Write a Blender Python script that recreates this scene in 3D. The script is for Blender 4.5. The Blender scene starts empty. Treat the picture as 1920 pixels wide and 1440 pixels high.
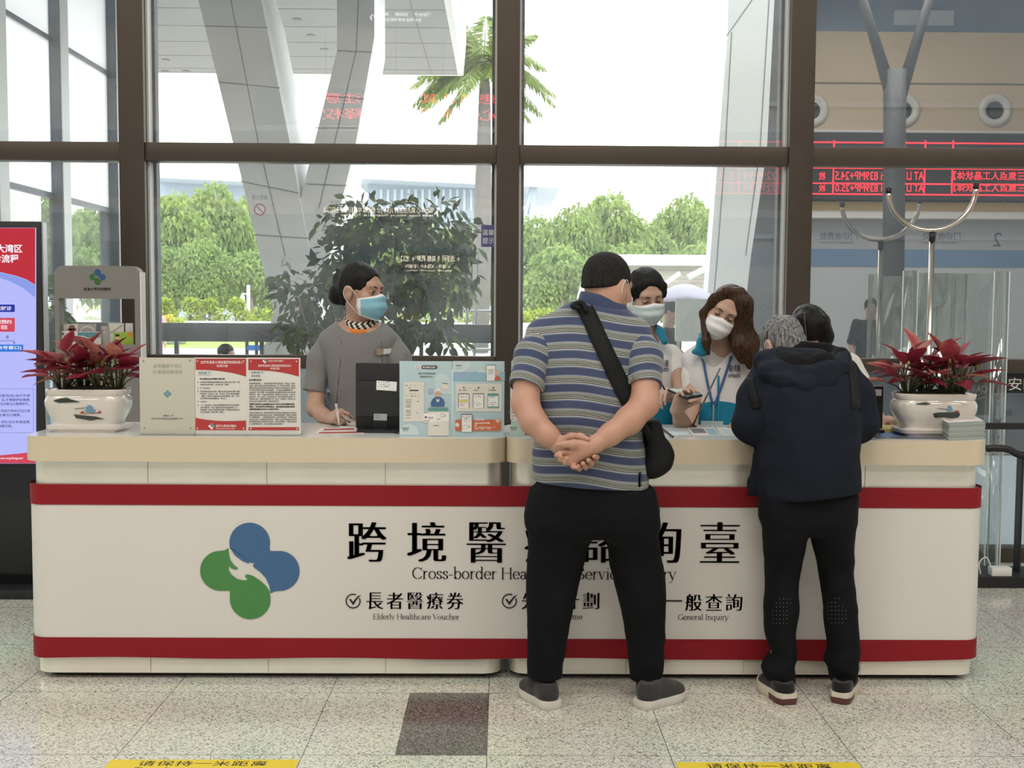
import bpy, bmesh, math, random
import numpy as np
from mathutils import Vector, Matrix, Euler, Quaternion

SC = bpy.context.scene
COL = SC.collection
rad = math.radians
V3 = Vector

# ------------------------------------------------------------------ camera
F_PX, CAM_D, CAM_H = 2108.5, 4.516, 1.511
CP, CR, CY = 0.064915, 0.005991, 0.009708
_F = V3((math.sin(CY) * math.cos(CP), math.cos(CY) * math.cos(CP), -math.sin(CP)))
_R0 = V3((math.cos(CY), -math.sin(CY), 0)); _U0 = _R0.cross(_F)
_R = math.cos(CR) * _R0 + math.sin(CR) * _U0
_U = -math.sin(CR) * _R0 + math.cos(CR) * _U0
CAMP = V3((0, -CAM_D, CAM_H))
cam = bpy.data.cameras.new('camera'); cam.sensor_width = 36; cam.lens = F_PX / 1920 * 36
cam.clip_end = 400
cam_o = bpy.data.objects.new('camera', cam); COL.objects.link(cam_o)
cam_o.matrix_world = Matrix(((_R.x, _U.x, -_F.x, CAMP.x), (_R.y, _U.y, -_F.y, CAMP.y), (_R.z, _U.z, -_F.z, CAMP.z), (0, 0, 0, 1)))
SC.camera = cam_o

# ------------------------------------------------------------------ world, sun, hall lamps, exposure
wd = bpy.data.worlds.new('overcast_sky'); SC.world = wd; wd.use_nodes = True
bgn = wd.node_tree.nodes['Background']
bgn.inputs[0].default_value = (0.97, 0.985, 1.0, 1); bgn.inputs[1].default_value = 3.6
sun = bpy.data.lights.new('sun', 'SUN'); sun.energy = 1.6; sun.angle = rad(25); sun.color = (1, .97, .9)
sun_o = bpy.data.objects.new('sun', sun); COL.objects.link(sun_o)
sun_o.rotation_euler = Euler((rad(32), rad(30), 0)); sun_o.location = (0, 0, 30)
def hall_lamp(x, y, z, sx, sy, watts, colr):
    l = bpy.data.lights.new('hall_lamp', 'AREA'); l.shape = 'RECTANGLE'; l.size = sx; l.size_y = sy
    l.energy = watts; l.color = colr
    o = bpy.data.objects.new('hall_lamp', l); COL.objects.link(o); o.location = (x, y, z)
    return o
for lx in (-6, 0, 6):
    hall_lamp(lx, -3.6, 7.3, 3.6, 1.6, 182, (1, .955, .88))
    hall_lamp(lx, -8.2, 7.3, 3.6, 1.6, 182, (1, .955, .88))
vs = SC.view_settings
vs.view_transform = 'Standard'; vs.look = 'None'; vs.exposure = 0.0; vs.gamma = 1; vs.use_curve_mapping = False
SC.cycles.use_denoising = True
SC.cycles.max_bounces = 10; SC.cycles.transparent_max_bounces = 24; SC.cycles.diffuse_bounces = 4
SC.cycles.glossy_bounces = 5; SC.cycles.caustics_reflective = False; SC.cycles.caustics_refractive = False
SC.cycles.sample_clamp_indirect = 6

# ------------------------------------------------------------------ pixel -> world helpers (each at its own true depth)
def ray(px, py):
    return (_F + _R * ((px - 960) / F_PX) + _U * ((720 - py) / F_PX))
def at(px, py, Y=0.0):
    d = ray(px, py); t = (Y + CAM_D) / d.y
    return CAMP + d * t
def flo(px, py, z=0.0):
    d = ray(px, py); t = (z - CAM_H) / d.z
    return CAMP + d * t
def ppm(Y):
    return F_PX / (Y + CAM_D)

# ------------------------------------------------------------------ materials
MATS = {}
def lin(c):
    if isinstance(c, str):
        c = c.lstrip('#'); c = [int(c[i:i + 2], 16) / 255 for i in (0, 2, 4)]
        return tuple((x / 12.92 if x <= .04045 else ((x + .055) / 1.055) ** 2.4) for x in c)
    return tuple(c[:3])
def mat(name, colr, rough=.6, metal=0., spec=.5, emit=0., trans=0., var=0., vscale=20., bump=0., bscale=60., coat=0., sheen=0., sss=0., alpha=1.):
    if name in MATS: return MATS[name]
    m = bpy.data.materials.new(name); m.use_nodes = True; nt = m.node_tree; b = nt.nodes['Principled BSDF']
    c = lin(colr)
    b.inputs['Base Color'].default_value = (*c, 1); b.inputs['Roughness'].default_value = rough
    b.inputs['Metallic'].default_value = metal; b.inputs['Specular IOR Level'].default_value = spec
    b.inputs['Coat Weight'].default_value = coat
    if sheen: b.inputs['Sheen Weight'].default_value = sheen
    if trans: b.inputs['Transmission Weight'].default_value = trans
    if alpha < 1: b.inputs['Alpha'].default_value = alpha
    if emit:
        b.inputs['Emission Color'].default_value = (*c, 1); b.inputs['Emission Strength'].default_value = emit
    if sss:
        b.inputs['Subsurface Weight'].default_value = sss; b.inputs['Subsurface Radius'].default_value = (.02, .008, .005)
    tc = nt.nodes.new('ShaderNodeTexCoord')
    if var:
        n = nt.nodes.new('ShaderNodeTexNoise'); n.inputs['Scale'].default_value = vscale; n.inputs['Detail'].default_value = 4
        nt.links.new(tc.outputs['Object'], n.inputs['Vector'])
        mx = nt.nodes.new('ShaderNodeMix'); mx.data_type = 'RGBA'
        mx.inputs['A'].default_value = (*[max(0, x * (1 - var)) for x in c], 1); mx.inputs['B'].default_value = (*[min(1, x * (1 + var)) for x in c], 1)
        nt.links.new(n.outputs['Fac'], mx.inputs['Factor']); nt.links.new(mx.outputs['Result'], b.inputs['Base Color'])
    if bump:
        n = nt.nodes.new('ShaderNodeTexNoise'); n.inputs['Scale'].default_value = bscale; n.inputs['Detail'].default_value = 3
        nt.links.new(tc.outputs['Object'], n.inputs['Vector'])
        bp = nt.nodes.new('ShaderNodeBump'); bp.inputs['Strength'].default_value = bump; bp.inputs['Distance'].default_value = .01
        nt.links.new(n.outputs['Fac'], bp.inputs['Height']); nt.links.new(bp.outputs['Normal'], b.inputs['Normal'])
    MATS[name] = m
    return m
def nodes_of(m):
    return m.node_tree, m.node_tree.nodes, m.node_tree.links

# ------------------------------------------------------------------ object helpers
def tag(o, label=None, cat=None, group=None, kind=None):
    if label: o['label'] = label
    if cat: o['category'] = cat
    if group: o['group'] = group
    if kind: o['kind'] = kind
    return o
def thing(name, label, cat, loc=(0, 0, 0), group=None, rz=0):
    o = bpy.data.objects.new(name, None); o.empty_display_size = .05; COL.objects.link(o)
    o.location = loc; o.rotation_euler = (0, 0, rz)
    return tag(o, label, cat, group)
def _fin(me, m, smooth):
    if m is not None:
        for k in (m if isinstance(m, (list, tuple)) else [m]): me.materials.append(k)
    if smooth and len(me.polygons):
        me.polygons.foreach_set('use_smooth', [True] * len(me.polygons))
    me.update()
def link(name, me, parent=None, world=True, label=None):
    o = bpy.data.objects.new(name, me); COL.objects.link(o)
    if parent is not None:
        o.parent = parent
        if world:
            pm = Matrix.Identity(4); q = parent; chain = []
            while q is not None: chain.append(q); q = q.parent
            for q in reversed(chain): pm = pm @ q.matrix_parent_inverse @ q.matrix_basis
            o.matrix_parent_inverse = pm.inverted()
    if label: o['label'] = label
    return o
def obj(name, bm, m, parent=None, smooth=False, world=True, label=None, auto=None):
    """link a bmesh as ONE object; world=True: coordinates are world ones even under a parent"""
    me = bpy.data.meshes.new(name)
    bmesh.ops.recalc_face_normals(bm, faces=bm.faces)
    if auto is not None:
        for e in bm.edges:
            if len(e.link_faces) == 2 and e.calc_face_angle(0) > rad(auto): e.smooth = False
        smooth = True
    bm.to_mesh(me); bm.free(); _fin(me, m, smooth)
    return link(name, me, parent, world, label)
def mobj(name, verts, faces, m, parent=None, smooth=False, world=True, label=None):
    me = bpy.data.meshes.new(name); me.from_pydata([tuple(v) for v in verts], [], faces); _fin(me, m, smooth)
    return link(name, me, parent, world, label)
def npobj(name, verts, quads, m, parent=None, smooth=True, label=None):
    me = bpy.data.meshes.new(name); n = len(verts); q = np.asarray(quads, dtype=np.int32); k = q.shape[1]
    me.vertices.add(n); me.vertices.foreach_set('co', np.asarray(verts, dtype=np.float32).ravel())
    me.loops.add(q.size); me.loops.foreach_set('vertex_index', q.ravel())
    me.polygons.add(len(q)); me.polygons.foreach_set('loop_start', np.arange(0, q.size, k, dtype=np.int32))
    me.update(calc_edges=True); _fin(me, m, smooth)
    return link(name, me, parent, True, label)
def bx(bm, x0, x1, y0, y1, z0, z1, bevel=0, seg=2):
    vs_ = [bm.verts.new((x, y, z)) for x in (x0, x1) for y in (y0, y1) for z in (z0, z1)]
    idx = ((0, 1, 3, 2), (4, 6, 7, 5), (0, 4, 5, 1), (2, 3, 7, 6), (0, 2, 6, 4), (1, 5, 7, 3))
    fs = [bm.faces.new([vs_[i] for i in f]) for f in idx]
    if bevel:
        es = set(e for f in fs for e in f.edges)
        bmesh.ops.bevel(bm, geom=list(es), offset=bevel, segments=seg, affect='EDGES', profile=.6)
    return vs_
def box(name, x0, x1, y0, y1, z0, z1, m, parent=None, bevel=0, label=None, seg=2):
    bm = bmesh.new(); bx(bm, x0, x1, y0, y1, z0, z1, bevel, seg)
    return obj(name, bm, m, parent, label=label, auto=40 if bevel else None)
def prism(bm, pts, y0, y1, axis='y'):
    """extrude a closed 2-D outline; axis y: pts are (x,z); axis z: pts are (x,y); axis x: pts are (y,z)"""
    f = {'y': lambda p, t: (p[0], t, p[1]), 'z': lambda p, t: (p[0], p[1], t), 'x': lambda p, t: (t, p[0], p[1])}[axis]
    a = [bm.verts.new(f(p, y0)) for p in pts]; b = [bm.verts.new(f(p, y1)) for p in pts]; n = len(pts)
    bm.faces.new(a[::-1]); bm.faces.new(b)
    for i in range(n): bm.faces.new((a[i], a[(i + 1) % n], b[(i + 1) % n], b[i]))
def tube(bm, pts, r, n=10, closed=False, cap=True):
    pts = [V3(p) for p in pts]; rings = []; N = len(pts)
    rs = r if isinstance(r, (list, tuple)) else [r] * N
    up = None
    for i, p in enumerate(pts):
        if closed: t = pts[(i + 1) % N] - pts[i - 1]
        else: t = pts[min(i + 1, N - 1)] - pts[max(i - 1, 0)]
        t.normalize()
        if up is None: up = t.orthogonal().normalized()
        else: up = (up - t * up.dot(t)); up = up.normalized() if up.length > 1e-6 else t.orthogonal().normalized()
        s = t.cross(up)
        rings.append([bm.verts.new(p + (up * math.cos(2 * math.pi * k / n) + s * math.sin(2 * math.pi * k / n)) * rs[i]) for k in range(n)])
    for i in range(N if closed else N - 1):
        a, b = rings[i], rings[(i + 1) % N]
        for k in range(n): bm.faces.new((a[k], a[(k + 1) % n], b[(k + 1) % n], b[k]))
    if cap and not closed:
        bm.faces.new(rings[0][::-1]); bm.faces.new(rings[-1])
def lathe(bm, prof, c=(0, 0, 0), n=32, sx=1, sy=1):
    rings = [[bm.verts.new((c[0] + r * sx * math.cos(2 * math.pi * k / n), c[1] + r * sy * math.sin(2 * math.pi * k / n), c[2] + z)) for k in range(n)] for r, z in prof]
    for a, b in zip(rings, rings[1:]):
        for k in range(n): bm.faces.new((a[k], a[(k + 1) % n], b[(k + 1) % n], b[k]))
    bm.faces.new(rings[0][::-1]); bm.faces.new(rings[-1])
def spline(pts, n=8):
    pts = [V3(p) if len(p) == 3 else V3((*p, 0)) for p in pts]; out = []
    for i in range(len(pts) - 1):
        p0, p1, p2, p3 = pts[max(i - 1, 0)], pts[i], pts[i + 1], pts[min(i + 2, len(pts) - 1)]
        for k in range(n):
            t = k / n
            out.append(.5 * ((2 * p1) + (p2 - p0) * t + (2 * p0 - 5 * p1 + 4 * p2 - p3) * t * t + (3 * p1 - p0 - 3 * p2 + p3) * t ** 3))
    out.append(pts[-1]); return out
def rrect(x0, x1, y0, y1, r, n=5):
    o = []
    for cx, cy, a in ((x1 - r, y1 - r, 0), (x0 + r, y1 - r, 90), (x0 + r, y0 + r, 180), (x1 - r, y0 + r, 270)):
        for k in range(n + 1):
            t = rad(a + 90 * k / n); o.append((cx + r * math.cos(t), cy + r * math.sin(t)))
    return o

# ------------------------------------------------------------------ writing
def text_mesh(s, size=1., offset=0., spacing=1.):
    c = bpy.data.curves.new('lettering', 'FONT'); c.body = s; c.size = 1; c.offset = offset; c.space_character = spacing; c.resolution_u = 3
    o = bpy.data.objects.new('lettering', c); COL.objects.link(o)
    bpy.context.view_layer.update()
    dg = bpy.context.evaluated_depsgraph_get()
    me = bpy.data.meshes.new_from_object(o.evaluated_get(dg)); bpy.data.objects.remove(o); bpy.data.curves.remove(c)
    vs_ = np.zeros(len(me.vertices) * 3, dtype=np.float32); me.vertices.foreach_get('co', vs_)
    fs = [tuple(p.vertices) for p in me.polygons]; bpy.data.meshes.remove(me)
    return vs_.reshape(-1, 3)[:, :2] * size, fs
def place_flat(parts, org, ex, ey, off=0.):
    """2-D meshes -> 3-D verts at org + x*ex + y*ey"""
    ex, ey = V3(ex), V3(ey); nz = ex.cross(ey).normalized(); V, Fa = [], []
    for v2, fs in parts:
        b = len(V)
        for x, y in v2: V.append(V3(org) + ex * float(x) + ey * float(y) + nz * off)
        Fa += [tuple(i + b for i in f) for f in fs]
    return V, Fa
def fit_text(s, x0, x1, yb, h, offset=0., ming=0., spacing=1., cap=.86):
    """text fitted to x0..x1, baseline yb; h is the wanted glyph height (None: keep proportion); ming>0 fattens upright strokes only"""
    v, f = text_mesh(s, 1, offset, spacing)
    lo, hi = v.min(0), v.max(0); sx = (x1 - x0) / max(hi[0] - lo[0] + ming, 1e-6)
    sy = sx if h is None else h / (hi[1] - lo[1])
    parts = []; k = 6 if ming else 1
    for i in range(k):
        w = (v - lo) + np.array([ming * i / max(k - 1, 1), 0]); parts.append((w * np.array([sx, sy]) + np.array([x0, yb]), f))
    return parts
def letters(name, parts, org, ex, ey, m, parent, off=.0006, label=None):
    V, Fa = place_flat(parts, org, ex, ey, off)
    return mobj(name, V, Fa, m, parent, label=label)
def poly2(pts):
    return (np.array([(p[0], p[1]) for p in pts]), [tuple(range(len(pts)))])
def disc2(cx, cy, r, n=28, ry=None):
    ry = r if ry is None else ry
    return poly2([(cx + r * math.cos(2 * math.pi * k / n), cy + ry * math.sin(2 * math.pi * k / n)) for k in range(n)])
def line2(pts, w):
    out = []
    for (a, b) in zip(pts, pts[1:]):
        d = V3((b[0] - a[0], b[1] - a[1], 0)); l = d.length
        if l < 1e-9: continue
        n = V3((-d.y, d.x, 0)) / l * w / 2
        out.append(poly2([(a[0] + n.x, a[1] + n.y), (a[0] - n.x, a[1] - n.y), (b[0] - n.x, b[1] - n.y), (b[0] + n.x, b[1] + n.y)]))
    return out
def ring2(cx, cy, r, w, a0=0, a1=360, n=32):
    return line2([(cx + r * math.cos(rad(a0 + (a1 - a0) * k / n)), cy + r * math.sin(rad(a0 + (a1 - a0) * k / n))) for k in range(n + 1)], w)
def rect2(x0, x1, y0, y1):
    return poly2([(x0, y0), (x1, y0), (x1, y1), (x0, y1)])

# a small high-contrast roman alphabet drawn with a broad nib
def _arc(cx, cy, rx, ry, a0, a1, n=14):
    return [(cx + rx * math.cos(rad(a0 + (a1 - a0) * k / n)), cy + ry * math.sin(rad(a0 + (a1 - a0) * k / n))) for k in range(n + 1)]
def _sp(pts): return [(p.x, p.y) for p in spline(pts, 6)]
X_, C_, A_, D_ = .46, .68, .74, -.2
def _stem(x, y0=0, y1=X_): return [(x, y0), (x, y1)]
def _sf(x, y, w=.085): return ('s', [(x - w, y), (x + w, y)])
ROMAN = {
 'o': (.5, [_arc(.25, .23, .19, .23, 0, 360, 24)]),
 'c': (.44, [_arc(.24, .23, .18, .23, 48, 318, 18)]),
 'e': (.46, [_arc(.24, .23, .18, .23, 0, 320, 20), ('s', [(.07, .25), (.42, .25)])]),
 'a': (.46, [_arc(.2, .12, .13, .12, 0, 360, 18), [(.33, .32), (.33, .07), (.37, .01), (.43, .02)], _sp([(.1, .36), (.14, .43), (.22, .46), (.3, .42), (.33, .32)])]),
 'r': (.36, [_stem(.11), _sf(.11, 0), ('s', [(.03, X_), (.11, X_)]), _sp([(.12, .3), (.17, .41), (.24, .45), (.32, .43)])]),
 's': (.38, [_sp([(.31, .36), (.27, .44), (.19, .46), (.1, .43), (.08, .35), (.14, .27), (.25, .21), (.31, .13), (.28, .04), (.19, 0), (.1, .02), (.06, .11)])]),
 '-': (.3, [('s', [(.05, .22), (.25, .22)]), ('s', [(.05, .235), (.25, .235)])]),
 'b': (.52, [_stem(.11, 0, A_), ('s', [(.03, A_), (.11, A_)]), _arc(.28, .23, .17, .23, -150, 150, 18)]),
 'd': (.52, [_stem(.4, 0, A_), ('s', [(.32, A_), (.4, A_)]), ('s', [(.4, 0), (.48, 0)]), _arc(.23, .23, .17, .23, 30, 330, 18)]),
 'H': (.74, [_stem(.13, 0, C_), _stem(.61, 0, C_), ('s', [(.13, .36), (.61, .36)]), _sf(.13, 0), _sf(.13, C_), _sf(.61, 0), _sf(.61, C_)]),
 'I': (.3, [_stem(.15, 0, C_), _sf(.15, 0), _sf(.15, C_)]),
 'E': (.58, [_stem(.13, 0, C_), ('s', [(.05, C_), (.5, C_), (.5, C_ - .12)]), ('s', [(.05, 0), (.52, 0), (.54, .14)]), ('s', [(.13, .36), (.4, .36)]), ('s', [(.4, .28), (.4, .44)])]),
 'C': (.66, [_arc(.36, .34, .29, .34, 42, 322, 22), ('s', [(.58, .52), (.6, .68)])]),
 'G': (.72, [_arc(.36, .34, .29, .34, 42, 330, 22), ('s', [(.58, .52), (.6, .68)]), _stem(.61, .04, .28), _sf(.61, .28)]),
 'S': (.52, [_sp([(.42, .52), (.38, .64), (.26, .68), (.13, .64), (.09, .52), (.17, .4), (.34, .31), (.44, .2), (.4, .06), (.27, 0), (.13, .03), (.07, .17)])]),
 'l': (.26, [_stem(.13, 0, A_), ('s', [(.05, A_), (.13, A_)]), _sf(.13, 0)]),
 't': (.32, [[(.13, .58), (.13, .1), (.17, .02), (.24, .01), (.3, .06)], ('s', [(.03, X_), (.28, X_)])]),
 'h': (.55, [_stem(.12, 0, A_), ('s', [(.04, A_), (.12, A_)]), _sf(.12, 0), _sp([(.13, .33), (.2, .43), (.3, .46), (.39, .42), (.42, .32), (.42, .2), (.42, 0)]), _sf(.42, 0)]),
 'n': (.55, [_stem(.12), ('s', [(.04, X_), (.12, X_)]), _sf(.12, 0), _sp([(.13, .33), (.2, .43), (.3, .46), (.39, .42), (.42, .32), (.42, .2), (.42, 0)]), _sf(.42, 0)]),
 'm': (.82, [_stem(.12), ('s', [(.04, X_), (.12, X_)]), _sf(.12, 0), _sp([(.13, .33), (.2, .43), (.28, .46), (.36, .42), (.39, .32), (.39, 0)]), _sf(.39, 0), _sp([(.4, .33), (.48, .43), (.56, .46), (.64, .42), (.67, .32), (.67, 0)]), _sf(.67, 0)]),
 'v': (.48, [[(.07, X_), (.24, 0)], ('s', [(.24, 0), (.41, X_)]), _sf(.08, X_), _sf(.41, X_, .06)]),
 'V': (.66, [[(.09, C_), (.34, 0)], ('s', [(.34, 0), (.57, C_)]), _sf(.09, C_), _sf(.57, C_, .07)]),
 'y': (.48, [[(.07, X_), (.25, .02)], ('s', [(.41, X_), (.2, -.14), (.1, -.2), (.05, -.16)]), _sf(.08, X_), _sf(.41, X_, .06)]),
 'i': (.26, [_stem(.13), ('s', [(.05, X_), (.13, X_)]), _sf(.13, 0), [(.13, .64), (.131, .66)]]),
 'u': (.55, [_sp([(.12, X_), (.12, .2), (.14, .06), (.24, .01), (.34, .05), (.41, .16)]), _stem(.42), ('s', [(.04, X_), (.12, X_)]), ('s', [(.34, X_), (.42, X_)]), ('s', [(.42, 0), (.5, 0)])]),
 'q': (.52, [_stem(.4, D_, X_), _sf(.4, D_), _arc(.23, .23, .17, .23, 30, 330, 18)]),
 'P': (.56, [_stem(.13, 0, C_), _sf(.13, 0), ('s', [(.05, C_), (.13, C_)]), _sp([(.13, C_), (.33, .67), (.44, .58), (.44, .44), (.33, .34), (.13, .33)])]),
 ' ': (.24, []),
}
def roman_parts(s, x0, x1, yb, nib=.075, thin=.022):
    parts, x = [], 0
    nibp = [(.5 * math.cos(a), .5 * math.sin(a)) for a in [2 * math.pi * k / 8 + .2 for k in range(8)]]
    def hull(pts):
        pts = sorted(set(pts))
        def half(ps):
            h = []
            for p in ps:
                while len(h) > 1 and (h[-1][0] - h[-2][0]) * (p[1] - h[-2][1]) - (h[-1][1] - h[-2][1]) * (p[0] - h[-2][0]) <= 0: h.pop()
                h.append(p)
            return h[:-1]
        return half(pts) + half(pts[::-1])
    for ch in s:
        adv, strokes = ROMAN[ch]
        for st in strokes:
            w = nib
            if isinstance(st, tuple): w, st = .03, st[1]
            for a, b in zip(st, st[1:]):
                P = [(x + q[0] + w * n[0], q[1] + thin * n[1]) for q in (a, b) for n in nibp]
                parts.append(hull([(round(p[0], 5), round(p[1], 5)) for p in P]))
        x += adv * .97
    k = (x1 - x0) / x
    return [poly2([(x0 + p[0] * k, yb + p[1] * k) for p in h]) for h in parts]
# ================================================================== materials of the hall
M_frame = mat('bronze_frame', (.072, .056, .043), .42, .35, var=.12, vscale=6)
M_jamb = mat('sunlit_jamb', (.62, .61, .58), .5)  # mullion sides painted pale to carry the daylight falling on them
M_gasket = mat('black_gasket', (.012, .012, .014), .5)
M_beige = mat('beige_cladding', (.62, .5, .36), .6, var=.05, vscale=.6)
M_white = mat('white_paint', (.78, .78, .76), .55)
M_greywall = mat('grey_wall', (.38, .4, .43), .6)
M_bluewall = mat('blue_band_paint', (.16, .28, .46), .5)
M_ochre = mat('ochre_trim', (.55, .38, .14), .5)
M_dark = mat('dark_plastic', (.012, .012, .014), .45)
M_black = mat('black_ink', (.012, .012, .013), .6)

def floor_material():
    m = bpy.data.materials.new('speckled_granite_tiles'); m.use_nodes = True
    nt, N, L = nodes_of(m); b = N['Principled BSDF']
    tc = N.new('ShaderNodeTexCoord')
    def ramp(src, stops):
        r = N.new('ShaderNodeValToRGB'); r.color_ramp.interpolation = 'LINEAR'
        while len(r.color_ramp.elements) < len(stops): r.color_ramp.elements.new(.5)
        for e, (p, c) in zip(r.color_ramp.elements, stops): e.position = p; e.color = (*c, 1)
        L.new(src, r.inputs['Fac']); return r.outputs['Color']
    v = N.new('ShaderNodeTexVoronoi'); v.inputs['Scale'].default_value = 185; L.new(tc.outputs['Object'], v.inputs['Vector'])
    sep = N.new('ShaderNodeSeparateColor'); L.new(v.outputs['Color'], sep.inputs['Color'])
    base = ramp(sep.outputs['Red'], [(0, (.19, .19, .175)), (.12, (.33, .33, .295)), (.26, (.58, .58, .51)), (.62, (.70, .71, .62)), (1, (.84, .85, .76))])
    n = N.new('ShaderNodeTexNoise'); n.inputs['Scale'].default_value = 1.3; n.inputs['Detail'].default_value = 3; L.new(tc.outputs['Object'], n.inputs['Vector'])
    mul = N.new('ShaderNodeMix'); mul.data_type = 'RGBA'; mul.blend_type = 'MULTIPLY'; mul.inputs['Factor'].default_value = .25
    L.new(base, mul.inputs['A']); L.new(n.outputs['Color'], mul.inputs['B'])
    # grout lines on a 0.626 m grid
    sx = N.new('ShaderNodeSeparateXYZ'); L.new(tc.outputs['Object'], sx.inputs['Vector'])
    def groove(o, off):
        a = N.new('ShaderNodeMath'); a.operation = 'SUBTRACT'; L.new(o, a.inputs[0]); a.inputs[1].default_value = off
        p = N.new('ShaderNodeMath'); p.operation = 'PINGPONG'; L.new(a.outputs[0], p.inputs[0]); p.inputs[1].default_value = .313
        c = N.new('ShaderNodeMath'); c.operation = 'LESS_THAN'; L.new(p.outputs[0], c.inputs[0]); c.inputs[1].default_value = .0013
        return c.outputs[0]
    mx = N.new('ShaderNodeMath'); mx.operation = 'MAXIMUM'
    L.new(groove(sx.outputs['X'], -1.294), mx.inputs[0]); L.new(groove(sx.outputs['Y'], -.15), mx.inputs[1])
    g = N.new('ShaderNodeMix'); g.data_type = 'RGBA'; L.new(mx.outputs[0], g.inputs['Factor'])
    L.new(mul.outputs['Result'], g.inputs['A']); g.inputs['B'].default_value = (.05, .05, .05, 1)
    L.new(g.outputs['Result'], b.inputs['Base Color'])
    b.inputs['Roughness'].default_value = .13; b.inputs['Specular IOR Level'].default_value = .55
    m2 = m.copy(); m2.name = 'dark_granite_tile'
    r = [x for x in m2.node_tree.nodes if x.type == 'VALTORGB'][0]
    for e, c in zip(r.color_ramp.elements, ((.03, .03, .03), (.06, .057, .053), (.11, .105, .1), (.16, .15, .14), (.3, .29, .28))): e.color = (*c, 1)
    return m, m2
M_floor, M_floor_dark = floor_material()

def glass_material(name, refl, tint=(.93, .97, .95), dust=.03):
    m = bpy.data.materials.new(name); m.use_nodes = True; nt, N, L = nodes_of(m)
    N.remove(N['Principled BSDF']); out = N['Material Output']
    tr = N.new('ShaderNodeBsdfTransparent'); tr.inputs['Color'].default_value = (*tint, 1)
    gl = N.new('ShaderNodeBsdfGlossy'); gl.inputs['Roughness'].default_value = 0; gl.inputs['Color'].default_value = (1, 1, 1, 1)
    tl = N.new('ShaderNodeBsdfTranslucent'); tl.inputs['Color'].default_value = (.9, .93, .95, 1)
    tc = N.new('ShaderNodeTexCoord'); nz = N.new('ShaderNodeTexNoise'); nz.inputs['Scale'].default_value = 3; nz.inputs['Detail'].default_value = 6
    L.new(tc.outputs['Object'], nz.inputs['Vector'])
    ml = N.new('ShaderNodeMath'); ml.operation = 'MULTIPLY'; ml.inputs[1].default_value = dust * 2; L.new(nz.outputs['Fac'], ml.inputs[0])
    m1 = N.new('ShaderNodeMixShader'); L.new(ml.outputs[0], m1.inputs[0]); L.new(tr.outputs[0], m1.inputs[1]); L.new(tl.outputs[0], m1.inputs[2])
    lw = N.new('ShaderNodeLayerWeight'); lw.inputs['Blend'].default_value = .25
    ad = N.new('ShaderNodeMath'); ad.operation = 'MULTIPLY_ADD'; ad.inputs[1].default_value = .6; ad.inputs[2].default_value = refl; ad.use_clamp = True
    L.new(lw.outputs['Fresnel'], ad.inputs[0])
    m2 = N.new('ShaderNodeMixShader'); L.new(ad.outputs[0], m2.inputs[0]); L.new(m1.outputs[0], m2.inputs[1]); L.new(gl.outputs[0], m2.inputs[2])
    L.new(m2.outputs[0], out.inputs['Surface']); return m
M_glass = glass_material('clear_window_glass', .05, dust=.085)
M_glass_low = glass_material('tinted_low_glass', .06, (.42, .52, .57), .05)
M_glass_r = glass_material('coated_window_glass', .50, (.8, .86, .88), .05)

# ================================================================== room shell
GY = 2.27                      # glass line
HX, HZ, HB = 13.0, 7.6, -12.0
bm = bmesh.new()
def quad(bm, pts, mi=0):
    f = bm.faces.new([bm.verts.new(p) for p in pts]); f.material_index = mi; return f
xs = [-HX, -.355, -.042, HX]; ys = [HB, -.776, -.15, 2.36]
grid = [[bm.verts.new((x, y, 0)) for y in ys] for x in xs]
for i in range(3):
    for j in range(3):
        f = bm.faces.new((grid[i][j], grid[i + 1][j], grid[i + 1][j + 1], grid[i][j + 1])); f.material_index = 1 if (i == 1 and j == 1) else 0
fl = obj('floor', bm, [M_floor, M_floor_dark]); fl['kind'] = 'structure'
def struct(o): o['kind'] = 'structure'; return o
struct(box('ceiling', -HX, HX, HB, 2.36, HZ, HZ + .15, M_white))
struct(box('wall_left', -HX - .15, -HX, HB, 2.36, 0, HZ, M_white))
struct(box('wall_right', HX, HX + .15, HB, 2.36, 0, HZ, M_white))

# the far wall of the hall, behind the viewer (seen mirrored in the glass)
YV = 2 * GY - HB
def mir(px, py, Y):            # photo pixel of a mirrored thing -> point on the real plane Y
    p = at(px, py, 2 * GY - Y); return V3((p.x, Y, p.z))
zb = [mir(1720, y, HB).z for y in (900, 545, 478, 455, 425, 396, 382, 372, 250, 236)]
wb = bpy.data.objects.new('wall_back', None); COL.objects.link(wb); struct(wb)
def wslab(nm, z0, z1, m, y1=HB, dy=.15): box(nm, -HX, HX, y1 - dy, y1, z0, z1, m, wb)
zg = lambda y: mir(1720, y, HB).z
wslab('lower_wall', 0, zg(500), mat('pale_counter_wall', (.55, .6, .63), .5))
wslab('blue_band', zg(500), zg(468), M_bluewall, HB + .02)
wslab('sign_band', zg(468), zg(412), mat('grey_sign_band', (.42, .44, .47), .5), HB + .02)
wslab('white_band', zg(412), zg(398), M_white, HB + .3, .45)
wslab('ochre_band', zg(398), zg(382), M_ochre, HB + .32, .45)
wslab('display_band', zg(382), zg(256), mat('dark_display_band', (.06, .06, .065), .6))
wslab('ledge', zg(256), zg(246), M_white, HB + .12, .27)
wslab('beige_wall', zg(246), zg(60), M_beige)
wslab('clerestory', zg(60), HZ, mat('blue_clerestory', (.13, .2, .29), .3))
bm = bmesh.new()
for k in range(9): bx(bm, -11 + k * 2.6, -9.9 + k * 2.6, HB, HB + .03, zg(48), zg(20))
obj('clerestory_window', bm, mat('clerestory_pane', (.4, .47, .52), .3), wb)
bm = bmesh.new()
z155 = zg(157)
bx(bm, -HX, HX, HB, HB + .012, z155 - .015, z155 + .015)
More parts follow.
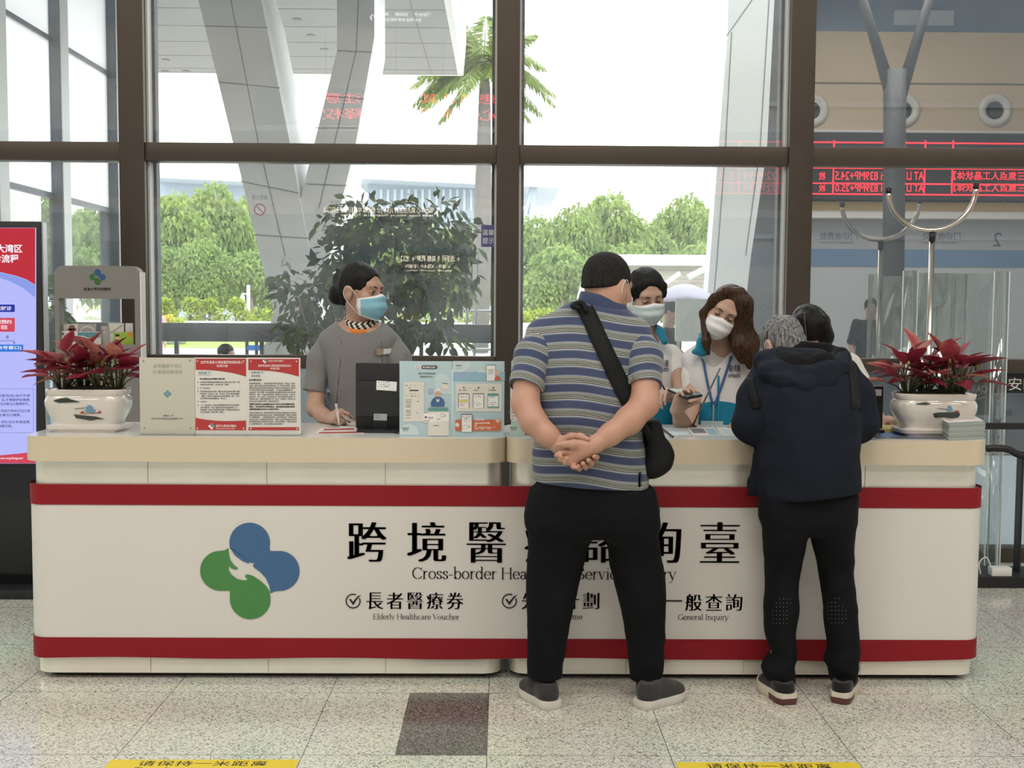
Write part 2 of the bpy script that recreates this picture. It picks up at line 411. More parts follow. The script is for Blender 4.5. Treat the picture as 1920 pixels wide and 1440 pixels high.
obj('wall_joint', bm, mat('joint_brown', (.2, .17, .13), .7), wb)  # thin darker joint line across the beige wall

# round air nozzles in the far wall
M_noz = mat('nozzle_white', (.66, .66, .62), .4)
for i, px in enumerate((1865, 1693, 1521, 1349, 1177, 1005)):
    p = mir(px, 207, HB)
    t = thing('air_nozzle', 'round white air nozzle set in the far beige hall wall, mirrored in the glass', 'air nozzle', (p.x, HB, p.z), 'air nozzles in the far hall wall')
    bm = bmesh.new(); lathe(bm, [(.31, 0), (.31, .04), (.24, .07), (.2, .05), (.15, -.02), (.15, 0)], n=32)
    bm.transform(Matrix.Translation(p) @ Matrix.Rotation(rad(-90), 4, 'X')); obj('rim', bm, M_noz, t, smooth=True)
    bm = bmesh.new(); lathe(bm, [(.14, 0), (.14, .03)], n=24)
    bm.transform(Matrix.Translation(p + V3((0, .01, 0))) @ Matrix.Rotation(rad(-90), 4, 'X')); obj('opening', bm, M_dark, t)

# red LED displays (seen mirrored)
M_led = mat('red_led', (1., .02, .035), .5, emit=3.4)
M_ledbg = mat('led_board', (.015, .012, .014), .6)
def led_text(name, s, px0, px1, py0, py1, Y, parent, m=M_led, **k):
    a, b = mir(px0, py1, Y), mir(px1, py0, Y)       # mirrored: reads towards -x
    parts = fit_text(s, 0, abs(b.x - a.x), 0, b.z - a.z, **k)
    return letters(name, parts, (max(a.x, b.x), Y, a.z), (-1, 0, 0), (0, 0, 1), m, parent, .0)
YD = HB + .5
t = thing('led_price_board', 'wide LED board of red price lines above the payment windows, mirrored in the right pane', 'LED board', (mir(1640, 368, YD).x, YD, mir(1640, 368, YD).z))
a, b = mir(1320, 372, YD - .03), mir(2100, 252, YD - .03)
box('board', a.x, b.x, YD - .1, YD - .02, a.z, b.z, M_ledbg, t)
bm = bmesh.new()
def led_bar(bm, px0, px1, py, w=.022):
    a, b = mir(px0, py, YD), mir(px1, py, YD); bx(bm, min(a.x, b.x), max(a.x, b.x), YD - .02, YD - .005, a.z - w / 2, a.z + w / 2)
for py in (265, 313, 342, 362): led_bar(bm, 1335, 2080, py)
for px in (1330, 1385, 1460, 1562, 1695, 1733, 1785, 1935):
    a, b = mir(px, 362, YD), mir(px, 263, YD); bx(bm, a.x - .011, a.x + .011, YD - .02, YD - .005, a.z, b.z)
obj('grid_line', bm, M_led, t)
for (y0, y1, num) in ((322, 337, '24.5'), (346, 359, '25.0'), (293, 308, '24.0')):
    led_text('lettering', '枚', 1535, 1548, y0, y1, YD, t)
    led_text('lettering', 'ri 839MP+' + num, 1566, 1660, y0, y1, YD, t)
    led_text('lettering', 'AT LI', 1700, 1732, y0, y1, YD, t)
    led_text('lettering', '【三焦点人工晶状体】', 1788, 1928, y0, y1, YD, t)
    led_text('lettering', '2299.99', 1394, 1456, y0, y1, YD, t)
    led_text('lettering', '五 天', 1344, 1378, y0, y1, YD, t)
t = thing('led_notice_board', 'hanging LED strip with two lines of red notice text, mirrored over the leaning columns', 'LED board', mir(765, 235, -8))
for o_ in (t,): o_['group'] = 'LED boards of the hall'
a, b = mir(480, 232, -8.05), mir(1000, 168, -8.05)
box('board', a.x, b.x, -8.12, -8.03, a.z, b.z, M_ledbg, t)
M_led2 = mat('bright_red_led', (1., .02, .035), .5, emit=11)
led_text('lettering', '患者及其家属请注意', 608, 930, 176, 193, -8, t, M_led2)
led_text('lettering', '心保障最终解释权', 604, 930, 205, 224, -8, t, M_led2)
for x in (a.x + .2, b.x - .2): bm = bmesh.new(); tube(bm, [(x, -8.075, b.z), (x, -8.075, HZ)], .012, 8); obj('hanger', bm, M_dark, t)

# hanging direction signs (backlit lettering, seen mirrored)
M_lit = mat('backlit_lettering', (1, .86, .68), .5, emit=14)
M_lit2 = mat('backlit_lettering_white', (.95, .95, .9), .5, emit=8)
def hang_sign(lab, px0, py0, px1, py1, Y, lines, m):
    a, b = mir(px0, py1, Y), mir(px1, py0, Y)
    t = thing('direction_sign', lab, 'sign', ((a.x + b.x) / 2, Y, a.z))
    box('panel', min(a.x, b.x), max(a.x, b.x), Y - .1, Y - .02, a.z, b.z, M_dark, t)
    for (s, x0, x1, y0, y1) in lines: led_text('lettering', s, x0, x1, y0, y1, Y, t, m)
    for x in (min(a.x, b.x) + .15, max(a.x, b.x) - .15): bm = bmesh.new(); tube(bm, [(x, Y - .06, b.z), (x, Y - .06, HZ)], .012, 8); obj('hanger', bm, M_dark, t)
hang_sign('long dark hanging sign with warm lettering and an up arrow, mirrored in the shrub', 590, 380, 850, 420, -6.5,
          [('体检中心 病人关系科 儿科门诊 检验科 中医科门诊 全科门诊'[::-1][::-1], 606, 812, 389, 399), ('↑', 816, 828, 388, 410), ('Health Center  Relations  Pediatrics  Lab  TCM Clinic', 640, 812, 402, 405)], M_lit)
hang_sign('dark hanging sign with two rows of arrows and lettering, mirrored beside the receptionist', 725, 474, 868, 512, -9.0,
          [('← 洗手间 ↑ 电梯 药房 →  出口 →', 742, 862, 479, 490), ('← 挂号 | 入院大厅 | 影像科', 760, 844, 496, 504), ('Registration   Inpatient Hall   Radiology', 762, 846, 506, 509)], M_lit)
hang_sign('small dark sign with an up arrow and pale lettering, mirrored high on the column', 688, 20, 815, 50, -6.0,
          [('↑', 692, 704, 26, 40), ('门诊大厅     住院部     停车场', 706, 808, 24, 30), ('全科 检验 收费 药房 服务中心', 704, 790, 34, 40)], M_lit2)

# lettering over the payment windows
tw = thing('payment_window_sign', 'grey lettering band over the payment windows of the far wall, mirrored at right', 'sign', mir(1720, 470, HB + .03))
M_ink = mat('sign_ink', (.1, .11, .13), .6)
for px in (1572, 1765):
    led_text('lettering', '门诊收费处', px - 36, px + 36, 436, 449, HB + .025, tw, M_ink)
    led_text('lettering', 'Outpatient Payment', px - 36, px + 28, 453, 457, HB + .025, tw, M_ink)
for px, s in ((1452, '4'), (1870, '2')): led_text('lettering', s, px - 8, px + 8, 436, 462, HB + .025, tw, M_ink)

# grey Y-shaped pillar in the hall
M_ycol = mat('grey_pillar_paint', (.085, .09, .098), .5)
YC = -8.6
def ycol(pts, r): 
    bm = bmesh.new(); tube(bm, [mir(px, py, YC) for px, py in pts], r, 20); return bm
t = bpy.data.objects.new('pillar', None); COL.objects.link(t); struct(t); t.location = (mir(1680, 500, YC).x, YC, 0)
base = mir(1680, 500, YC); bm = bmesh.new()
tube(bm, [(base.x, YC, 0), mir(1677, 300, YC), mir(1678, 132, YC)], [.165, .165, .175], 24); obj('shaft', bm, M_ycol, t, smooth=True)
for (x1) in (1618, 1742):
    bm = bmesh.new(); a = mir(1680 + (8 if x1 > 1680 else -8), 180, YC); b = mir(x1, 0, YC); d = (b - a).normalized()
    tube(bm, [a, b, a + d * ((HZ - a.z) / d.z)], [.10, .065, .06], 16); obj('arm', bm, M_ycol, t, smooth=True)

# ================================================================== window wall
fx = lambda px, py: at(px, py, 2.2).x
ML = (fx(222, 262), fx(270, 262)); MM = (fx(931.3, 268), fx(974, 268)); MR = (fx(1480, 275), fx(1526, 275))
fz = lambda px, py: at(px, py, 2.2).z
ZT0, ZT1 = (fz(600, 303) , fz(600, 268))
ZS0, ZS1 = (fz(620, 692), fz(620, 667))
MW = MM[1] - MM[0]
mull = [(-11.6, -11.45), (-9.3, -9.15), (-6.9, -6.75), (-4.6, -4.45), ML, MM, MR, (4.35, 4.5), (6.6, 6.75), (8.9, 9.05), (11.2, 11.35)]
for i, (a, b) in enumerate(mull):
    o = bpy.data.objects.new('trim_%d' % (i + 1), None); COL.objects.link(o); struct(o); o.location = (a, 2.2, 0)
    box('mullion', a, b, 2.2, 2.34, 0, HZ, M_frame, o, .006)
    box('lit_jamb', b, b + .012, 2.26, 2.40, 0, HZ, M_jamb, o); box('lit_jamb', a - .012, a, 2.26, 2.40, 0, HZ, M_jamb, o)
    box('gasket', b + .012, b + .03, 2.335, 2.40, 0, HZ, M_gasket, o); box('gasket', a - .03, a - .012, 2.335, 2.40, 0, HZ, M_gasket, o)
edges = [-HX] + [v for m_ in mull for v in m_] + [HX]
for i in range(0, len(edges), 2):
    a, b = edges[i], edges[i + 1]
    w = bpy.data.objects.new('window_%d' % (i // 2 + 1), None); COL.objects.link(w); struct(w); w.location = (a, GY, 0)
    m = M_glass_r if a > 1.5 else M_glass
    for (z0, z1) in ((ZT0, ZT1), (ZS0, ZS1), (0, .09), (5.15, 5.28), (HZ - .1, HZ)):
        box('rail', a, b, 2.215, 2.33, z0, z1, M_frame, w, .004)
    for (z0, z1) in ((.09, ZS0), (ZS1, ZT0), (ZT1, 5.15), (5.28, HZ - .1)):
        bm = bmesh.new(); quad(bm, [(a, GY, z0), (b, GY, z0), (b, GY, z1), (a, GY, z1)]); obj('pane', bm, M_glass_low if z0 < .2 else m, w)

# ================================================================== service counter
M_top = mat('cream_solid_surface', (.62, .525, .385), .22, var=.05, vscale=90, coat=.6)
M_topw = mat('daylit_worktop_white', (.80, .80, .77), .2, coat=.5)  # for the upper face: daylight on the worktop worked into a whiter colour
M_metal = mat('brushed_metal_panel', (.82, .785, .70), .26, .4, var=.08, vscale=5, bump=.05, bscale=3)
M_seam = mat('panel_seam', (.36, .34, .3), .5)
def P0(px, py): return at(px, py, 0)
CX0, CX1 = at(66, 1100, .05).x, at(1829, 1100, .05).x
gapx = at(950.5, 840, -.03).x
for nm, x0, x1, lab in (('service_counter', CX0, gapx - .012, 'left half of the reception counter, cream worktop over brushed metal, behind the emblem'),
                        ('service_counter', gapx + .012, CX1, 'right half of the reception counter, cream worktop over brushed metal, behind the two visitors')):
    t = thing(nm, lab, 'counter', ((x0 + x1) / 2, .3, 0), 'reception counter units')
    bm = bmesh.new(); prism(bm, rrect(x0 + .004, x1 - .004, .012, .52, .075, 8), .025, .9, 'z'); obj('carcass', bm, M_metal, t, auto=40)
    bm = bmesh.new(); prism(bm, rrect(x0 + .03, x1 - .03, .06, .5, .07, 8), 0, .025, 'z'); obj('plinth', bm, M_dark, t, auto=40)
    bm = bmesh.new(); prism(bm, rrect(x0 - .016, x1 + .016 if x1 > 1 else x1 + .008, -.03, .56, .085, 10), .9, 1.0, 'z')
    bmesh.ops.bevel(bm, geom=[e for e in bm.edges if abs(e.verts[0].co.z - e.verts[1].co.z) < 1e-6], offset=.005, segments=2, affect='EDGES')
    bm.normal_update()
    for f in bm.faces: f.material_index = 1 if f.normal.z > .9 and f.calc_center_median().z > .95 else 0
    obj('worktop', bm, [M_top, M_topw], t, auto=50)
    bm = bmesh.new()
    n = 4
    for k in range(1, n):
        x = x0 + (x1 - x0) * k / n; bx(bm, x - .0009, x + .0009, .010, .0125, .80, .9); bx(bm, x - .0009, x + .0009, .010, .0125, .03, .1)
    obj('seam', bm, M_seam, t)

# banner round the counter front
M_vin = mat('white_vinyl', (.66, .635, .605), .5, var=.02, vscale=2)
M_vred = mat('red_vinyl', (.245, .008, .015), .6, spec=.25, var=.06, vscale=3)
M_blue = mat('emblem_blue', (.045, .125, .27), .5)
M_green = mat('emblem_green', (.06, .225, .06), .5)
ban = thing('counter_banner', 'white banner with red stripes, emblem and consultation lettering wrapped round the counter front', 'banner', (0, -.004, 0))
def uwrap(z0, z1, off, wav=None):
    """U-shaped sheet round front and both sides"""
    x0, x1, r = CX0 - off, CX1 + off, .08; pts = [(x0, .5), (x0, .012 - off + r)]
    for k in range(9): a = rad(180 + 90 * k / 8); pts.append((x0 + r + r * math.cos(a), .012 - off + r + r * math.sin(a)))
    nx = 70
    for k in range(1, nx): pts.append((x0 + r + (x1 - x0 - 2 * r) * k / nx, .012 - off))
    for k in range(9): a = rad(270 + 90 * k / 8); pts.append((x1 - r + r * math.cos(a), .012 - off + r + r * math.sin(a)))
    pts += [(x1, .5)]
    bm = bmesh.new(); A, B = [], []
    for (x, y) in pts:
        A.append(bm.verts.new((x, y, z0 + (wav(x) if wav else 0)))); B.append(bm.verts.new((x, y, z1)))
    for i in range(len(pts) - 1): bm.faces.new((A[i], A[i + 1], B[i + 1], B[i]))
    return bm
zz = lambda py: at(500, py, 0).z
ZB = [zz(1233.5), zz(1195.5), zz(947.5), zz(909)]
wv = lambda x: .006 * math.sin(x * 3.1 + .6) * max(0, math.sin(x * 1.3)) + .003 * math.sin(x * 7)
obj('panel', uwrap(ZB[0] + .012, ZB[3] - .01, .014), M_vin, ban, smooth=True)
obj('stripe', uwrap(ZB[2], ZB[3], .0165), M_vred, ban, smooth=True, label='red stripe along the top')
obj('stripe', uwrap(ZB[0], ZB[1], .0165, wv), M_vred, ban, smooth=True, label='red stripe along the bottom')
FY = -.0045
def bpx(px, py):                      # photo pixel -> banner plane coordinates
    p = at(px, py, FY); return (p.x, p.z)
def btext(s, px0, px1, py_base, py_top, **k):
    a, b = bpx(px0, py_base), bpx(px1, py_base); h = bpx(px0, py_top)[1] - a[1]
    parts = fit_text(s, a[0], b[0], 0, h, **k); V, Fa = [], []
    sl = (b[1] - a[1]) / (b[0] - a[0])
    return letters('lettering', parts, (0, FY, a[1]), (1, 0, 0), (0, 0, 1), M_black, ban, 0)
def broman(s, px0, px1, py_base, **k):
    a, b = bpx(px0, py_base), bpx(px1, py_base)
    return letters('lettering', roman_parts(s, a[0], b[0], 0, **k), (0, FY, a[1]), (1, 0, 0), (0, 0, 1), M_black, ban, 0)
chars = '跨境醫療諮詢臺'
for ch, cx in zip(chars, (688, 800, 911.5, 1020, 1129, 1240, 1349)):
    btext(ch, cx - 37, cx + 37, 1053 if cx < 900 else 1055, 979, offset=-.011, ming=.075)
broman('Cross-border Healthcare Service Inquiry', 772, 1268, 1085, nib=.085, thin=.03)
for s, x0, x1 in (('長者醫療券', 687, 868), ('先導計劃', 978, 1123), ('一般查詢', 1247, 1391)):
    n = len(s); w = (x1 - x0) / (n - 1 + .82)
    for i, ch in enumerate(s): 
        if ch == '一': btext(ch, x0 + w * i, x0 + w * i + w * .85, 1128, 1125)
        else: btext(ch, x0 + w * i, x0 + w * i + w * .84, 1142 if x0 < 1200 else 1145, 1111 if x0 < 1200 else 1114, offset=-.011, ming=.06)
broman('Elderly Healthcare Voucher', 699, 861, 1161, nib=.08, thin=.035)
broman('Pilot Scheme', 1009, 1092, 1161, nib=.08, thin=.035)
broman('General Inquiry', 1271, 1366, 1162, nib=.08, thin=.035)
for px in (662, 955, 1215):
    c = bpx(px, 1127); k = 1 / ppm(0)
    parts = ring2(c[0], c[1], 13.2 * k, 2.4 * k, 65, 385)
    parts += [poly2([(c[0] + x * k, c[1] + y * k) for x, y in ((-8, 3.5), (-4.5, 4.5), (-.5, -1.5), (8, 9), (16, 12.5), (8.5, 5), (0, -8))])]
    letters('tick_mark', parts, (0, FY, 0), (1, 0, 0), (0, 0, 1), M_black, ban, 0)
def arcp(cx, cy, r, a0, a1, n=22):
    return [(cx + r * math.cos(rad(a0 + (a1 - a0) * i / n)), cy - r * math.sin(rad(a0 + (a1 - a0) * i / n))) for i in range(n + 1)]
EMB_B = [(465, 430)] + arcp(712, 370, 252, 196, -14, 28) + [(966, 472), (1075, 470)] + arcp(1075, 720, 251, 90, -90, 24) + [(1010, 978), (966, 1005), (950, 905), (905, 808), (840, 737), (765, 680), (747, 652), (770, 630), (722, 614), (685, 626), (610, 592), (525, 525)]
EMB_G = [(450, 435), (400, 466), (345, 472)] + arcp(345, 722, 250, 90, 270, 24) + [(460, 972), (460, 1078)] + arcp(712, 1078, 252, 180, 370, 26) + [(950, 970), (900, 900), (830, 837), (750, 786), (682, 765), (650, 775), (654, 805), (690, 826), (640, 843), (560, 826), (490, 777), (448, 710), (455, 655), (482, 690), (530, 708), (570, 690), (520, 655), (472, 590), (452, 510)]
def emblem(parent, org, ex, ey, size, mb, mg, off=.0008):
    """two-part clover emblem centred on org; size = full width"""
    k = size / 1232.
    for pts, m, nm in ((EMB_B, mb, 'emblem_upper'), (EMB_G, mg, 'emblem_lower')):
        letters(nm, [poly2([((x - 712) * k, (722 - y) * k) for x, y in pts])], org, ex, ey, m, parent, off)
c = bpx(468.7, 1070.5); emblem(ban, (c[0], FY, c[1]), (1, 0, 0), (0, 0, 1), 188 / ppm(0), M_blue, M_green, .0)

# yellow floor stickers
M_yel = mat('yellow_floor_vinyl', (.72, .55, .035), .4)
M_sblack = mat('sticker_black', (.015, .014, .012), .5)
for (px0, px1, py, lab) in ((203, 561, 1425, 'yellow floor sticker asking for one metre distance, in front of the emblem'),
                            (1261, 1607, 1430, 'yellow floor sticker asking for one metre distance, behind the visitor in navy')):
    a, b = flo(px0 + 6, py), flo(px1, py)
    t = thing('floor_sticker', lab, 'floor sticker', ((a.x + b.x) / 2, a.y - .06, .0), 'yellow distance stickers')
    W = b.x - a.x
    bm = bmesh.new(); prism(bm, [(a.x, a.y), (b.x, b.y), (b.x, b.y - .13), (a.x, a.y - .13)], .0003, .0015, 'z'); obj('sheet', bm, M_yel, t)
    letters('lettering', fit_text('请保持一米距离', 0, W * .68, 0, .042, offset=.006, spacing=1.1), (a.x + W * .16, a.y - .052, .0017), (1, 0, 0), (0, 1, 0), M_sblack, t, 0)
    letters('lettering', fit_text('Please keep one meter away', 0, W * .66, 0, .035, offset=.012), (a.x + W * .16, a.y - .098, .0017), (1, 0, 0), (0, 1, 0), M_sblack, t, 0)
# ================================================================== outdoors
M_pave = mat('pale_paving', (.55, .53, .5), .7, var=.1, vscale=.8)
M_grass = mat('lawn_green', (.22, .36, .05), .8, var=.3, vscale=3)
M_clad = mat('grey_stone_cladding', (.56, .56, .555), .45, .1, var=.04, vscale=1)
M_cladw = mat('pale_aluminium_cladding', (.66, .68, .67), .45, .2, var=.03, vscale=1)
M_seamg = mat('cladding_seam', (.16, .165, .17), .6)
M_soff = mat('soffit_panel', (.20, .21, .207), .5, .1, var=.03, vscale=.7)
M_grail = mat('grey_rail_paint', (.2, .21, .235), .4, .4)
M_gal = mat('galvanised_steel', (.5, .52, .54), .35, .7)

def foliage_mat(name, c, tr=.45, var=.35):
    m = bpy.data.materials.new(name); m.use_nodes = True; nt, N, L = nodes_of(m)
    b = N['Principled BSDF']; out = N['Material Output']
    at_ = N.new('ShaderNodeAttribute'); at_.attribute_name = 'tone'
    r = N.new('ShaderNodeValToRGB'); r.color_ramp.elements[0].color = (*[x * (1 - var) for x in c], 1); r.color_ramp.elements[1].color = (min(1, c[0] * (1 + var) + .03), min(1, c[1] * (1 + var)), c[2] * (1 + var * .3), 1)
    L.new(at_.outputs['Fac'], r.inputs['Fac']); L.new(r.outputs['Color'], b.inputs['Base Color']); b.inputs['Roughness'].default_value = .5
    t = N.new('ShaderNodeBsdfTranslucent'); L.new(r.outputs['Color'], t.inputs['Color'])
    mx = N.new('ShaderNodeMixShader'); mx.inputs[0].default_value = tr
    L.new(b.outputs[0], mx.inputs[1]); L.new(t.outputs[0], mx.inputs[2]); L.new(mx.outputs[0], out.inputs['Surface'])
    return m
M_tree = foliage_mat('tree_leaf', (.25, .36, .13), .5)
M_shrub = foliage_mat('shrub_leaf', (.045, .10, .028), .25, .5)
M_palm = foliage_mat('palm_leaf', (.16, .25, .06), .4)
M_hedge = foliage_mat('hedge_leaf', (.34, .44, .08), .4)
M_bark = mat('bark', (.2, .17, .14), .9, var=.3, vscale=8, bump=.3)

def leaf_cloud(rng, centers, n, size, droop=.3, shell=.55, aspect=.5, template=None):
    """leaves scattered in ellipsoids; returns verts, quads(faces), tone per vertex"""
    T = template if template is not None else np.array([[0, 0, 0], [.5, aspect * .5, .06], [1, 0, -.08], [.5, -aspect * .5, .06]])
    V, Fc, tone = [], [], []
    w = np.array([c[1][0] * c[1][1] * c[1][2] for c in centers]) ** .67; w /= w.sum()
    k = len(T)
    for _ in range(n):
        c, r = centers[rng.choice(len(centers), p=w)][:2]
        d = rng.normal(size=3); d /= np.linalg.norm(d)
        rr = shell + (1 - shell) * rng.random()
        p = np.array(c) + d * np.array(r) * rr ** .7
        out = d + rng.normal(size=3) * .6; out[2] -= droop * (1 + rng.random()); out /= np.linalg.norm(out)
        nrm = rng.normal(size=3) * .55 + np.array([0, -.2, 1.]); s = np.cross(nrm, out); s /= max(np.linalg.norm(s), 1e-6); u = np.cross(out, s)
        sc = size * (.6 + .8 * rng.random())
        b = len(V)
        for t in T: V.append(p + (out * t[0] + s * t[1] + u * t[2]) * sc)
        Fc.append(tuple(range(b, b + k))); tone += [rng.random()] * k
    return V, Fc, tone
def leaf_obj(name, data, m, parent=None):
    V, Fc, tone = data
    o = mobj(name, V, Fc, m, parent); a = o.data.attributes.new('tone', 'FLOAT', 'POINT'); a.data.foreach_set('value', tone); return o

# ground
def sheet(nm, x0, x1, y0, y1, z, m, kind='structure'):
    bm = bmesh.new(); quad(bm, [(x0, y0, z), (x1, y0, z), (x1, y1, z), (x0, y1, z)]); o = obj(nm, bm, m); o['kind'] = kind; return o
sheet('ground_outside', -130, 130, 2.36, 220, -.03, M_pave)
o = sheet('lawn', -40, -4, 40, 49, -.02, M_grass); o['kind'] = 'stuff'; tag(o, 'bright lawn strip beyond the rail', 'lawn')
o = sheet('road_outside', -130, 130, 52, 58, -.02, mat('wet_asphalt', (.3, .31, .33), .35)); 
struct(box('garden_wall_outside', -60, 60, 61, 61.4, -.03, .82, mat('bed_wall_render', (.5, .48, .46), .8)))
rng = np.random.default_rng(7)

# tree belt
def lobes(rng, w, h):
    L_ = []
    for k in range(11):
        a = rng.random() * 6.283; f = rng.random()
        L_.append(((math.cos(a) * w * .33 * (1 - f * .6), math.sin(a) * w * .3, h * (.3 + .5 * f)), (w * .24 * (1.15 - .4 * f), w * .24, h * .15)))
    L_.append(((0, 0, h * .84), (w * .2, w * .2, h * .15)))
    return L_
treeT = np.array([[0, 0, 0], [.35, .34, .1], [1, 0, -.25], [.35, -.34, .1]])
protos = []
for k in range(3):
    W, H = 1.0, 1.0
    lb = lobes(rng, W, H); protos.append(leaf_cloud(rng, lb, 5600, .052, droop=.8, shell=.5, template=treeT))
def make_tree(px, ytop, Y, wpx, proto, lab, group='trees behind the plaza'):
    g = at(px, 583, Y); s = ppm(Y); H = CAM_H + (583 - ytop) / s; W = wpx / s
    t = thing('broadleaf_tree', lab, 'tree', (g.x, Y, 0), group)
    me = proto.data.copy() if False else proto.data
    c = bpy.data.objects.new('crown', me); COL.objects.link(c); c.parent = t; c.scale = (W, min(W, 9.5) * .42, H); c.rotation_euler = (0, 0, math.pi if px % 2 else 0)
    bm = bmesh.new(); tube(bm, [(0, 0, 0), (.1, 0, H * .3), (0, .1, H * .6)], [.16, .13, .06], 8)
    me = bpy.data.meshes.new('trunk'); bm.to_mesh(me); bm.free(); me.materials.append(M_bark)
    o = bpy.data.objects.new('trunk', me); COL.objects.link(o); o.parent = t
    return t
pm = []
for d in protos:
    o = leaf_obj('crown', d, M_tree); pm.append(o)
specs = [(-90, 330, 74, 210), (60, 340, 72, 200), (170, 350, 76, 190), (262, 372, 70, 150), (330, 362, 73, 150), (402, 343, 70, 150), (470, 372, 74, 150), (560, 380, 77, 170), (665, 395, 72, 170), (770, 402, 75, 160), (862, 420, 70, 150), (1000, 402, 71, 140), (1075, 380, 75, 140), (1142, 356, 70, 160), (1214, 415, 77, 120), (1285, 360, 71, 150), (1368, 372, 74, 160), (1480, 380, 76, 200), (380, 450, 66, 130), (1050, 455, 66, 150), (1180, 450, 66, 150), (300, 460, 67, 120), (1310, 450, 66, 140), (470, 470, 66, 120)]
for i, (px, yt, Y, w) in enumerate(specs):
    Y = 67.5 if yt > 440 else (73, 78.5, 84, 89.5)[i % 4]
    where = ('behind the left glazed porch' if px < 240 else 'left of the leaning columns' if px < 520 else 'hidden behind the shrub' if px < 900 else 'behind the striped visitor' if px < 1215 else 'near the pale clad column')
    size = 'low front' if yt > 440 else ('tall' if yt < 365 else 'middle-sized')
    make_tree(px, yt, Y, w * 1.25, pm[i % 3], f'{size} green tree of the plaza belt, {where}' )
for o in pm: bpy.data.objects.remove(o)

# hedge, topiary, lamp post with cameras
bx_c = [((x, 62.4, 1.05), (1.2, .6, .42)) for x in np.arange(-34, 8, 1.5)]
o = leaf_obj('low_hedge', leaf_cloud(rng, bx_c, 5200, .34, .1, .6), M_hedge); o.location = (0, 0, 0); o['kind'] = 'stuff'; tag(o, 'long low clipped hedge on the garden bed', 'hedge')
for px, wpx, nm in ((309, 22, 'rounded topiary bush at the far left of the bed'), (357, 24, 'second clipped topiary bush from the left'), (393, 22, 'third clipped topiary bush from the left'), (443, 24, 'flat-topped topiary bush beside the camera pole')):
    c = at(px, 583, 62.4); s = ppm(62.4); t = thing('topiary_bush', nm, 'bush', (c.x, 62.4, .8), 'clipped bushes on the bed')
    w = wpx / s / 2; d = leaf_cloud(rng, [((c.x, 62.4, 1.75), (w, w, w * .75))], 520, .24, .1, .7); leaf_obj('crown', d, M_hedge, t)
    bm = bmesh.new(); tube(bm, [(c.x, 62.4, .5), (c.x, 62.4, 1.6)], .08, 8); obj('stem', bm, M_bark, t)
c = at(466, 583, 63); t = thing('camera_pole', 'slim white pole with surveillance cameras beyond the lawn', 'pole', (c.x, 63, .5))
bm = bmesh.new(); tube(bm, [(c.x, 63, 0), (c.x, 63, 2.95)], .1, 10); obj('pole', bm, M_white, t)
bm = bmesh.new(); tube(bm, [(c.x, 63, 2.4), (c.x - .35, 63, 2.45)], .04, 6); lathe(bm, [(.02, -.5), (.13, -.45), (.14, -.2), (.04, 0)], (c.x - .35, 63, 2.45), 12); obj('camera', bm, M_white, t)
box('control_box', c.x - .36, c.x - .12, 62.9, 63.1, 1.3, 1.85, M_white, t)
# flower tub and walkers
fl_c = at(316, 583, 45); t = thing('flower_tub', 'yellow flowers in a tub beside the lawn', 'plant', (fl_c.x, 45, 0))
leaf_obj('foliage', leaf_cloud(rng, [((fl_c.x, 45, .55), (.85, .6, .5))], 500, .22, .1, .5), M_hedge, t)
M_yf = mat('yellow_flower', (.8, .5, .03), .6)
leaf_obj('blossom', leaf_cloud(rng, [((fl_c.x, 45, 1.05), (.28, .3, .16))], 120, .16, .0, .4), M_yf, t)
bm = bmesh.new(); lathe(bm, [(.7, 0), (.9, .3)], (fl_c.x, 45, 0), 16); obj('tub', bm, M_greywall, t)

# station building far behind
def slabbox(nm, px0, px1, y0, y1, Y, d, m, parent): 
    a, b = at(px0, y1, Y), at(px1, y0, Y); return box(nm, a.x, b.x, Y, Y + d, a.z, b.z, m, parent)
t = thing('station_building', 'long grey-roofed building far behind the trees', 'building', (at(600, 583, 130).x, 130, 0))
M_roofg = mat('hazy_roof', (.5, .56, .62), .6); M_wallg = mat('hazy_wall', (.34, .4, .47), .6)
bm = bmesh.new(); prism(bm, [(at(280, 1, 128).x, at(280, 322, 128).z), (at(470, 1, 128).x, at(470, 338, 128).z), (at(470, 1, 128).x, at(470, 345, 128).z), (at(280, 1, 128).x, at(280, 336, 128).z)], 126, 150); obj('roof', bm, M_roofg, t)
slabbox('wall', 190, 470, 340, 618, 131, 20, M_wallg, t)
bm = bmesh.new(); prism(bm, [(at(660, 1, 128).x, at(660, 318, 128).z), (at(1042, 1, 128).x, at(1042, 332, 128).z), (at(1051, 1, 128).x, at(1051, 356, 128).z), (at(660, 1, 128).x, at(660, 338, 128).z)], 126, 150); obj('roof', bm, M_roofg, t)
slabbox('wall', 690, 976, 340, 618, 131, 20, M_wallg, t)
bm = bmesh.new()
for k in range(16): a, b = at(712 + k * 13, 395, 130.8), at(712 + k * 13 + 5, 355, 130.8); bx(bm, a.x, b.x, 130.8, 131.2, a.z, b.z)
obj('louvre', bm, M_roofg, t)
bm = bmesh.new()
for (a, b) in (((998, 352), (980, 420)), ((1003, 352), (992, 420))): tube(bm, [at(*a, 127), at(*b, 127)], .3, 8)
obj('strut', bm, M_wallg, t)

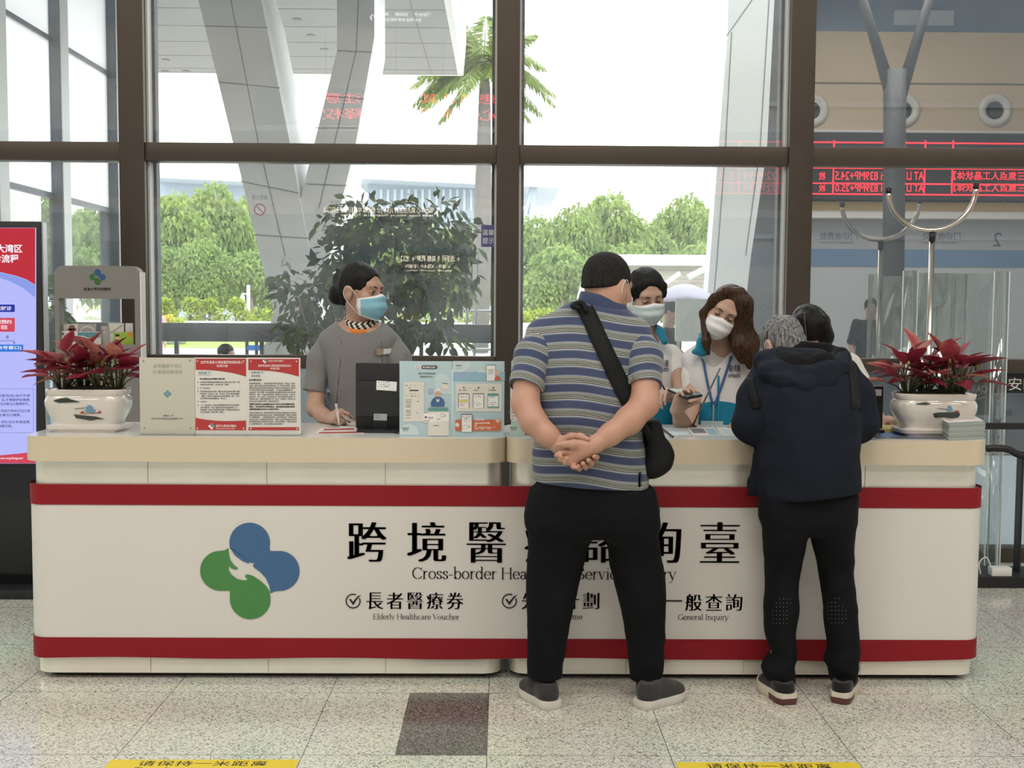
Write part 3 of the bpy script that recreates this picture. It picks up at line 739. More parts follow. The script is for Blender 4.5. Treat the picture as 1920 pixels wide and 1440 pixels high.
# royal palm
Yp = 36; s = ppm(Yp); pc = at(908, 118, Yp)
t = thing('palm_tree', 'tall feather palm behind the middle mullion', 'palm', (pc.x, Yp, 0))
bm = bmesh.new(); tube(bm, [(pc.x - .1, Yp, 0), (pc.x - .05, Yp, 4), (pc.x, Yp, 7.2), (pc.x + .02, Yp, pc.z - .9), (pc.x, Yp, pc.z + .1)], [.3, .33, .27, .2, .11], 14); obj('trunk', bm, mat('palm_trunk', (.15, .14, .13), .85, var=.2, vscale=5), t, smooth=True)
def frond(base, az, el, L, sag, rng):
    V, Fc, tone = [], [], []
    spine = []; d0 = V3((math.cos(az) * math.cos(el), math.sin(az) * math.cos(el), math.sin(el)))
    n = 30
    for i in range(n + 1):
        u = i / n; spine.append(base + d0 * (L * u) + V3((0, 0, -sag * L * u * u)))
    for i in range(3, n):
        p = spine[i]; tg = (spine[i + 1] - spine[i - 1]).normalized(); sd = tg.cross(V3((0, 0, 1))).normalized(); up = sd.cross(tg)
        ll = .8 * math.sin(math.pi * min(1, (i / n) * .85 + .15)) ** .6
        for sgn in (-1, 1):
            for q in (0, .5):
                dr = (sd * sgn * .8 + tg * .55 + up * (.15 * rng.normal()) - V3((0, 0, .55 + .25 * rng.random()))).normalized()
                b = len(V); pp = p + (spine[i + 1] - p) * q; w = tg * .042
                V += [pp - w, pp + dr * ll * .5 - w * 1.3, pp + dr * ll, pp + dr * ll * .5 + w * 1.3]
                Fc.append((b, b + 1, b + 2, b + 3)); tone += [rng.random()] * 4
    return V, Fc, tone, spine
for i, (az, el, L, sag) in enumerate([(0.15, .8, 2.7, .62), (0.5, .35, 2.7, .62), (-.15, .05, 2.6, .55), (.4, -.4, 2.5, .3), (-.5, 1.1, 2.4, .4), (3.0, .85, 2.7, .6), (3.3, .4, 2.6, .65), (2.8, .05, 2.6, .6), (3.5, -.45, 2.6, .3), (2.6, 1.15, 2.3, .4), (1.57, .6, 2.4, .6), (-1.57, .6, 2.4, .6), (-1.2, -.1, 2.4, .5), (-1.9, -.2, 2.4, .5), (.05, -.8, 2.4, .15), (3.1, -.85, 2.5, .12), (1.5, 1.3, 2.2, .3), (.2, .2, 2.7, .75), (2.95, .2, 2.7, .75), (3.3, .65, 2.8, .7), (2.7, .45, 2.8, .8), (3.05, 1.0, 2.6, .6), (3.4, .1, 2.7, .5), (2.9, -.25, 2.6, .35), (-.2, .6, 2.7, .7)]):
    V, Fc, tone, sp = frond(pc + V3((0, 0, .05)), az, el, L, sag * (.55 if el > .6 else 1), rng)
    bmx = bmesh.new(); tube(bmx, [p for p in sp], [.03 * (1 - .8 * k / len(sp)) for k in range(len(sp))], 5); bmx.verts.ensure_lookup_table()
    b = len(V); V += [v.co.copy() for v in bmx.verts]; Fc += [tuple(v.index + b for v in f.verts) for f in (bmx.verts.index_update() or bmx.faces)]; tone += [.4] * len(bmx.verts); bmx.free()
    leaf_obj('frond', (V, Fc, tone), M_palm, t)

# ---------------------------------------------------------------- entrance canopy and leaning columns
YC0 = 6.5
M_litside = mat('sky_lit_side', (.84, .85, .85), .4)  # column side faces painted white for the sky light they catch
t = thing('leaning_column', 'V-shaped pair of leaning grey aluminium columns under the canopy', 'column', (at(590, 583, YC0).x, YC0, 0))
t['kind'] = 'structure'
def limb(front, Y0, Y1, seams, m=M_clad, mside=M_cladw):
    bm = bmesh.new(); P = [at(x, y, Y0) for x, y in front]
    a = [bm.verts.new(p) for p in P]; b = [bm.verts.new((p.x, Y1, p.z)) for p in P]; n = len(P)
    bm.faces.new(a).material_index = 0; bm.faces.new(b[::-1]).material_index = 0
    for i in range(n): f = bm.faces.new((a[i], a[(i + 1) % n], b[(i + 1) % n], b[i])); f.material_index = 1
    o = obj('limb', bm, [m, M_litside], t)
    if seams:
        for s_ in seams:
            V, Fa = [], []
            pts = [at(x, y, Y0) for x, y in s_]
            prt = line2([(p.x, p.z) for p in pts], .009); V, Fa = place_flat(prt, (0, Y0, 0), (1, 0, 0), (0, 0, 1), .004)
            mobj('seam', V, Fa, M_seamg, o)
    return o
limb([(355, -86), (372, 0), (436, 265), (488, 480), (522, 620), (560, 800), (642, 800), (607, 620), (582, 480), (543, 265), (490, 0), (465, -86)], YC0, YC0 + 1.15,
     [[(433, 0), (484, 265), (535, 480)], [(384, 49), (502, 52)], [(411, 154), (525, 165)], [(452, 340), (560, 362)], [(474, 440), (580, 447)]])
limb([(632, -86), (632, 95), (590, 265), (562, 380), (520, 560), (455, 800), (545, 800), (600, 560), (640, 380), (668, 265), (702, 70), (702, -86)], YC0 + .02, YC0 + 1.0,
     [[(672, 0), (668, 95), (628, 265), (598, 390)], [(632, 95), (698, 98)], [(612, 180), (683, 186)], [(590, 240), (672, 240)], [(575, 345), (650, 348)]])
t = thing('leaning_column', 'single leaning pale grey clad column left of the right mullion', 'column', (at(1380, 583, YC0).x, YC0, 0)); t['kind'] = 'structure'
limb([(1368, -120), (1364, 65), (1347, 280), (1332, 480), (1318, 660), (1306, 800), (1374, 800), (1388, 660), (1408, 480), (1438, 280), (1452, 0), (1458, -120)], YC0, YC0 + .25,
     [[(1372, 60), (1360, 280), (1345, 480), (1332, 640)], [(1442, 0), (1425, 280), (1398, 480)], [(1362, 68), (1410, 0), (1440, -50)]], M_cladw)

t = thing('entrance_canopy', 'broad pale canopy with panelled soffit outside the left panes', 'canopy', (at(560, 583, 9).x, 9, 0)); t['kind'] = 'structure'
ZC = 5.0; YF = CAM_D and (ZC - CAM_H) * F_PX / (583 - 149) - CAM_D
XR = at(866, 149, YF).x
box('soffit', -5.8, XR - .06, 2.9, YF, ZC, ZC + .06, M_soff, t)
bm = bmesh.new(); prism(bm, [(XR - .06, ZC), (XR + .02, ZC), (XR + .06, ZC + .5), (XR + .06, ZC + .95), (XR - .06, ZC + .95)], 2.9, YF + .05); obj('fascia', bm, M_cladw, t)
bm = bmesh.new(); bx(bm, -5.8, XR, YF - .02, YF + .05, ZC - .005, ZC + .95); obj('front_fascia', bm, M_cladw, t)
box('roof_deck', -5.8, XR, 2.9, YF, ZC + .85, ZC + .95, M_cladw, t)
bm = bmesh.new()
y = 3.1
while y < YF - .1: bx(bm, -5.8, XR - .06, y - .006, y + .006, ZC - .003, ZC + .001); y += .82
for x in (XR - .45, XR - 2.75, XR - 5.05): bx(bm, x - .008, x + .008, 2.9, YF, ZC - .004, ZC + .001)
obj('panel_joint', bm, M_seamg, t)
for (px, py) in ((311, 112), (309, 133), (349, 133), (557, 36), (583, 66), (608, 92)):
    d = ray(px, py); k = (ZC - CAM_H) / d.z; p = CAMP + d * k
    bm = bmesh.new(); lathe(bm, [(.055, -.004), (.06, .01)], (p.x, p.y, ZC - .004), 16); obj('downlight', bm, M_seamg, t)

# glazed porch at the left, at right angles to the window wall
t = thing('glazed_porch', 'glazed side porch with grey fins outside the left pane', 'glazing', (-4, 6, 0)); t['kind'] = 'structure'
M_fin = mat('grey_fin', (.1, .115, .14), .4, .3)
M_frost = mat('frosted_panel', (.9, .92, .95), .4)
Xf = -4.0
for (px0, px1) in ((-22, 2), (96, 121), (189, 224)):
    Y = F_PX * 3.93 / (940 - px1) - CAM_D; a, b = at(px0, 583, Y), at(px1, 583, Y)
    box('fin', a.x, b.x, Y, Y + .17, 0, 4.98, M_fin, t)
    box('lit_fin_edge', b.x, b.x + .012, Y + .01, Y + .18, 0, 4.98, M_cladw, t)  # lit right side of the fin, painted pale
yA, yB = 2.9, 8.0
box('transom', Xf - .05, Xf + .02, yA, yB, 2.48, 2.53, M_fin, t)
box('transom', Xf - .05, Xf + .02, yA, yB, 3.86, 3.9, M_fin, t)
box('kerb', Xf - .08, Xf + .02, yA, yB, 0, .2, M_fin, t)
bm = bmesh.new(); quad(bm, [(Xf, yA, 2.53), (Xf, yB, 2.53), (Xf, yB, 4.98), (Xf, yA, 4.98)])
m = bpy.data.materials.new('frosted_glass'); m.use_nodes = True; nt, N, L = nodes_of(m); N.remove(N['Principled BSDF'])
tl = N.new('ShaderNodeBsdfTranslucent'); tl.inputs[0].default_value = (.95, .96, .98, 1); tr = N.new('ShaderNodeBsdfTransparent'); mx = N.new('ShaderNodeMixShader'); mx.inputs[0].default_value = .12
L.new(tl.outputs[0], mx.inputs[1]); L.new(tr.outputs[0], mx.inputs[2]); L.new(mx.outputs[0], N['Material Output'].inputs[0])
obj('upper_pane', bm, m, t)
bm = bmesh.new(); quad(bm, [(Xf, yA, .2), (Xf, yB, .2), (Xf, yB, 2.48), (Xf, yA, 2.48)]); obj('lower_pane', bm, glass_material('porch_glass', .2, (.85, .92, .92), .1), t)

# dark neighbouring wing behind the right pane
a = at(1390, 583, 7.6)
t = thing('dark_wing', 'dark glazed wing of the building outside the right pane', 'building wing', (a.x + 4, 9, 0)); t['kind'] = 'structure'
M_wing = mat('dark_wing_cladding', (.05, .056, .062), .5)
box('cladding', a.x, 13, 7.6, 7.85, 0, 7.2, M_wing, t)
bm = bmesh.new()
for z in (.9, 2.3, 3.7, 5.1): bx(bm, a.x, 13, 7.575, 7.6, z, z + .05)
obj('joint', bm, M_fin, t)

# rail, posts
t = thing('guard_rail', 'grey flat guard rail on posts just outside the glass', 'rail', (-2.2, 3.75, 0))
z0, z1 = at(500, 641, 3.75).z, at(500, 606, 3.75).z
box('rail', -4.2, at(936, 600, 3.75).x, 3.72, 3.78, z0, z1, M_grail, t, .005)
for px in (182, 331, 491, 640, 790, 926): x = at(px, 620, 3.75).x; box('post', x - .014, x + .014, 3.735, 3.765, -.03, z0, M_grail, t)

# shrub
t = thing('leafy_shrub', 'large dark leafy shrub outside the glass behind the receptionist', 'shrub', (at(720, 583, 3.05).x, 3.05, 0))
Ys = 3.05; ps = ppm(Ys)
def ell(px, py, rx, ry, dy=.28): p = at(px, py, Ys); return (tuple(p), (rx / ps, dy, ry / ps))
shT = np.array([[0, 0, 0], [.22, .17, .03], [.55, .24, .03], [.85, .1, -.03], [1.05, 0, -.1], [.85, -.1, -.03], [.55, -.24, .03], [.22, -.17, .03]])
E1 = [ell(745, 470, 130, 82), ell(690, 430, 75, 50), ell(820, 430, 70, 45), ell(640, 500, 50, 70), ell(840, 520, 60, 70), ell(760, 540, 80, 50), ell(680, 560, 70, 60)]
E2 = [ell(553, 560, 38, 62), ell(570, 620, 50, 40), ell(600, 560, 35, 70), ell(800, 612, 58, 42), ell(640, 640, 70, 25), ell(745, 620, 40, 30)]
E3 = [ell(700, 385, 95, 18), ell(800, 390, 70, 22), ell(880, 440, 22, 40), ell(530, 520, 20, 30), ell(850, 640, 30, 20), ell(620, 420, 30, 30)]
def cat(*ds):
    V, Fc, T = [], [], []
    for v, f, q in ds: b = len(V); V += v; Fc += [tuple(i + b for i in x) for x in f]; T += q
    return V, Fc, T
leaf_obj('foliage', cat(leaf_cloud(rng, E1, 1850, .078, .55, .3, template=shT), leaf_cloud(rng, E2, 560, .085, .6, .3, template=shT), leaf_cloud(rng, E3, 230, .08, .5, .4, template=shT)), M_shrub, t)
bm = bmesh.new(); r0 = at(715, 583, Ys)
for (px, py) in ((740, 430), (800, 470), (680, 450), (640, 520), (560, 560), (570, 600), (800, 600), (850, 500)):
    p = at(px, py, Ys + rng.normal() * .1); b0 = V3((r0.x + rng.normal() * .05, Ys, 0)); mid = (b0 + p) / 2 + V3((0, 0, -.1))
    tube(bm, spline([b0, V3((r0.x, Ys, .7)), mid, p], 5), [.02 - .0009 * k for k in range(16)], 6)
obj('branch', bm, M_bark, t, smooth=True)
t = thing('leafy_shrub', 'small broad-leaved shrub outside, between the screen and the brochure rack', 'shrub', (at(92, 583, 3.3).x, 3.3, 0))
Ys = 3.3; ps = ppm(Ys)
leaf_obj('foliage', leaf_cloud(rng, [ell(70, 600, 45, 100, .3)], 260, .12, .5, .3, template=shT), M_shrub, t)
bm = bmesh.new(); p = at(70, 600, 3.3); tube(bm, [(p.x, 3.3, 0), (p.x, 3.3, p.z + .2)], [.02, .01], 6); obj('branch', bm, M_bark, t)

# blue barriers and a tube stand on the plaza
M_bluep = mat('barrier_blue', (.04, .2, .6), .5)
t = thing('crowd_barrier', 'low blue barrier on black posts on the plaza', 'barrier', (at(530, 583, 9).x, 9, 0))
bm = bmesh.new(); a, b = at(463, 657, 9), at(640, 648, 9); bx(bm, a.x, b.x, 8.98, 9.02, a.z, b.z); obj('belt', bm, M_bluep, t)
for px in (463, 481, 502, 518, 600, 640): x = at(px, 650, 9).x; bm = bmesh.new(); tube(bm, [(x, 9, -.03), (x, 9, b.z + .05)], .022, 8); obj('post', bm, M_dark, t)
t = thing('tube_stand', 'bright steel tube stand outside, left of the middle mullion', 'stand', (at(895, 583, 4.6).x, 4.6, 0))
bm = bmesh.new(); Z_ = lambda px, py: at(px, py, 4.6)
for ln in ([(868, 583), (926, 583)], [(876, 583), (872, 700)], [(893, 583), (888, 690)], [(876, 583), (882, 480)], [(893, 583), (896, 480)], [(866, 655), (926, 655)], [(922, 583), (922, 700)]): tube(bm, [Z_(*ln[0]), Z_(*ln[1])], .011, 8)
for px in (872, 922): p = Z_(px, 700); tube(bm, [p, (p.x, 4.6, -.03)], .011, 8)
obj('frame', bm, M_gal, t)

# pale shelter, board and umbrella behind the visitor
t = thing('bicycle_shelter', 'pale slatted shelter outside, behind the visitor heads', 'shelter', (at(1230, 583, 14).x, 14, 0))
Ysh = 14.0
M_slat = mat('weathered_slat', (.5, .46, .4), .7); M_plast = mat('milky_plastic', (.72, .78, .76), .4)
slabbox('roof_edge', 1118, 1345, 478, 497, Ysh, .2, M_plast, t)
for k in range(8): slabbox('slat', 1124, 1345, 500 + k * 8, 506 + k * 8, Ysh + .1, .08, M_slat, t)
for px in (1128, 1232, 1340): a = at(px, 500, Ysh); box('post', a.x - .05, a.x + .05, Ysh + .2, Ysh + .3, -.03, a.z, M_plast, t)
bm = bmesh.new(); prism(bm, [(at(x, 1, Ysh - .6).x, at(x, y, Ysh - .6).z) for x, y in ((1085, 570), (1096, 525), (1112, 490), (1128, 478), (1140, 478), (1140, 590), (1080, 590))], Ysh - .6, Ysh - .5); obj('end_sheet', bm, M_plast, t)
bm = bmesh.new(); tube(bm, [at(1290, 520, Ysh - .1), at(1330, 500, Ysh - .1)], .05, 8); tube(bm, [at(1230, 545, Ysh - .1), at(1275, 512, Ysh - .1)], .04, 8); obj('brace', bm, M_plast, t)
t = thing('display_board', 'pale blank board standing outside between the two vest staff', 'board', (at(1306, 583, 3.9).x, 3.9, 0))
slabbox('panel', 1266, 1346, 561, 640, 3.9, .02, mat('pale_board', (.66, .72, .7), .4), t)
bm = bmesh.new()
for px in (1272, 1338): p = at(px, 640, 3.91); tube(bm, [p, (p.x, 3.91, -.03)], .012, 8)
obj('leg', bm, M_gal, t)

# notices on the glass
t = thing('no_smoking_notice', 'faint no-smoking notice stuck on the pane over the leaning column', 'notice', at(488, 390, GY - .004))
a, b = at(467, 424, GY - .004), at(509, 356, GY - .004)
mm = glass_material('thin_print_film', .02, (.9, .9, .9), .12)
bm = bmesh.new(); quad(bm, [(a.x, GY - .004, a.z), (b.x, GY - .004, a.z), (b.x, GY - .004, b.z), (a.x, GY - .004, b.z)]); obj('film', bm, mm, t)
k = 1 / ppm(GY); c = at(487.5, 393, GY)
letters('symbol', ring2(c.x, c.z, 10 * k, 2 * k) + line2([(c.x - 6 * k, c.z + 6 * k), (c.x + 6 * k, c.z - 6 * k)], 1.6 * k), (0, GY - .0045, 0), (1, 0, 0), (0, 0, 1), mat('faded_red', (.4, .16, .16), .6), t, .001)
letters('lettering', fit_text('禁止吸烟', c.x - 14 * k, c.x + 14 * k, c.z + 18 * k, 9 * k), (0, GY - .0045, 0), (1, 0, 0), (0, 0, 1), mat('faded_grey', (.25, .25, .27), .6), t, .001)
t = thing('blue_notice', 'dark blue printed notice on the pane beside the middle mullion', 'notice', at(917, 420, GY - .004))
a, b = at(902, 463, GY), at(929, 422, GY)
bm = bmesh.new(); quad(bm, [(a.x, GY - .004, a.z), (b.x, GY - .004, a.z), (b.x, GY - .004, b.z), (a.x, GY - .004, b.z)]); obj('sheet', bm, mat('notice_blue', (.09, .1, .25), .5), t)
letters('lettering', fit_text('温馨', a.x + .008, b.x - .008, a.z + .07, None) + fit_text('提示', a.x + .008, b.x - .008, a.z + .02, .035), (0, GY - .0045, 0), (1, 0, 0), (0, 0, 1), M_white, t, .001)
# ================================================================== sculpting by distance fields (bodies, clothes, hair)
def A3(p): return np.array([p[0], p[1], p[2]], dtype=np.float64)
def _hash(ix, iy, iz):
    h = (ix * 374761393 + iy * 668265263 + iz * 2147483647) & 0xffffffff
    h = ((h ^ (h >> 13)) * 1274126177) & 0xffffffff
    return ((h ^ (h >> 16)) & 0xffff) / 65535. - .5
def vnoise(p):
    i = np.floor(p).astype(np.int64); f = p - i; f = f * f * (3 - 2 * f); r = 0
    for dx in (0, 1):
        for dy in (0, 1):
            for dz in (0, 1):
                w = (f[:, 0] if dx else 1 - f[:, 0]) * (f[:, 1] if dy else 1 - f[:, 1]) * (f[:, 2] if dz else 1 - f[:, 2])
                r = r + w * _hash(i[:, 0] + dx, i[:, 1] + dy, i[:, 2] + dz)
    return r
def cr_resample(arr, n=60):
    arr = np.asarray(arr, dtype=np.float64); m = len(arr); out = []
    for t in np.linspace(0, m - 1, n):
        i = min(int(t), m - 2); f = t - i
        p0, p1, p2, p3 = arr[max(i - 1, 0)], arr[i], arr[i + 1], arr[min(i + 2, m - 1)]
        out.append(.5 * (2 * p1 + (p2 - p0) * f + (2 * p0 - 5 * p1 + 4 * p2 - p3) * f * f + (3 * p1 - p0 - 3 * p2 + p3) * f ** 3))
    return np.array(out)
class Field:
    def __init__(s): s.pr = []; s.cut = []; s.disp = []
    def add(s, fn, lo, hi, k=.02, op='u'): s.pr.append((fn, np.array(lo), np.array(hi), k, op)); return s
    def cap(s, a, b, ra, rb=None, k=.02, op='u'):
        a, b = A3(a), A3(b); rb = ra if rb is None else rb; ab = b - a; L = max(ab @ ab, 1e-12)
        def fn(p):
            t = np.clip(((p - a) @ ab) / L, 0, 1); return np.linalg.norm(p - a - t[:, None] * ab, axis=1) - (ra + (rb - ra) * t)
        m = max(ra, rb); return s.add(fn, np.minimum(a, b) - m, np.maximum(a, b) + m, k, op)
    def chain(s, pts, rs, k=.015, op='u'):
        for i in range(len(pts) - 1): s.cap(pts[i], pts[i + 1], rs[i], rs[i + 1], k, op)
        return s
    def ell(s, c, r, R=None, k=.02, op='u'):
        c = A3(c); r = np.array(r, dtype=float); M = np.eye(3) if R is None else np.array(R)   # columns: local axes
        def fn(p):
            q = (p - c) @ M; k0 = np.linalg.norm(q / r, axis=1); k1 = np.linalg.norm(q / (r * r), axis=1)
            return k0 * (k0 - 1) / np.maximum(k1, 1e-9)
        e = np.sqrt(((M * r) ** 2).sum(1)); return s.add(fn, c - e, c + e, k, op)
    def rbox(s, c, h, rnd, R=None, k=.01, op='u'):
        c = A3(c); h = np.array(h) - rnd; M = np.eye(3) if R is None else np.array(R)
        def fn(p):
            q = np.abs((p - c) @ M) - h; return np.linalg.norm(np.maximum(q, 0), axis=1) + np.minimum(q.max(1), 0) - rnd
        e = (np.abs(M) * (h + rnd)).sum(1); return s.add(fn, c - e, c + e, k, op)
    def zloft(s, sec, k=.02, op='u', n=2.3):
        """sections (x, y, z, half width, half depth[, yaw deg]) in any z order"""
        sec = sorted([tuple(q) + ((0,) if len(q) == 5 else ()) for q in sec], key=lambda q: q[2]); a = cr_resample(sec, 80)
        a[:, 3:5] = np.maximum(a[:, 3:5], .004); z = np.maximum.accumulate(a[:, 2] + np.arange(80) * 1e-9)
        def fn(p):
            zc = np.clip(p[:, 2], z[0], z[-1]); I = [np.interp(zc, z, a[:, j]) for j in (0, 1, 3, 4, 5)]
            dx, dy = p[:, 0] - I[0], p[:, 1] - I[1]; cy, sy = np.cos(np.radians(I[4])), np.sin(np.radians(I[4]))
            u, v = np.abs(dx * cy + dy * sy) / I[2], np.abs(-dx * sy + dy * cy) / I[3]
            d = ((u ** n + v ** n) ** (1 / n) - 1) * np.minimum(I[2], I[3]) * 1.05; dz = np.abs(p[:, 2] - zc)
            return np.where(dz > 0, np.sqrt(np.maximum(d, 0) ** 2 + dz ** 2) + np.minimum(np.maximum(d, -.05), 0) * (dz <= 0), d)
        m = a[:, 3:5].max(); return s.add(fn, [a[:, 0].min() - m, a[:, 1].min() - m, z[0]], [a[:, 0].max() + m, a[:, 1].max() + m, z[-1]], k, op)
    def half(s, pt, nrm, k=.004):
        """cut away everything on the side the normal points to"""
        pt, nrm = A3(pt), A3(nrm) / np.linalg.norm(A3(nrm)); s.cut.append((lambda p: (p - pt) @ nrm, k)); return s
    def displace(s, fn): s.disp.append(fn); return s
    def wrinkle(s, amp, fr, seed=0., mask=None, warp=1.2):
        fr = np.array(fr, dtype=float)
        def fn(p):
            q = p * fr + seed; w = q + warp * np.stack([vnoise(q * .6 + 9), vnoise(q * .6 + 31), vnoise(q * .6 + 57)], 1)
            v = amp * (vnoise(w) + .5 * vnoise(w * 2.1 + 17)); return v if mask is None else v * mask(p)
        return s.displace(fn)
    def mesh(s, h, pad=None):
        us = [q for q in s.pr if q[4] == 'u']; pad = 3 * h if pad is None else pad
        lo = np.min([q[1] for q in us], 0) - pad; hi = np.max([q[2] for q in us], 0) + pad
        n = np.ceil((hi - lo) / h).astype(int) + 1
        ax = [lo[i] + h * np.arange(n[i]) for i in range(3)]; D = np.full(n, .12, dtype=np.float64)
        for fn, a, b, k, op in s.pr:
            m = k + 2.5 * h; i0 = np.maximum(np.floor((a - m - lo) / h).astype(int), 0); i1 = np.minimum(np.ceil((b + m - lo) / h).astype(int) + 1, n)
            if (i1 <= i0).any(): continue
            sl = tuple(slice(i0[j], i1[j]) for j in range(3)); G = np.meshgrid(*[ax[j][sl[j]] for j in range(3)], indexing='ij')
            P = np.stack([g.ravel() for g in G], 1); d = fn(P).reshape(G[0].shape); o = D[sl]
            if op == 'u': hh = np.maximum(k - np.abs(o - d), 0) / k; D[sl] = np.minimum(o, d) - hh * hh * k * .25
            else: hh = np.maximum(k - np.abs(o + d), 0) / k; D[sl] = np.maximum(o, -d) + hh * hh * k * .25
        if s.disp or s.cut:
            idx = np.argwhere(np.abs(D) < max(6 * h, .03)); P = lo + idx * h; v = D[tuple(idx.T)]
            for fn in s.disp: v = v + fn(P)
            D[tuple(idx.T)] = v
        if s.cut:
            G = np.meshgrid(*ax, indexing='ij'); P = np.stack([g.ravel() for g in G], 1)
            for fn, k in s.cut:
                d = fn(P).reshape(D.shape); hh = np.maximum(k - np.abs(D - d), 0) / k; D = np.maximum(D, d) + hh * hh * k * .25
        D[0] = D[-1] = .1; D[:, 0] = D[:, -1] = .1; D[:, :, 0] = D[:, :, -1] = .1
        return surface_nets(D, lo, h)
def surface_nets(D, lo, h):
    S = D < 0; n = D.shape; cnt = np.zeros((n[0] - 1, n[1] - 1, n[2] - 1), dtype=np.int8)
    for dx in (0, 1):
        for dy in (0, 1):
            for dz in (0, 1): cnt += S[dx:n[0] - 1 + dx, dy:n[1] - 1 + dy, dz:n[2] - 1 + dz]
    mix = (cnt > 0) & (cnt < 8); C = np.argwhere(mix); ID = np.full(mix.shape, -1, dtype=np.int64); ID[mix] = np.arange(len(C))
    acc = np.zeros((len(C), 3)); w = np.zeros(len(C)); cor = [(a, b, c) for a in (0, 1) for b in (0, 1) for c in (0, 1)]
    vals = {c: D[C[:, 0] + c[0], C[:, 1] + c[1], C[:, 2] + c[2]] for c in cor}
    for a in cor:
        for j in range(3):
            if a[j] == 0:
                b = list(a); b[j] = 1; b = tuple(b); va, vb = vals[a], vals[b]; x = (va < 0) != (vb < 0); t = np.where(x, va / np.where(x, va - vb, 1), 0)
                p = np.array(a, dtype=float)[None] + t[:, None] * (np.array(b) - np.array(a)); acc[x] += p[x]; w[x] += 1
    V = lo + h * (C + acc / np.maximum(w, 1)[:, None]); Q = []
    for j in range(3):
        sl0 = [slice(None)] * 3; sl1 = [slice(None)] * 3; sl0[j] = slice(0, n[j] - 1); sl1[j] = slice(1, n[j])
        a, b = S[tuple(sl0)], S[tuple(sl1)]; u, v = (j + 1) % 3, (j + 2) % 3
        for (m, flip) in ((a & ~b, False), (~a & b, True)):
            E = np.argwhere(m); E = E[(E[:, u] > 0) & (E[:, v] > 0) & (E[:, u] < n[u] - 1) & (E[:, v] < n[v] - 1)]
            if not len(E): continue
            def cell(du, dv): e = E.copy(); e[:, u] -= du; e[:, v] -= dv; return ID[e[:, 0], e[:, 1], e[:, 2]]
            q = np.stack([cell(1, 1), cell(0, 1), cell(0, 0), cell(1, 0)], 1)
            Q.append(q[:, ::-1] if flip else q)
    Q = np.concatenate(Q); Q = Q[(Q >= 0).all(1)]
    # light smoothing
    for _ in range(2):
        sm = np.zeros_like(V); c = np.zeros(len(V))
        for i in range(4):
            np.add.at(sm, Q[:, i], V[Q[:, (i + 1) % 4]] + V[Q[:, (i + 3) % 4]]); np.add.at(c, Q[:, i], 2)
        V = V * .5 + .5 * sm / np.maximum(c, 1)[:, None]
    return V, Q
def merge(*ms):
    V, Q, b = [], [], 0
    for v, q in ms: V.append(v); Q.append(q + b); b += len(v)
    return np.concatenate(V), np.concatenate(Q)
def fobj(name, F, h, m, parent, label=None, attr=None):
    V, Q = F.mesh(h) if isinstance(F, Field) else F
    o = npobj(name, V, Q, m, parent, True, label)
    if attr:
        for k, fn in attr.items():
            a = o.data.attributes.new(k, 'FLOAT', 'POINT'); a.data.foreach_set('value', np.asarray(fn(V), dtype=np.float32))
    return o
from mathutils.bvhtree import BVHTree
def bvh_of(o):
    n = len(o.data.vertices); v = np.zeros(n * 3, dtype=np.float32); o.data.vertices.foreach_get('co', v)
    return BVHTree.FromPolygons([tuple(x) for x in v.reshape(-1, 3).tolist()], [tuple(p.vertices) for p in o.data.polygons])
def on_surface(bv, px, py, off=.002):
    hit = bv.ray_cast(CAMP, ray(px, py).normalized(), 40)
    if hit[0] is None: return None
    d = ray(px, py).normalized(); return hit[0] - d * off
def drape(name, bv, parts, m, parent, off=.0025, label=None, near=None):
    """2-D shapes given in photo pixels laid onto a surface as thin appliques"""
    V, Fa = [], []
    for v2, fs in parts:
        pts = [on_surface(bv, x, y, off) for x, y in v2]
        if near is not None: pts = [p if p is not None else None for p in pts]
        if any(p is None for p in pts): continue
        b = len(V); V += pts; Fa += [tuple(i + b for i in f) for f in fs]
    if not V: return None
    return mobj(name, V, Fa, m, parent, label=label)
def ribbon(name, bv, path, wpx, m, parent, off=.003, n=10, thick=.002, label=None):
    """a strap laid on a surface along photo pixels"""
    P = [(p.x, p.y) for p in spline([(a, b, 0) for a, b in path], n)]; bm = bmesh.new(); rows = []; last = None
    for i, (x, y) in enumerate(P):
        a, b = P[max(i - 1, 0)], P[min(i + 1, len(P) - 1)]; d = V3((b[0] - a[0], b[1] - a[1], 0)).normalized(); nx, ny = -d.y, d.x
        w = wpx if not isinstance(wpx, (tuple, list)) else wpx[0] + (wpx[1] - wpx[0]) * i / (len(P) - 1)
        row = []
        for k in (-.5, -.17, .17, .5):
            p = on_surface(bv, x + nx * w * k, y + ny * w * k, off)
            row.append(p)
        if any(p is None for p in row): continue
        rows.append(row)
    top = [[bm.verts.new(p) for p in r] for r in rows]
    for a, b in zip(top, top[1:]):
        for k in range(3): bm.faces.new((a[k], a[k + 1], b[k + 1], b[k]))
    o = obj(name, bm, m, parent, smooth=True, label=label)
    md = o.modifiers.new('thickness', 'SOLIDIFY'); md.thickness = thick; md.offset = 0
    return o

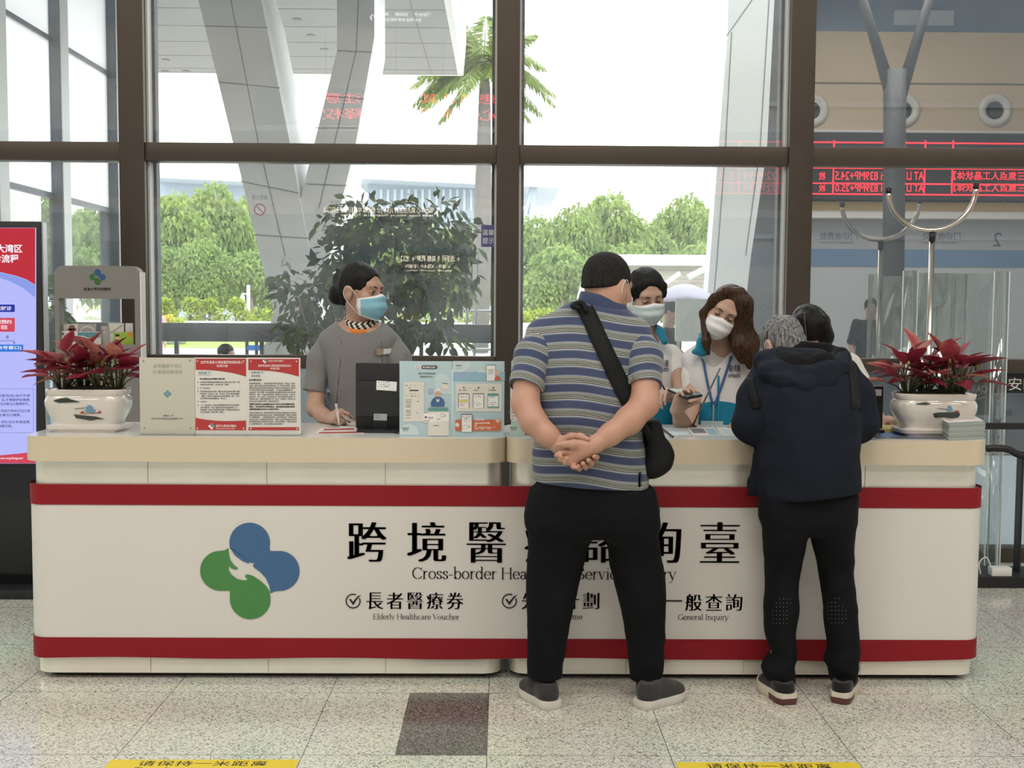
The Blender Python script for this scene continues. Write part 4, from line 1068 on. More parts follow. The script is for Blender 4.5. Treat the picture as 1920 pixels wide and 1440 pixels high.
# ------------------------------------------------------------------ people
M_skin = mat('skin_warm', (.41, .24, .17), .5, sss=.12, var=.06, vscale=30)
M_skin2 = mat('skin_light', (.44, .275, .20), .48, sss=.12, var=.05, vscale=30)
M_skin3 = mat('skin_tanned', (.42, .23, .15), .5, sss=.12, var=.07, vscale=30)
def hair_mat(name, c, c2=None, rough=.5):
    m = mat(name, c, rough, spec=.18); nt, N, L = nodes_of(m); b = N['Principled BSDF']
    tc = N.new('ShaderNodeTexCoord'); mp = N.new('ShaderNodeMapping'); mp.inputs['Scale'].default_value = (190, 190, 9)
    nz = N.new('ShaderNodeTexNoise'); nz.inputs['Scale'].default_value = 1; nz.inputs['Detail'].default_value = 3
    L.new(tc.outputs['Object'], mp.inputs['Vector']); L.new(mp.outputs['Vector'], nz.inputs['Vector'])
    bp = N.new('ShaderNodeBump'); bp.inputs['Strength'].default_value = .5; bp.inputs['Distance'].default_value = .004; L.new(nz.outputs['Fac'], bp.inputs['Height']); L.new(bp.outputs['Normal'], b.inputs['Normal'])
    r = N.new('ShaderNodeValToRGB'); r.color_ramp.elements[0].position = .35; r.color_ramp.elements[1].position = .68
    r.color_ramp.elements[0].color = (*c, 1); r.color_ramp.elements[1].color = (*(c2 or tuple(x * 1.8 for x in c)), 1)
    L.new(nz.outputs['Fac'], r.inputs['Fac']); L.new(r.outputs['Color'], b.inputs['Base Color']); return m
M_hblack = hair_mat('black_hair', (.0045, .004, .004), (.011, .010, .009))
M_hbrown = hair_mat('brown_hair', (.014, .007, .004), (.075, .036, .017), .42)
M_hgrey = hair_mat('grey_hair', (.028, .028, .029), (.30, .30, .30))
M_hcrop = hair_mat('cropped_dark_hair', (.006, .0055, .005), (.022, .019, .017), .7)
M_eyew = mat('eye_white', (.6, .58, .55), .25); M_iris = mat('iris_dark', (.012, .007, .005), .15)
M_brow = mat('eyebrow_hair', (.03, .02, .016), .7); M_lash = mat('eyelash', (.01, .008, .008), .6)
M_maskw = mat('mask_white', (.72, .72, .72), .7); M_maskb = mat('mask_blue', (.22, .45, .56), .7); M_maskp = mat('mask_pale', (.52, .62, .63), .7)

def frame(fwd, up=(0, 0, 1)):
    f = V3(fwd).normalized(); u = V3(up); r = f.cross(u).normalized(); u = r.cross(f)
    return Matrix((r, f, u)).transposed()            # columns: person's right, forward, up
class Head:
    """head-local axes: x = person's right, y = forward, z = up; eye line at z = 0"""
    def __init__(s, c, fwd, up=(0, 0, 1), sc=1.): s.c = V3(c); s.M = frame(fwd, up); s.s = sc; s.R = np.array(s.M)
    def w(s, x, y, z): return s.c + s.M @ V3((x, y, z)) * s.s
    def e(s, F, c, r, k=.015, op='u'): F.ell(s.w(*c), [q * s.s for q in r], s.R, k * s.s, op)
    def cp(s, F, a, b, ra, rb, k=.01, op='u'): F.cap(s.w(*a), s.w(*b), ra * s.s, rb * s.s, k * s.s, op)
    def skull(s, F, neck=None, rn=.052, jaw=1.):
        s.e(F, (0, -.012, .03), (.073, .092, .086)); s.e(F, (0, .018, -.03), (.062 * jaw, .066, .082), .02)
        s.e(F, (0, .036, -.076), (.043 * jaw, .044, .036), .025)
        for sx in (-1, 1): s.e(F, (sx * .036, .052, -.03), (.028, .026, .028), .02)
        s.cp(F, (-.034, .073, .024), (.034, .073, .024), .013, .013, .02)
        for sx in (-1, 1): s.e(F, (sx * .031, .096, .001), (.019, .016, .0105), .008, 's')
        s.cp(F, (0, .082, .006), (0, .101, -.033), .0075, .0105, .012)
        for sx in (-1, 1): s.e(F, (sx * .012, .092, -.037), (.009, .011, .008), .008)
        s.cp(F, (-.018, .081, -.063), (.018, .081, -.063), .0075, .0075, .008); s.cp(F, (-.016, .08, -.073), (.016, .08, -.073), .008, .008, .008)
        for sx in (-1, 1):
            s.e(F, (sx * .077, -.012, -.008), (.009, .021, .031), .008); s.e(F, (sx * .078, -.018, .006), (.011, .014, .016), .006)
            s.e(F, (sx * .088, -.004, -.006), (.008, .011, .018), .005, 's')
        if neck is not None: s.cp2(F, s.w(0, -.022, -.05), neck, rn, rn * 1.08)
    def cp2(s, F, a, b, ra, rb): F.cap(a, b, ra, rb, .035)
    def eyes(s, parent, gaze=(0, 0), closed=.35, skin=None):
        for sx in (-1, 1):
            bm = bmesh.new(); c = s.w(sx * .031, .0715, .001)
            bmesh.ops.create_uvsphere(bm, u_segments=20, v_segments=12, radius=.0122 * s.s); bm.transform(Matrix.Translation(c)); e = obj('eye', bm, M_eyew, parent, smooth=True)
            g = (V3((gaze[0], 1, gaze[1]))).normalized(); cc = s.c + s.M @ (V3((sx * .031, .0715, .001)) + g * .0076) * s.s
            bm = bmesh.new(); bmesh.ops.create_uvsphere(bm, u_segments=16, v_segments=10, radius=.0062 * s.s); bm.transform(Matrix.Translation(cc)); obj('iris', bm, M_iris, e, smooth=True)
            # lids
            bm = bmesh.new(); bmesh.ops.create_uvsphere(bm, u_segments=40, v_segments=40, radius=.0131)
            kill = []
            for f in bm.faces:
                q = f.calc_center_median(); a = q.x / .0150
                if q.y > .002 and -.0052 * (1 - a * a) < q.z < .0062 * (1 - a * a) - closed * .012 * (1 - a * a) - .0008 * abs(a): kill.append(f)
            bmesh.ops.delete(bm, geom=kill, context='FACES')
            for q in bm.verts: q.co = s.w(sx * .031 + q.co.x, .0715 + q.co.y, .001 + q.co.z)
            obj('eyelid', bm, skin or M_skin, e, smooth=True)
            # upper lid and lashes
            L_ = []
            for k in range(9):
                a = -1 + 2 * k / 8; L_.append(s.w(sx * .031 + a * .0150, .0846 - .007 * a * a - (.003 if a * sx > 0 else 0), .0062 * (1 - a * a) - closed * .012 * (1 - a * a) - .0008 * abs(a)))
            bm = bmesh.new(); tube(bm, L_, [.0009 * s.s + .0009 * s.s * math.sin(math.pi * k / 8) for k in range(9)], 6); obj('eyelash', bm, M_lash, parent, smooth=True)
            B = []
            for k in range(9):
                a = k / 8; B.append(s.w(sx * (.013 + .037 * a), .0885 - .012 * a * a, .0185 + .0065 * math.sin(a * 2.6) - .002 * a))
            bm = bmesh.new(); tube(bm, B, [.0012 * s.s + .0018 * s.s * math.sin(math.pi * min(1, .25 + k / 9)) for k in range(9)], 6); obj('eyebrow', bm, M_brow, parent, smooth=True)
    def mask(s, parent, m, border=M_maskw, top=-.012, bot=-.112, wid=.066, ear=True, lab='surgical mask'):
        nu, nv = 22, 16; bm = bmesh.new(); G = []
        for j in range(nv + 1):
            v = j / nv; row = []
            for i in range(nu + 1):
                u = -1 + 2 * i / nu; zc = top + (bot - top) * v; ww = wid * (1 - .28 * max(0, v - .55) / .45)
                x = math.sin(u * 1.18) / math.sin(1.18) * ww
                front = .104 + .012 * math.sin(math.pi * min(1, v * 1.25)) - .020 * max(0, v - .6) / .4 - .004 * (v < .05)
                y = front - (front - .03) * abs(u) ** 2.4 + .0036 * math.sin(v * math.pi * 6) * (1 - u * u)
                z = zc + (.010 if v < .5 else 0) * (1 - 2 * v) * (1 - abs(u)) - .014 * abs(u) * (1 - v) + .022 * abs(u) ** 1.5 * v
                row.append(bm.verts.new(s.w(x, y, z)))
            G.append(row)
        for j in range(nv):
            for i in range(nu):
                f = bm.faces.new((G[j][i], G[j][i + 1], G[j + 1][i + 1], G[j + 1][i])); f.material_index = 1 if (j == 0 or j == nv - 1 or i == 0 or i == nu - 1) else 0
        o = obj('face_mask', bm, [m, border], parent, smooth=True, label=lab); md = o.modifiers.new('thickness', 'SOLIDIFY'); md.thickness = .0018; md.offset = 1
        if ear:
            for sx in (-1, 1):
                bm = bmesh.new(); x = wid
                tube(bm, spline([s.w(sx * .066, .032, top - .013), s.w(sx * .078, .012, .004), s.w(sx * .084, -.012, .018), s.w(sx * .086, -.03, -.004), s.w(sx * .082, -.014, -.04), s.w(sx * .052, .034, bot + .02)], 5), .0013, 6); obj('ear_loop', bm, M_maskw, o, smooth=True)
        return o
def hand(F, wrist, d, n, thumb, curl=(.3, .35, .4, .45), spread=.05, sc=1., tcurl=.5, tdir=None, k=.008):
    """five-fingered hand: d finger direction, n palm normal, thumb side vector"""
    d = V3(d).normalized(); n = V3(n); n = (n - d * n.dot(d)).normalized(); t = d.cross(n); t = t if t.dot(V3(thumb)) > 0 else -t; w = V3(wrist)
    offs = (.030, .010, -.010, -.029); base = (.090, .094, .090, .080); LL = ((.042, .025, .021), (.046, .029, .022), (.042, .027, .021), (.033, .020, .018))
    for o, b in zip(offs, base): F.cap(w + t * o * .55 * sc, w + (d * b + t * o) * sc, .0135 * sc, .0115 * sc, .02 * sc)
    F.ell(w + (d * .05 + n * .004) * sc, (.045 * sc, .036 * sc, .014 * sc), np.array([d, t, n]).T, .015 * sc)
    for i in range(4):
        p = w + (d * base[i] + t * offs[i]) * sc; dd = (d + t * spread * (1.5 - i) * .5).normalized(); c = curl[i]
        ax = dd.cross(n).normalized()
        for j, l in enumerate(LL[i]):
            dd = Quaternion(ax, c * (1.0, 1.25, .8)[j]) @ dd; q = p + dd * l * sc; r = (.0088, .0080, .0072)[j] * sc
            F.cap(p, q, r, r * .92, k * .6 * sc); p = q
    b = w + (d * .022 + t * .026 + n * .006) * sc; td = V3(tdir).normalized() if tdir is not None else (d * .75 + t * .6 + n * .35).normalized()
    p1 = b + td * .040 * sc; F.cap(b, p1, .0135 * sc, .0105 * sc, .016 * sc); td2 = (td + (n * .6 - t * .5) * tcurl).normalized(); p2 = p1 + td2 * .031 * sc; F.cap(p1, p2, .0105 * sc, .0092 * sc, .006); td3 = (td2 + (n * .5 - t * .4) * tcurl).normalized(); F.cap(p2, p2 + td3 * .024 * sc, .0092 * sc, .0078 * sc, .005)
def zs(px, py, Y, hw, hd, yaw=0):
    """loft section from photo pixels: centre px,py at depth Y, half width in pixels, half depth in metres"""
    p = at(px, py, Y); return (p.x, p.y, p.z, hw / ppm(Y), hd, yaw)
def shoe(parent, heel, toe, m_up, m_sole, wid=.048, hh=.075, lab=None, m_tip=None, sole_h=.034, sole_flare=.004):
    h, t = V3((heel.x, heel.y, 0)), V3((toe.x, toe.y, 0)); d = (t - h).normalized(); L = (t - h).length; s = V3((-d.y, d.x, 0))
    g = bpy.data.objects.new('shoe', None); g.empty_display_size = .05; COL.objects.link(g); g.location = h; g.parent = parent
    pm = Matrix.Translation(parent.location); g.matrix_parent_inverse = pm.inverted()
    if lab: g['label'] = lab
    P = lambda a, b, z: h + d * (a * L) + s * b + V3((0, 0, z))
    F = Field(); R = np.array([d, s, V3((0, 0, 1))]).T
    F.ell(P(.17, 0, .05), (.17 * L * 1.0, wid * .76, .052), R, .02); F.ell(P(.5, 0, .045), (.30 * L, wid * .86, .045), R, .03); F.ell(P(.78, 0, .04), (.21 * L, wid * .93, .032), R, .03)
    F.cap(P(.16, 0, .055), P(.19, 0, hh + .02), wid * .72, wid * .70, .02); F.cap(P(.3, 0, .07), P(.55, 0, .055), wid * .6, wid * .6, .03)
    F.ell(P(.19, 0, hh + .045), (.042, .036, .03), R, .012, 's'); F.half(P(0, 0, sole_h * .7), (0, 0, -1)).half(P(0, 0, hh + .022), (0, 0, 1))
    fobj('upper', F, .005, m_up, g)
    oc = [(-.01, .6), (-.02, .0), (-.01, -.6), (.12, -.85), (.4, -.84), (.65, -1.0), (.85, -.86), (.98, -.4), (1.01, 0), (.98, .4), (.85, .86), (.65, 1.0), (.4, .84), (.12, .85)]
    op = spline([(a, b, 0) for a, b in oc] + [(oc[0][0], oc[0][1], 0)], 4)[:-1]
    bm = bmesh.new(); rings = []
    for z, k in ((.0, .96), (.006, 1.04), (sole_h * .6, 1.09), (sole_h, 1.07)):
        rings.append([bm.verts.new(P(.5 + (p.x - .5) * (1 + (k - 1) * .35), p.y * wid * k, z + max(0, p.x - .75) * .05 * (1 if z < .02 else .6))) for p in op])
    n = len(op)
    for a, b in zip(rings, rings[1:]):
        for i in range(n): bm.faces.new((a[i], a[(i + 1) % n], b[(i + 1) % n], b[i]))
    bm.faces.new(rings[0][::-1]); bm.faces.new(rings[-1])
    ms = [m_sole, m_tip or m_sole]
    for f in bm.faces:
        c = f.calc_center_median(); a = (c - h).dot(d) / L
        if m_tip and c.z < sole_h * .62 and a < .42: f.material_index = 1
    obj('sole', bm, ms, g, auto=50); return g

def plate(name, bv, corners, m, parent, off=.004, th=.0015, label=None):
    """a small stiff card lying on a surface: one plane through the hit under its centre"""
    cx = sum(c[0] for c in corners) / len(corners); cy = sum(c[1] for c in corners) / len(corners); d = ray(cx, cy).normalized()
    h = bv.ray_cast(CAMP, d, 40)
    if h[0] is None: return None
    n = V3((0, 0, 0)); pts = []
    for c in corners:
        q = bv.ray_cast(CAMP, ray(*c).normalized(), 40)
        if q[0] is not None: n += q[1]
    n.normalize(); p0 = h[0] + n * off
    for c in corners:
        r = ray(*c); pts.append(CAMP + r * ((p0 - CAMP).dot(n) / r.dot(n)))
    bm = bmesh.new(); bm.faces.new([bm.verts.new(p) for p in pts]); o = obj(name, bm, m, parent, label=label); md = o.modifiers.new('t', 'SOLIDIFY'); md.thickness = th; return o
def inner(parts, h=.013):
    """torso and legs inside the clothes, so the body is one figure"""
    F = Field()
    for p in parts: F.chain(p[0], p[1], .04)
    return F.mesh(h)
# ================================================================== visitor in the striped polo shirt
def cloth(name, c, rough=.85, sheen=.2, var=.06, bump=.15, bscale=400): return mat(name, c, rough, spec=.2, var=var, vscale=9, bump=bump, bscale=bscale, sheen=sheen)
M_trk = cloth('black_trouser_cloth', (.0042, .0047, .0065), .9, 0)
M_navy = cloth('navy_fleece', (.0085, .0115, .0195), .92, 0)
M_navyin = cloth('black_hood_lining', (.0055, .0055, .006), .95, 0)
M_dress = cloth('grey_uniform_cloth', (.185, .18, .177), .75, .15, .04)
M_vest = cloth('white_vest_cloth', (.62, .62, .64), .8); M_teal = cloth('teal_cloth', (.015, .20, .32), .7)
M_tee = cloth('white_tee_cloth', (.68, .66, .63), .85)
M_webbing = cloth('black_webbing', (.008, .0085, .009), .7, 0)
def stripe_mat():
    m = mat('blue_striped_jersey', (.06, .08, .16), .85, spec=.2); nt, N, L = nodes_of(m); b = N['Principled BSDF']
    a = N.new('ShaderNodeAttribute'); a.attribute_name = 'stripe'; fr = N.new('ShaderNodeMath'); fr.operation = 'FRACT'; L.new(a.outputs['Fac'], fr.inputs[0])
    r = N.new('ShaderNodeValToRGB'); r.color_ramp.interpolation = 'CONSTANT'; el = r.color_ramp.elements
    blue, lb, wh, dk = (.050, .064, .125), (.17, .20, .26), (.44, .45, .40), (.016, .018, .024)
    st = [(0, blue), (.43, lb), (.50, wh), (.545, dk), (.60, wh), (.645, dk), (.70, wh), (.745, dk), (.80, wh), (.845, dk), (.885, wh), (.925, lb)]
    while len(el) < len(st): el.new(.5)
    for e, (p, c) in zip(el, st): e.position = p; e.color = (*c, 1)
    L.new(fr.outputs[0], r.inputs['Fac']); L.new(r.outputs['Color'], b.inputs['Base Color']); b.inputs['Sheen Weight'].default_value = .2
    return m
M_stripe = stripe_mat()

YM = -.30
man = thing('person', 'person in a blue striped polo shirt, hands clasped behind the back', 'person', (at(1108, 900, YM).x, YM, 0), 'visitors at the counter')
# body: head, neck, arms and clasped hands in one surface
hd_m = Head(at(1140, 539, -.20), (.66, .70, -.20), (.06, .1, 1), 1.09)
FB = Field(); hd_m.skull(FB, at(1128, 600, -.235), .062); FB.cap(at(1138, 556, -.225), at(1128, 612, -.23), .071, .078, .03)
L_el, R_el = at(985, 757, -.40), at(1209, 757, -.42); L_wr, R_wr = at(1050, 836, -.475), at(1114, 834, -.515)
FA = Field()
FA.chain([at(1006, 660, -.32), at(990, 715, -.37), L_el], [.048, .049, .047], .03)
FA.chain([L_el, at(1000, 790, -.44), at(1026, 816, -.465), L_wr], [.047, .045, .037, .029], .03)
FA.chain([at(1206, 660, -.32), at(1209, 715, -.375), R_el], [.048, .05, .049], .03)
FA.chain([R_el, at(1180, 788, -.46), at(1145, 814, -.495), R_wr], [.049, .047, .037, .030], .03)
c_ = lambda px, py, Y=-.52: at(px, py, Y)
FH = Field()      # right hand, palm to the viewer
FH.chain([at(1140, 818, -.497), R_wr, c_(1098, 842, -.525)], [.036, .030, .030], .02)
FH.ell(c_(1083, 849, -.528), (.042, .033, .020), np.array(frame((-.85, 0, -.5), (0, -1, 0)))[:, [1, 0, 2]], .02)
FH.chain([c_(1096, 834, -.533), c_(1075, 833, -.545), c_(1058, 833, -.545), c_(1045, 834, -.542)], [.021, .0155, .0115, .0085], .012)      # thumb
FH.chain([c_(1072, 850, -.53), c_(1059, 847, -.535), c_(1050, 850, -.542), c_(1043, 854, -.54)], [.013, .0105, .0095, .0085], .004)    # index
FH.chain([c_(1071, 857, -.53), c_(1058, 860, -.535), c_(1051, 862, -.548), c_(1051, 856, -.556)], [.0125, .0105, .0095, .0085], .004)
FH.chain([c_(1074, 862, -.53), c_(1064, 868, -.535), c_(1060, 867, -.55), c_(1063, 860, -.558)], [.0125, .0105, .0095, .0085], .004)
FH.chain([c_(1080, 864, -.528), c_(1075, 872, -.533), c_(1074, 875, -.545), c_(1080, 877, -.55)], [.0115, .0095, .0085, .0078], .004)
FL = Field()      # left hand, wrapped round the right wrist from behind
FL.chain([at(1026, 816, -.465), L_wr, c_(1066, 842, -.492)], [.037, .029, .028], .02)
FL.ell(c_(1084, 850, -.488), (.048, .038, .016), np.array(frame((1, 0, -.35), (0, -1, 0)))[:, [1, 0, 2]], .02)
FL.chain([c_(1056, 826, -.487), c_(1072, 819, -.505), c_(1088, 818, -.53), c_(1102, 823, -.547)], [.019, .0145, .0115, .0085], .012)  # thumb over the wrist
FL.chain([c_(1100, 854, -.49), c_(1117, 860, -.50), c_(1119, 857, -.522), c_(1114, 856, -.545)], [.0125, .0105, .0095, .0085], .004)
FL.chain([c_(1096, 862, -.49), c_(1108, 870, -.50), c_(1109, 868, -.525), c_(1103, 863, -.55)], [.0125, .0110, .0098, .0088], .004)
FL.chain([c_(1088, 866, -.49), c_(1098, 876, -.50), c_(1098, 875, -.525), c_(1093, 869, -.55)], [.0125, .0110, .0098, .0088], .004)
FL.chain([c_(1078, 868, -.49), c_(1086, 879, -.50), c_(1087, 879, -.522), c_(1084, 874, -.545)], [.0115, .0095, .0088, .0078], .004)
FK = Field(); FK.cap(at(1023, 1290, -.25), at(1023, 1225, -.255), .036, .042, .02); FK.cap(at(1211, 1288, -.20), at(1211, 1225, -.215), .036, .042, .02)
M_skinM = mat('skin_man', (.47, .26, .185), .5, sss=.12, var=.06, vscale=30)
IN = inner([([at(1122, 600, -.24), at(1108, 700, -.28), at(1108, 930, -.29)], [.06, .085, .09]), ([at(1006, 660, -.31), at(1108, 640, -.26), at(1206, 660, -.31)], [.045, .06, .045]), ([at(1066, 925, -.29), at(1046, 1000, -.28), at(1040, 1060, -.26), at(1023, 1230, -.255)], [.08, .075, .06, .04]), ([at(1152, 925, -.29), at(1184, 1000, -.28), at(1194, 1060, -.26), at(1211, 1230, -.215)], [.08, .07, .06, .04])])
fobj('body', merge(FB.mesh(.0045), FA.mesh(.006), FH.mesh(.0028), FL.mesh(.0028), FK.mesh(.006), IN), 0, M_skinM, man)
FHr = Field(); hd_m.e(FHr, (0, -.016, .034), (.079, .097, .0885)); hd_m.e(FHr, (0, -.05, -.02), (.062, .055, .05), .03)
hd_m.e(FHr, (0, .098, .0), (.062, .055, .062), .02, 's')
for sx in (-1, 1): hd_m.e(FHr, (sx * .088, .012, -.026), (.03, .040, .044), .01, 's')
FHr.wrinkle(.003, (90, 90, 90), 3)
FHr.half(hd_m.w(0, -.06, -.014), hd_m.M @ V3((0, .30, -1)), .012)
fobj('hair', FHr, .004, M_hcrop, man)
bm = bmesh.new()
tube(bm, spline([hd_m.w(.066, .03, -.028), hd_m.w(.080, .012, .002), hd_m.w(.086, -.008, .022), hd_m.w(.088, -.028, .004), hd_m.w(.084, -.026, -.03), hd_m.w(.07, .01, -.05), hd_m.w(.056, .04, -.085)], 6), .0014, 6)
mk = hd_m.mask(man, M_maskw, ear=False); obj('ear_loop', bm, M_maskw, mk, smooth=True)
hd_m.eyes(man, (0, -.2), .4, M_skinM)
# polo shirt
FS = Field()
FS.zloft([zs(1108, 914, YM, 112, .150), zs(1107, 880, YM, 109, .150), zs(1104, 830, YM, 103, .150), zs(1102, 770, YM, 98, .145), zs(1099, 710, YM + .01, 100, .142), zs(1099, 660, YM + .03, 106, .138), zs(1101, 622, YM + .05, 104, .118), zs(1106, 598, YM + .06, 88, .098), zs(1113, 580, YM + .065, 66, .085), zs(1120, 562, YM + .068, 45, .074), zs(1126, 546, YM + .075, 36, .068)], .02, n=2.4)
SLV = {}
for nm, p3 in (('L', (at(1022, 634, -.255), at(1003, 668, -.315), at(986, 728, -.385))), ('R', (at(1190, 637, -.255), at(1203, 670, -.315), at(1208, 726, -.39)))):
    G_ = Field(); G_.chain(p3, [.066, .070, .067], .04); d_ = (p3[2] - p3[1]).normalized(); G_.half(p3[2], d_, .003)
    G_.cap(p3[2] - d_ * .05, p3[2] + d_ * .03, .056, .056, .004, 's'); G_.wrinkle(.007, (14, 14, 14), 5); SLV[nm] = (G_, p3, d_)
    FS.cap(p3[0], p3[0] + (p3[1] - p3[0]) * .6, .066, .060, .05)
FS.rbox(at(1201, 902, -.42), (.004, .05, .030), .003, None, .003, 's')
FS.half(at(1108, 907, YM), (-.055, .0, -1)); FS.half(at(1128, 570, YM + .07), (.16, -.15, 1), .006)
FS.zloft([zs(1126, 570, YM + .075, 33, .066), zs(1128, 520, YM + .08, 33, .066)], .004, 's')
def fold_man(p):
    g = np.exp(-((p[:, 2] - at(1100, 845, YM).z) / .2) ** 2); return .5 + g
FS.wrinkle(.014, (4.5, 4.5, 11), 4, fold_man).wrinkle(.005, (12, 9, 16), 12)
def stripe_co(p):
    x = p[:, 0] - at(1108, 700, YM).x
    return (p[:, 2] + .07 * x + .22 * x * x + .006 * np.sin(p[:, 0] * 17)) / .0605 + 20
shirt = fobj('polo_shirt', FS, .0062, M_stripe, man, attr={'stripe': stripe_co})
for nm in 'LR':
    G_, p3, d_ = SLV[nm]; fobj('sleeve', G_, .0055, M_stripe, man, attr={'stripe': lambda p: ((p - A3(p3[2])) @ -A3(d_)) / .0605 + 20.42 + (p[:, 0] - p3[2].x) * (1.2 if nm == 'L' else -1.2)})
V_, F_ = [], []; nc = 40; cc = at(1130, 572, YM + .08)
for k in range(nc):
    a_ = 2 * math.pi * k / nc; ca, sa = math.cos(a_), math.sin(a_)
    for (r_, dz) in ((1.20, -.034), (1.17, -.01), (1.06, .022), (1.0, .032), (.95, .02)):
        V_.append(V3((cc.x + .083 * r_ * ca, cc.y + .078 * r_ * sa, cc.z + dz + .004 - .20 * .083 * ca - .02 * (sa > 0) * sa)))
for k in range(nc):
    for j in range(4): a_, b_ = k * 5 + j, ((k + 1) % nc) * 5 + j; F_.append((a_, b_, b_ + 1, a_ + 1))
mobj('collar', V_, F_, cloth('blue_collar_knit', (.045, .06, .12)), man, smooth=True)
# trousers
FT = Field(); YL = -.265
FT.zloft([zs(1108, 882, YM, 96, .12), zs(1108, 915, YM, 106, .135), zs(1109, 950, YM, 116, .145), zs(1112, 985, YM + .01, 119, .135), zs(1114, 1003, YM + .01, 90, .10)], .03)
FT.zloft([zs(1052, 920, YM, 56, .12), zs(1049, 985, YM, 60, .12), zs(1041, 1060, YL, 53, .108), zs(1033, 1130, YL, 46, .098), zs(1027, 1200, YL + .01, 38, .088), zs(1023, 1240, YL + .015, 34, .082), zs(1022, 1266, YL + .015, 32, .075)], .05)
FT.zloft([zs(1166, 920, YM, 58, .12), zs(1180, 985, YM, 54, .118), zs(1194, 1060, YL, 49, .105), zs(1205, 1130, YL + .02, 43, .096), zs(1209, 1200, YL + .05, 37, .088), zs(1211, 1240, YL + .06, 34, .082), zs(1211, 1270, YL + .06, 32, .075)], .05)
FT.cap(at(1022, 1280, YL + .015), at(1022, 1262, YL + .015), .048, .048, .004, 's'); FT.cap(at(1211, 1284, YL + .06), at(1211, 1266, YL + .06), .048, .048, .004, 's')
FT.wrinkle(.012, (7, 7, 9), 2).wrinkle(.005, (14, 14, 22), 8)
fobj('trousers', FT, .007, M_trk, man)
M_shoeg = cloth('dark_grey_knit', (.035, .034, .034), .9); M_solew = mat('white_sole', (.62, .6, .55), .6)
FSo = Field(); 
shoe(man, flo(1037, 1331), flo(983, 1297), M_shoeg, M_solew, .05, .075, 'left grey knit shoe with white sole'); shoe(man, flo(1200, 1329), flo(1279, 1306), M_shoeg, M_solew, .05, .075, 'right grey knit shoe with white sole')
FSk = Field(); FSk.cap(at(1023, 1296, -.245), at(1023, 1274, -.25), .039, .041, .01); FSk.cap(at(1211, 1296, -.195), at(1211, 1276, -.205), .039, .041, .01); fobj('socks', FSk, .005, cloth('grey_sock', (.05, .05, .052)), man)

# crossbody bag
bag = thing('crossbody_bag', 'black crossbody bag with wide strap across the striped polo shirt', 'bag', (at(1225, 850, YM).x, YM, at(1225, 890, YM).z))
FG = Field(); Yb = -.30
FG.rbox(at(1221, 832, Yb), (.036, .085, .10), .03, np.array(Matrix.Rotation(rad(-7), 3, 'Y') @ Matrix.Rotation(rad(8), 3, 'Z')), .02)
FG.cap(at(1237, 862, Yb), at(1216, 878, Yb), .034, .030, .06); FG.cap(at(1236, 845, Yb - .02), at(1222, 870, Yb - .02), .04, .04, .05)
FG.wrinkle(.012, (12, 12, 14), 5)
fobj('pouch', FG, .006, M_webbing, bag)
bv = bvh_of(shirt)
ribbon('strap', bv, [(1093, 572), (1106, 596), (1122, 632), (1143, 676), (1165, 722), (1188, 765), (1206, 795)], (30, 34), M_webbing, bag, .006, 8, .003)
bm = bmesh.new(); P_ = [at(1206, 795, -.42), at(1216, 815, -.39), at(1222, 835, -.36)]
tube(bm, P_, .014, 8); obj('strap_end', bm, M_webbing, bag, smooth=True)
bm = bmesh.new(); tube(bm, spline([at(1100, 585, -.345), at(1090, 568, -.32), at(1074, 574, -.33), at(1088, 578, -.352)], 5), [.006 + .006 * math.sin(k / 16 * math.pi) for k in range(16)], 6); obj('shoulder_fold', bm, M_webbing, bag, smooth=True)
bm = bmesh.new()
for px, py in ((1231, 806), (1236, 828)): bmesh.ops.create_uvsphere(bm, u_segments=10, v_segments=6, radius=.006, matrix=Matrix.Translation(at(px, py, -.365)))
obj('stud', bm, mat('bag_metal', (.2, .19, .18), .3, .8), bag, smooth=True)

# ================================================================== visitor in the navy hooded jacket
YN = -.205
nav = thing('person', 'grey-haired person in a navy hooded jacket bending over the counter', 'person', (at(1516, 930, YN).x, YN, 0), 'visitors at the counter')
hd_n = Head(at(1466, 650, .13), (-.38, .80, -.55), (-.14, .4, 1), 1.0)
FB = Field(); hd_n.skull(FB, at(1490, 690, .08), .055); FB.cap(at(1478, 674, .10), at(1500, 705, .05), .054, .066, .03)
FN = Field(); FN.cap(at(1448, 784, .06), at(1468, 776, .36), .04, .03, .02); hand(FN, at(1466, 777, .36), (.1, 1, -.05), (0, 0, -1), (1, 0, 0), (.25, .3, .35, .4))
FN2 = Field(); FN2.cap(at(1590, 784, .06), at(1572, 776, .36), .04, .03, .02); hand(FN2, at(1573, 777, .36), (-.1, 1, -.05), (0, 0, -1), (-1, 0, 0), (.5, .6, .65, .7))
FK = Field(); FK.cap(at(1463, 1285, -.15), at(1463, 1230, -.15), .038, .042, .02); FK.cap(at(1578, 1285, -.15), at(1578, 1230, -.15), .038, .042, .02)
IN = inner([([at(1490, 690, .08), at(1512, 760, -.1), at(1516, 930, -.16)], [.06, .085, .09]), ([at(1448, 784, .06), at(1412, 796, -.11), at(1436, 705, -.09), at(1508, 690, .0), at(1582, 705, -.09), at(1606, 792, -.11), at(1590, 784, .06)], [.04, .042, .05, .06, .05, .042, .04]), ([at(1480, 925, -.16), at(1471, 1000, -.16), at(1467, 1060, -.15), at(1463, 1240, -.15)], [.07, .06, .05, .04]), ([at(1552, 925, -.16), at(1560, 1000, -.16), at(1566, 1060, -.15), at(1578, 1240, -.15)], [.07, .06, .05, .04])])
fobj('body', merge(FB.mesh(.0045), FN.mesh(.0032), FN2.mesh(.0032), FK.mesh(.006), IN), 0, M_skin, nav)
